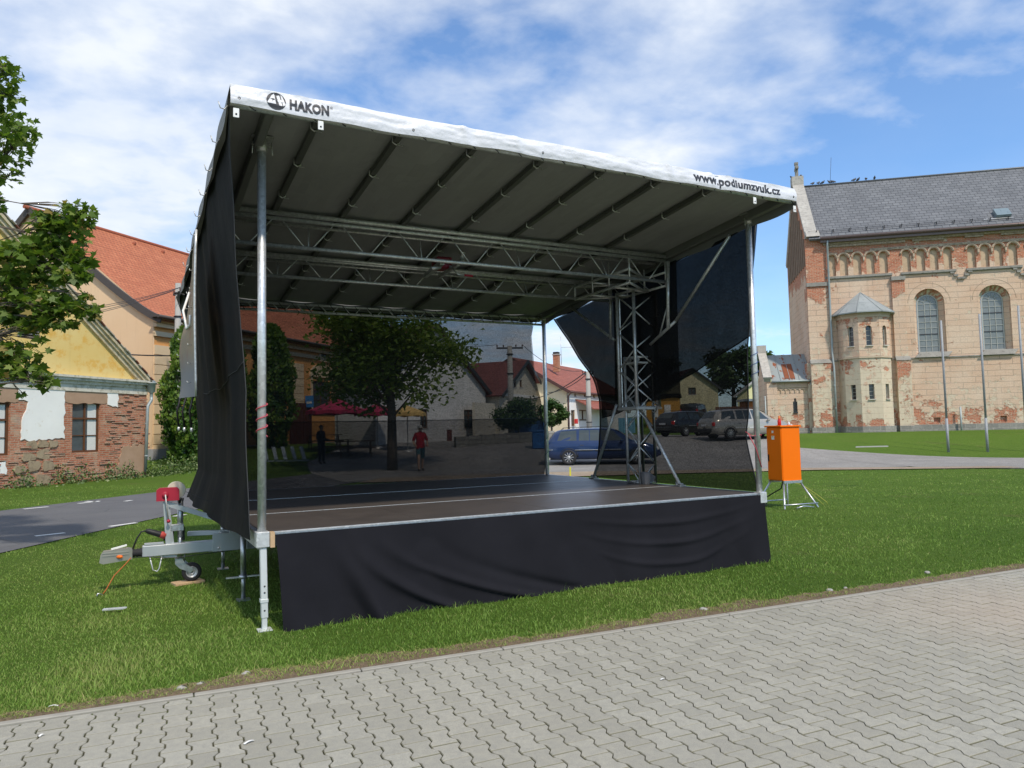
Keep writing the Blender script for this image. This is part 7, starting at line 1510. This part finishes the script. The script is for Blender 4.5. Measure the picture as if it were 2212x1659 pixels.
    for fx in (.205 if kind != 'hatch' else .17, .795 if kind != 'hatch' else .81):
        for s in (1, -1):
            c = Vector((X(fx), s * (Wd / 2 - .172), wr0)); o = Vector((0, s, 0)); w = MB(); w.lathe(c, o, [(0, .10), (0, .30), (.02, wr0), (.17, wr0), (.195, .29), (.20, .225), (.185, .215)], 28); wh = w.build('wheel', RUBBER, t)
            m = MB(); m.lathe(c + o * .0, o, [(.10, .0), (.10, .19), (.19, .20), (.197, .222), (.19, .228)], 28, 1)
            for k in range(rimk): a = 2 * math.pi * k / rimk; d = Vector((math.cos(a), 0, math.sin(a))); e = Vector((-math.sin(a), 0, math.cos(a))); m.box(c + o * .180 + d * .12, (.20, .022, .025), (d, o, e))
            m.lathe(c + o * .165, o, [(0, .05), (.03, .045), (.034, 0)], 12); m.build('rim', [simple('alloy_silver', (.62, .62, .62), .3, .7), DARKM], wh)
            m = MB(); arc = [Vector((X(fx) + (wr0 + .055) * math.cos(q / 14 * math.pi), s * (Wd / 2 * .985), wr0 + (wr0 + .045) * math.sin(q / 14 * math.pi))) for q in range(15)]; m.tube(arc, .022, 6); m.add([p + o * -.0 for p in arc], [list(range(15))]); m.add([p + o * .006 for p in arc] , [list(range(15))]); m.build('wheel_arch', BLACKP, t)
    # trims, lights, mirrors, handles
    for s in (1, -1):
        y = s * (Wd / 2 + .004); 
        m = MB(); m.bbox((X(.09) , y - s * .045, .60), (L * .13, .02, .05), None, .006); m.bbox((X(.34), y, .58), (L * .15, .02, .045), None, .006); m.bbox((X(.56), y, .57), (L * .25, .02, .045), None, .006); m.bbox((X(.34), y + s * .008, .595), (L * .15, .012, .012), None, .002); m.build('side_strip', BLACKP if not lower else simple('pale_strip', (.5, .5, .5), .4), t)
        m = MB(); m.bbox((X(.09), y - s * .03, .628), (L * .13, .012, .014), None, .003); m.bbox((X(.46), y + s * .006, .61), (L * .40, .012, .014), None, .003); m.build('chrome_strip', ALU, t)
        for f in (.32, .52): m = MB(); m.bbox((X(f), s * (Wd / 2 - .01), .80), (.17, .03, .03), None, .01); m.build('door_handle', DARKM, t)
        m = MB(); m.bbox((X(.665), s * (Wd / 2 + .07), .96), (.14, .16, .11), None, .04); m.build('wing_mirror', pm, t)
        m = MB(); m.bbox((X(.018), s * (Wd / 2 - .13), .78 if kind != 'van' else 1.1), (.12, .20, .20 if kind != 'van' else .5), None, .03); m.build('tail_light', simple('tail_red', (.55, .02, .02), .25), t)
        m = MB(); m.bbox((X(.975), s * (Wd / 2 - .24), .62), (.12, .30, .13), None, .03); m.build('headlight', simple('lamp_glass', (.6, .62, .62), .15), t)
        m = MB()
        for f in (.29, .483, .715): m.tube([surf(f, 0, s, .002) - ZZ * .03, Vector((X(f), s * (Wd / 2 + .001), .5)), Vector((X(f), s * Wd / 2 * .985, .30))], .004, 4)
        m.build('door_gap', BLACKP, t)
        if rails: m = MB(); a, b = X(.14), X(.58); yy = s * (.565 * ws); m.tube([(a, yy, 1.40 * hs), (a + .08, yy, 1.49 * hs), (0, yy, 1.525 * hs), (b - .1, yy, 1.50 * hs), (b, yy, 1.43 * hs)], .014, 6); m.build('roof_rail', DARKM, t)
    m = MB(); m.bbox((X(.003), 0, .46), (.10, Wd * .80, .24), None, .05); m.build('bumper', pm if not lower else BLACKP, t); m = MB(); m.bbox((X(.997), 0, .42), (.10, Wd * .74, .22), None, .05); m.build('bumper', pm if not lower else BLACKP, t)
    m = MB(); m.box((X(-.008), 0, .74), (.012, .50, .11)); m.build('number_plate', WHITEP, t)
    t.location = (loc[0], loc[1], terr(*loc) + .02); t.rotation_euler = (0, 0, rz); return t
# blue estate: rear at the left, side towards the camera
bl = gnd(1220, 1006); BY = 30.6; bx0 = at(1186, 960, BY).x; make_car('blue_estate_car', 'dark blue estate car with roof rails parked behind the rear right corner of the stage', 'car', (.010, .030, .095), 4.74, 1.78, 1.50, 'wagon', (bx0 + 2.30, BY + .85), R(-6))
ex = at(1527, 940, 38).x; make_car('silver_estate_car', 'silver beige estate car with black sills parked beyond the right net and the orange cabinet', 'car', (.36, .34, .30), 4.75, 1.86, 1.56, 'wagon', (ex + 2.35, 39.2), R(14), lower=True)
ex = at(1437, 940, 42).x; make_car('dark_estate_car', 'dark grey estate car parked left of the silver one behind the net', 'car', (.022, .024, .028), 4.6, 1.76, 1.46, 'wagon', (ex + 1.9, 43.6), R(32))
ex = at(1452, 915, 60).x; make_car('red_hatchback', 'small red hatchback seen from behind in front of the orange building', 'car', (.26, .015, .03), 3.7, 1.62, 1.42, 'hatch', (ex, 61.5), R(78), rails=False)
ex = at(1512, 890, 68).x; make_car('dark_van', 'dark blue van parked in front of the ochre house', 'van', (.02, .028, .045), 4.6, 1.8, 1.9, 'van', (ex, 70), R(62), rails=False)
# ================================================================== ELECTRIC CABINET
def cabinet():
    N = Vector((4.97, 13.7, 0)); dl = Vector((-.35, .937, 0)).normalized(); dr = Vector((dl.y, -dl.x, 0)); w1, w2 = .40, .42; z0, z1 = .50, 1.50; c = N + dl * w1 / 2 + dr * w2 / 2
    t = empty('electric_cabinet', c, 'bright orange electric distribution cabinet on splayed steel legs right of the stage', 'cabinet'); OG = simple('orange_paint', (.86, .165, .0), .45, 0, .05, 3, .1, 30, spec=.2); OX = (dl, dr, ZZ); lean = (ZZ + dr * .0).normalized()
    m = MB(); m.bbox(c + ZZ * (z0 + z1) / 2, (w1, w2, z1 - z0), OX, .006); m.build('housing', OG, t)
    m = MB(); m.bbox(c + ZZ * (z1 + .012) - dr * .01, (w1 + .05, w2 + .06, .03), OX, .005); m.build('lid', OG, t)
    m = MB(); dc = c - dr * (w2 / 2 + .008); m.bbox(dc + ZZ * (z0 + z1) / 2, (w1 - .015, .016, z1 - z0 - .03), OX, .004); dd = m.build('door', OG, t)
    m = MB(); m.bbox(dc - dr * .012 + dl * (w1 / 2 - .04) + ZZ * (z0 + .42), (.03, .012, .13), OX, .004); m.build('handle', BLACKP, dd)
    m = MB(); m.box(dc - dr * .010 + dl * .02 + ZZ * (z1 - .09), (.05, .003, .045), OX); m.box(dc - dr * .010 + dl * .015 + ZZ * (z1 - .20), (.075, .003, .07), OX); m.box(dc - dr * .012 + dl * .015 + ZZ * (z1 - .18), (.03, .003, .02), OX, 1); m.build('sticker', [WHITEP, simple('yellow_sticker', (.6, .55, .05), .6)], dd)
    m = MB(); m.beam(c + dl * w1 / 2 + dr * w2 / 2 * 0 - dr * w2 / 2 + ZZ * (z0 - .02), c + dl * w1 / 2 + dr * w2 / 2 + ZZ * (z0 - .02), .03, .05); m.beam(c - dl * w1 / 2 - dr * w2 / 2 + ZZ * (z0 - .02), c - dl * w1 / 2 + dr * w2 / 2 + ZZ * (z0 - .02), .03, .05); m.build('base_rail', GALV, t)
    ft = {}
    for a in (-1, 1):
        for b in (-1, 1):
            m = MB(); top = c + dl * a * w1 / 2 * .9 + dr * b * w2 / 2 * .9 + ZZ * (z0 - .03); bot = c + dl * a * (w1 / 2 + .20) + dr * b * (w2 / 2 + .17) + ZZ * .015; ft[(a, b)] = (top, bot); m.tube([top, bot, bot - ZZ * .015], .016, 8); m.build('leg', GALV, t)
    for a in (-1, 1):
        m = MB(); p = ft[(a, -1)][1] + ZZ * .07; q = ft[(a, 1)][1] + ZZ * .07; m.tube([p, q], .013, 8); m.build('cross_bar', GALV, t)
    m = MB(); p = c - dl * .5 - dr * .05; m.tube([p + ZZ * .03 - dr * .15, p + ZZ * .06, p + ZZ * .05 + dr * .12, p + ZZ * .03 + dr * .24], .012, 7); prop(m.build('bent_tube', GALV, None), 'short bent steel tube lying on the grass before the orange cabinet', 'tube')
    b = c + dl * (.02) - dr * .06 + ZZ * (z1 + .027); m = MB(); m.lathe(b, ZZ, [(0, .0), (.0, .032), (.09, .034), (.11, .022), (.13, .022)], 14); m.lathe(b + ZZ * .131, ZZ, [(0, .020), (.05, .018), (.055, 0)], 12, 1); prop(m.build('bottle', [simple('red_bottle', (.50, .03, .03), .4), simple('orange_cap', (.6, .18, .04), .5)], None), 'small red bottle with orange cap on top of the orange cabinet', 'bottle')
    b = c + dr * .10 - dl * .05 + ZZ * (z1 + .027); m = MB(); m.lathe(b, ZZ, [(0, 0), (0, .03), (.012, .032), (.05, .015), (.06, .012)], 12); m.tube([b + ZZ * .06, b + ZZ * .08 + dl * .02, b + ZZ * .06 + dl * .045], .006, 6); prop(m.build('metal_fitting', ALU, None), 'small shiny metal fitting lying on top of the orange cabinet', 'fitting')
    m = MB(); q = c - dr * .45 + dl * .38; rr = random.Random(3)
    for k in range(9):
        r_ = .17 + rr.uniform(-.03, .05); o = Vector((rr.uniform(-.03, .03), rr.uniform(-.03, .03), .025 + k * .014)); m.tube([q + o + Vector((r_ * 1.25 * math.cos(a_ / 20 * 2 * math.pi), r_ * math.sin(a_ / 20 * 2 * math.pi), .012 * math.sin(a_ / 20 * 12.56 + k))) for a_ in range(21)], .011, 6)
    m.tube([q + Vector((.15, .05, .1)), c - dr * .1 + ZZ * .35, c - dr * .05 + ZZ * .5], .012, 6); prop(m.build('cable_coil', BLACKP, None), 'coil of thick black cable on the grass between stage and orange cabinet', 'cable')
    m = MB(); m.tube([c + ZZ * .47 + dr * .05, c + dr * .35 + ZZ * .40 - dl * .05, c + dr * .62 + ZZ * .22 - dl * .1, c + dr * .82 + ZZ * .06 - dl * .15, c + dr * .85 + ZZ * .005 - dl * .15], .006, 6); m.tube([c + ZZ * .40 + dr * .35 - dl * .06, c + dr * .5 + ZZ * .17 - dl * .22, c + dr * .62 + ZZ * .02 - dl * .3], .005, 6); prop(m.build('yellow_cable', simple('yellow_green_wire', (.42, .42, .08), .6), None), 'thin yellow earth wire running from the cabinet into the grass', 'cable')
cabinet()
# ================================================================== PEOPLE behind the net
def person(loc, rz, hgt, label, shirt, shorts, skin=(.42, .26, .18), cap=None, hair=(.05, .04, .03), pose='walk', longp=False):
    t = empty('person', (0, 0, 0), label, 'person'); s = hgt / 1.75; V = []; E = []; Rr = []
    def j(x, y, z, r, p=None): V.append((x * s, y * s, z * s)); Rr.append(r * s); (E.append((p, len(V) - 1)) if p is not None else None); return len(V) - 1
    pel = j(0, 0, .95, .135); sp = j(0, .0, 1.12, .135, pel); chs = j(0, .0, 1.30, .155, sp); nb = j(0, .0, 1.46, .065, chs); nk = j(0, .01, 1.53, .058, nb); hd = j(0, .02, 1.62, .092, nk); tp = j(0, .015, 1.69, .075, hd)
    arms = {}
    sw = 1 if pose == 'walk' else 0
    for sd in (-1, 1):
        a = j(.17 * sd, 0, 1.41, .058, chs); b = j((.27 if sw else .22) * sd, -.04, 1.15, .045, a)
        if pose == 'walk': c = j((.25) * sd, .16, .98, .034, b); d = j(.22 * sd, .22, .96, .030, c)
        else: c = j(.16 * sd, .20, 1.05, .034, b); d = j(.12 * sd, .27, 1.07, .030, c)
        for k in range(4): j((.22 if sw else .12) * sd + (-.03 + k * .018), (.30 if sw else .35), (.945 if sw else 1.06) - .012 * abs(k - 1.5), .010, d)
        j((.22 if sw else .12) * sd - .045 * sd, (.26 if sw else .31), (.985 if sw else 1.09), .011, d)
        hp = j(.10 * sd, 0, .90, .098, pel); ky = .16 * sd * sw; kn = j(.11 * sd, .04 + ky * .9, .50, .062, hp); an = j(.11 * sd, ky * 1.2 - .02 * sw, .09, .040, kn); j(.12 * sd, ky * 1.2 + .14, .035, .035, an)
    me = bpy.data.meshes.new('body'); me.from_pydata(V, E, []); o = bpy.data.objects.new('body', me); COL.objects.link(o); md = o.modifiers.new('skin', 'SKIN'); md.use_smooth_shade = True
    me.skin_vertices[0].data[0].use_root = True
    for i, r in enumerate(Rr): me.skin_vertices[0].data[i].radius = (r, r)
    o.modifiers.new('sub', 'SUBSURF').levels = 1; o.modifiers['sub'].render_levels = 1; bpy.context.view_layer.update(); dg = bpy.context.evaluated_depsgraph_get(); ev = bpy.data.meshes.new_from_object(o.evaluated_get(dg)); bpy.data.objects.remove(o)
    ev.materials.clear(); ev.materials.append(simple('skin_%d' % int(skin[0] * 100), skin, .6, 0, .06)); bo_ = bpy.data.objects.new('body', ev); COL.objects.link(bo_); bo_.parent = t
    for p in ev.polygons: p.material_index = 0; p.use_smooth = True
    # clothing: the part of the body surface inside a region, pushed out
    import bmesh
    def cloth(nm, test, col, off):
        bm = bmesh.new(); bm.from_mesh(ev); bm.normal_update(); bmesh.ops.delete(bm, geom=[f for f in bm.faces if not test(f.calc_center_median() / s)], context='FACES')
        for v in bm.verts: v.co += v.normal * off
        me2 = bpy.data.meshes.new(nm); bm.to_mesh(me2); bm.free(); me2.materials.clear(); me2.materials.append(simple('cloth_' + nm + '_%d%d' % (int(col[0] * 99), int(col[2] * 99)), col, .9)); o2 = bpy.data.objects.new(nm, me2); COL.objects.link(o2); o2.parent = t
    cloth('shirt', lambda c: .88 < c.z < 1.49 and (abs(c.x) < .2 or c.z > (1.17 if not longp else .9)), shirt, .018); cloth('trousers' if longp else 'shorts', lambda c: (.10 if longp else .50) < c.z < .97 and abs(c.x) < .21 and c.y < (.30 if longp else .18), shorts, .014); cloth('shoes', lambda c: c.z < .10, (.08, .06, .05), .012)
    m = MB(); m.lathe(Vector((0, .105, 1.615)) * s, Vector((0, 1, -.5)), [(0, .014 * s), (.025 * s, .009 * s), (.028 * s, 0)], 6); 
    for sd in (-1, 1): m.ball(Vector((sd * .094, .01, 1.61)) * s, (.010 * s, .02 * s, .03 * s), 6, 5)
    m.build('face_features', simple('skin_%d' % int(skin[0] * 100), skin), t); m = MB()
    for sd in (-1, 1): m.ball(Vector((sd * .033, .103, 1.635)) * s, .009 * s, 6, 5)
    m.box(Vector((0, .108, 1.572)) * s, (.045 * s, .006, .008 * s)); m.build('eyes_and_mouth', DARKM, t)
    m = MB(); m.grid(lambda a, b: Vector((math.cos(a * 6.283) * .104 * math.sin(b * 1.75), .008 + math.sin(a * 6.283) * .108 * math.sin(b * 1.75) - .012, 1.645 + .105 * math.cos(b * 1.75))) * s, 14, 6, 0, True)
    if cap: m.bbox(Vector((0, .13, 1.655)) * s, (.15 * s, .12 * s, .012), None, .004)
    m.build('cap' if cap else 'hair', simple('cap_cloth', cap, .9) if cap else simple('dark_hair', hair, .8), t)
    t.location = (loc[0], loc[1], terr(*loc) + .02); t.rotation_euler = (0, 0, rz); return t
pr = at(908, 960, 29.2); person((pr.x, 29.2), R(200), 1.80, 'person in red shirt, teal shorts and pale cap walking behind the back net', (.30, .012, .025), (.04, .10, .12), cap=(.5, .48, .45))
pr = at(694, 960, 33.5); person((pr.x, 33.5), R(240), 1.76, 'person in dark clothes standing before the pub behind the back net', (.02, .02, .025), (.03, .03, .035), pose='stand', longp=True)
# ================================================================== SMALL THINGS
m = MB(); p = gnd(246, 1323); m.prism([p + Vector((-.10, -.012, .018)), p + Vector((.09, .0, .026)), p + Vector((.11, .012, .035)), p + Vector((.09, .022, .034)), p + Vector((-.10, .018, .024))], ZZ * .010); prop(m.build('metal_strip', ALU, None), 'flat shiny metal strip lying on the lawn at the lower left', 'metal strip')
for (x, y, L_, an, lab) in ((538, 1611, .055, .9, 'white paper scrap on the paving, the longer one near the middle'), (90, 1612 * .99, .03, 1.2, 'small white scrap on the paving near the left edge'), (115, 1532, .05, .2, 'pale scrap by the kerb near the left corner'), (1432, 1474, .03, .3, 'tiny white scrap on the paving right of the middle')):
    p = gnd(x, y); p.z = .016; a = Vector((math.cos(an), math.sin(an), 0)); b = Vector((-a.y, a.x, 0)); m = MB(); m.grid(lambda u, v: p + a * (u - .5) * L_ + b * (v - .5) * .014 + ZZ * (.002 + .006 * math.sin(u * 3)), 6, 2, 0, True); prop(m.build('paper_scrap', WHITEP, None), lab, 'litter', 'scraps on the paving')
def stone(x, y, r, lab, i):
    p = gnd(x, y); m = MB(); m.grid(lambda a, b: p + Vector((math.cos(a * 6.283) * math.sin(b * 3.1416) * r * (1 + .3 * math.sin(a * 11 + i)), math.sin(a * 6.283) * math.sin(b * 3.1416) * r * .8, r * .25 - math.cos(b * 3.1416) * r * .6 * (1 + .2 * math.sin(a * 9 + i)))), 9, 6, 0, False); prop(m.build('stone', simple('grey_stone', (.34, .33, .30), .9, 0, .25, 20), None), lab, 'stone', 'stones along the kerb')
for i, (x, y, r, lab) in enumerate(((530, 1459, .030, 'largest stone in the dry grass by the kerb, left of the middle'), (434, 1481, .026, 'flat grey stone in the dry verge at the left'), (393, 1490, .030, 'grey stone beside the kerb, leftmost of the three left stones'), (1520, 1319, .032, 'pale stone on the verge below the skirt'), (1792, 1277, .028, 'pale stone at the kerb right of the skirt'), (2003, 1239, .030, 'pale stone at the kerb near the right edge'), (1826, 1272, .022, 'small stone at the kerb right of the skirt'))): stone(x, y, r, lab, i)
m = MB(); p = gnd(1232, 1030); m.bbox(p + ZZ * .14, (.05, .03, .34), None, .004); prop(m.build('marker_stake', simple('yellow_paint', (.60, .55, .04), .6), None), 'short yellow marker stake in the grass behind the stage', 'stake')
m = MB(); p = gnd(1885, 967); m.prism([p + Vector((-.4, 0, .01)), p + Vector((.4, .05, .01)), p + Vector((.4, .16, .01)), p + Vector((-.3, .16, .01))], ZZ * .025); prop(m.build('white_slab', CONC, None), 'flat pale slab on the lawn before the church', 'slab')

# ================================================================== every loose piece its own object
def split_pieces(names, gap=.03):
    import bmesh
    for o in [q for q in bpy.data.objects if q.type == 'MESH' and q.name.split('.')[0] in names]:
        me = o.data; nv = len(me.vertices); par = list(range(nv))
        def find(i):
            while par[i] != i: par[i] = par[par[i]]; i = par[i]
            return i
        for e in me.edges:
            a, b = find(e.vertices[0]), find(e.vertices[1])
            if a != b: par[a] = b
        isl = {}
        for v in me.vertices: isl.setdefault(find(v.index), []).append(v.index)
        co = np.empty(nv * 3); me.vertices.foreach_get('co', co); co = co.reshape(-1, 3); ks = list(isl); lo = [co[isl[k]].min(0) - gap / 2 for k in ks]; hi = [co[isl[k]].max(0) + gap / 2 for k in ks]
        if len(ks) > 400: continue
        g = list(range(len(ks)))
        def fg(i):
            while g[i] != i: i = g[i]
            return i
        for i in range(len(ks)):
            for j in range(i):
                if np.all(lo[i] <= hi[j]) and np.all(lo[j] <= hi[i]): g[fg(i)] = fg(j)
        gr = {}
        for i, k in enumerate(ks): gr.setdefault(fg(i), []).extend(isl[k])
        if len(gr) < 2: continue
        base = o.name.split('.')[0]
        for n_, vs in enumerate(list(gr.values())):
            keep = set(vs); bm = bmesh.new(); bm.from_mesh(me); bm.verts.ensure_lookup_table(); bmesh.ops.delete(bm, geom=[v for v in bm.verts if v.index not in keep], context='VERTS'); m2 = bpy.data.meshes.new(base)
            for mt in me.materials: m2.materials.append(mt)
            bm.to_mesh(m2); bm.free(); c = o.copy(); c.data = m2; c.parent = o.parent; COL.objects.link(c)
            for k in list(c.keys()):
                if k == 'kind': del c[k]
        bpy.data.objects.remove(o)
split_pieces({'pilaster', 'pilaster_cap', 'niche_back', 'arch_moulding', 'frieze_ledge', 'sill', 'window_ring', 'plaster_patch', 'lintel_render', 'stone_patch', 'guide_roller', 'lacing', 'edge_hook', 'lacing_hook', 'hanging_strap', 'roof_vent', 'skylight', 'gable_rib', 'wall_hole', 'drainpipe', 'annex_pipe', 'snow_guard', 'crossarm', 'cornice', 'annex_coping', 'quoin_trim', 'drawbar', 'winch_cable', 'sticker', 'side_strip', 'chrome_strip', 'eyes_and_mouth', 'face_features', 'base_rail', 'curtain', 'seam_rope', 'wheel_chock', 'post_box', 'breakaway_cable', 'chimney_cap', 'turret_moulding'})
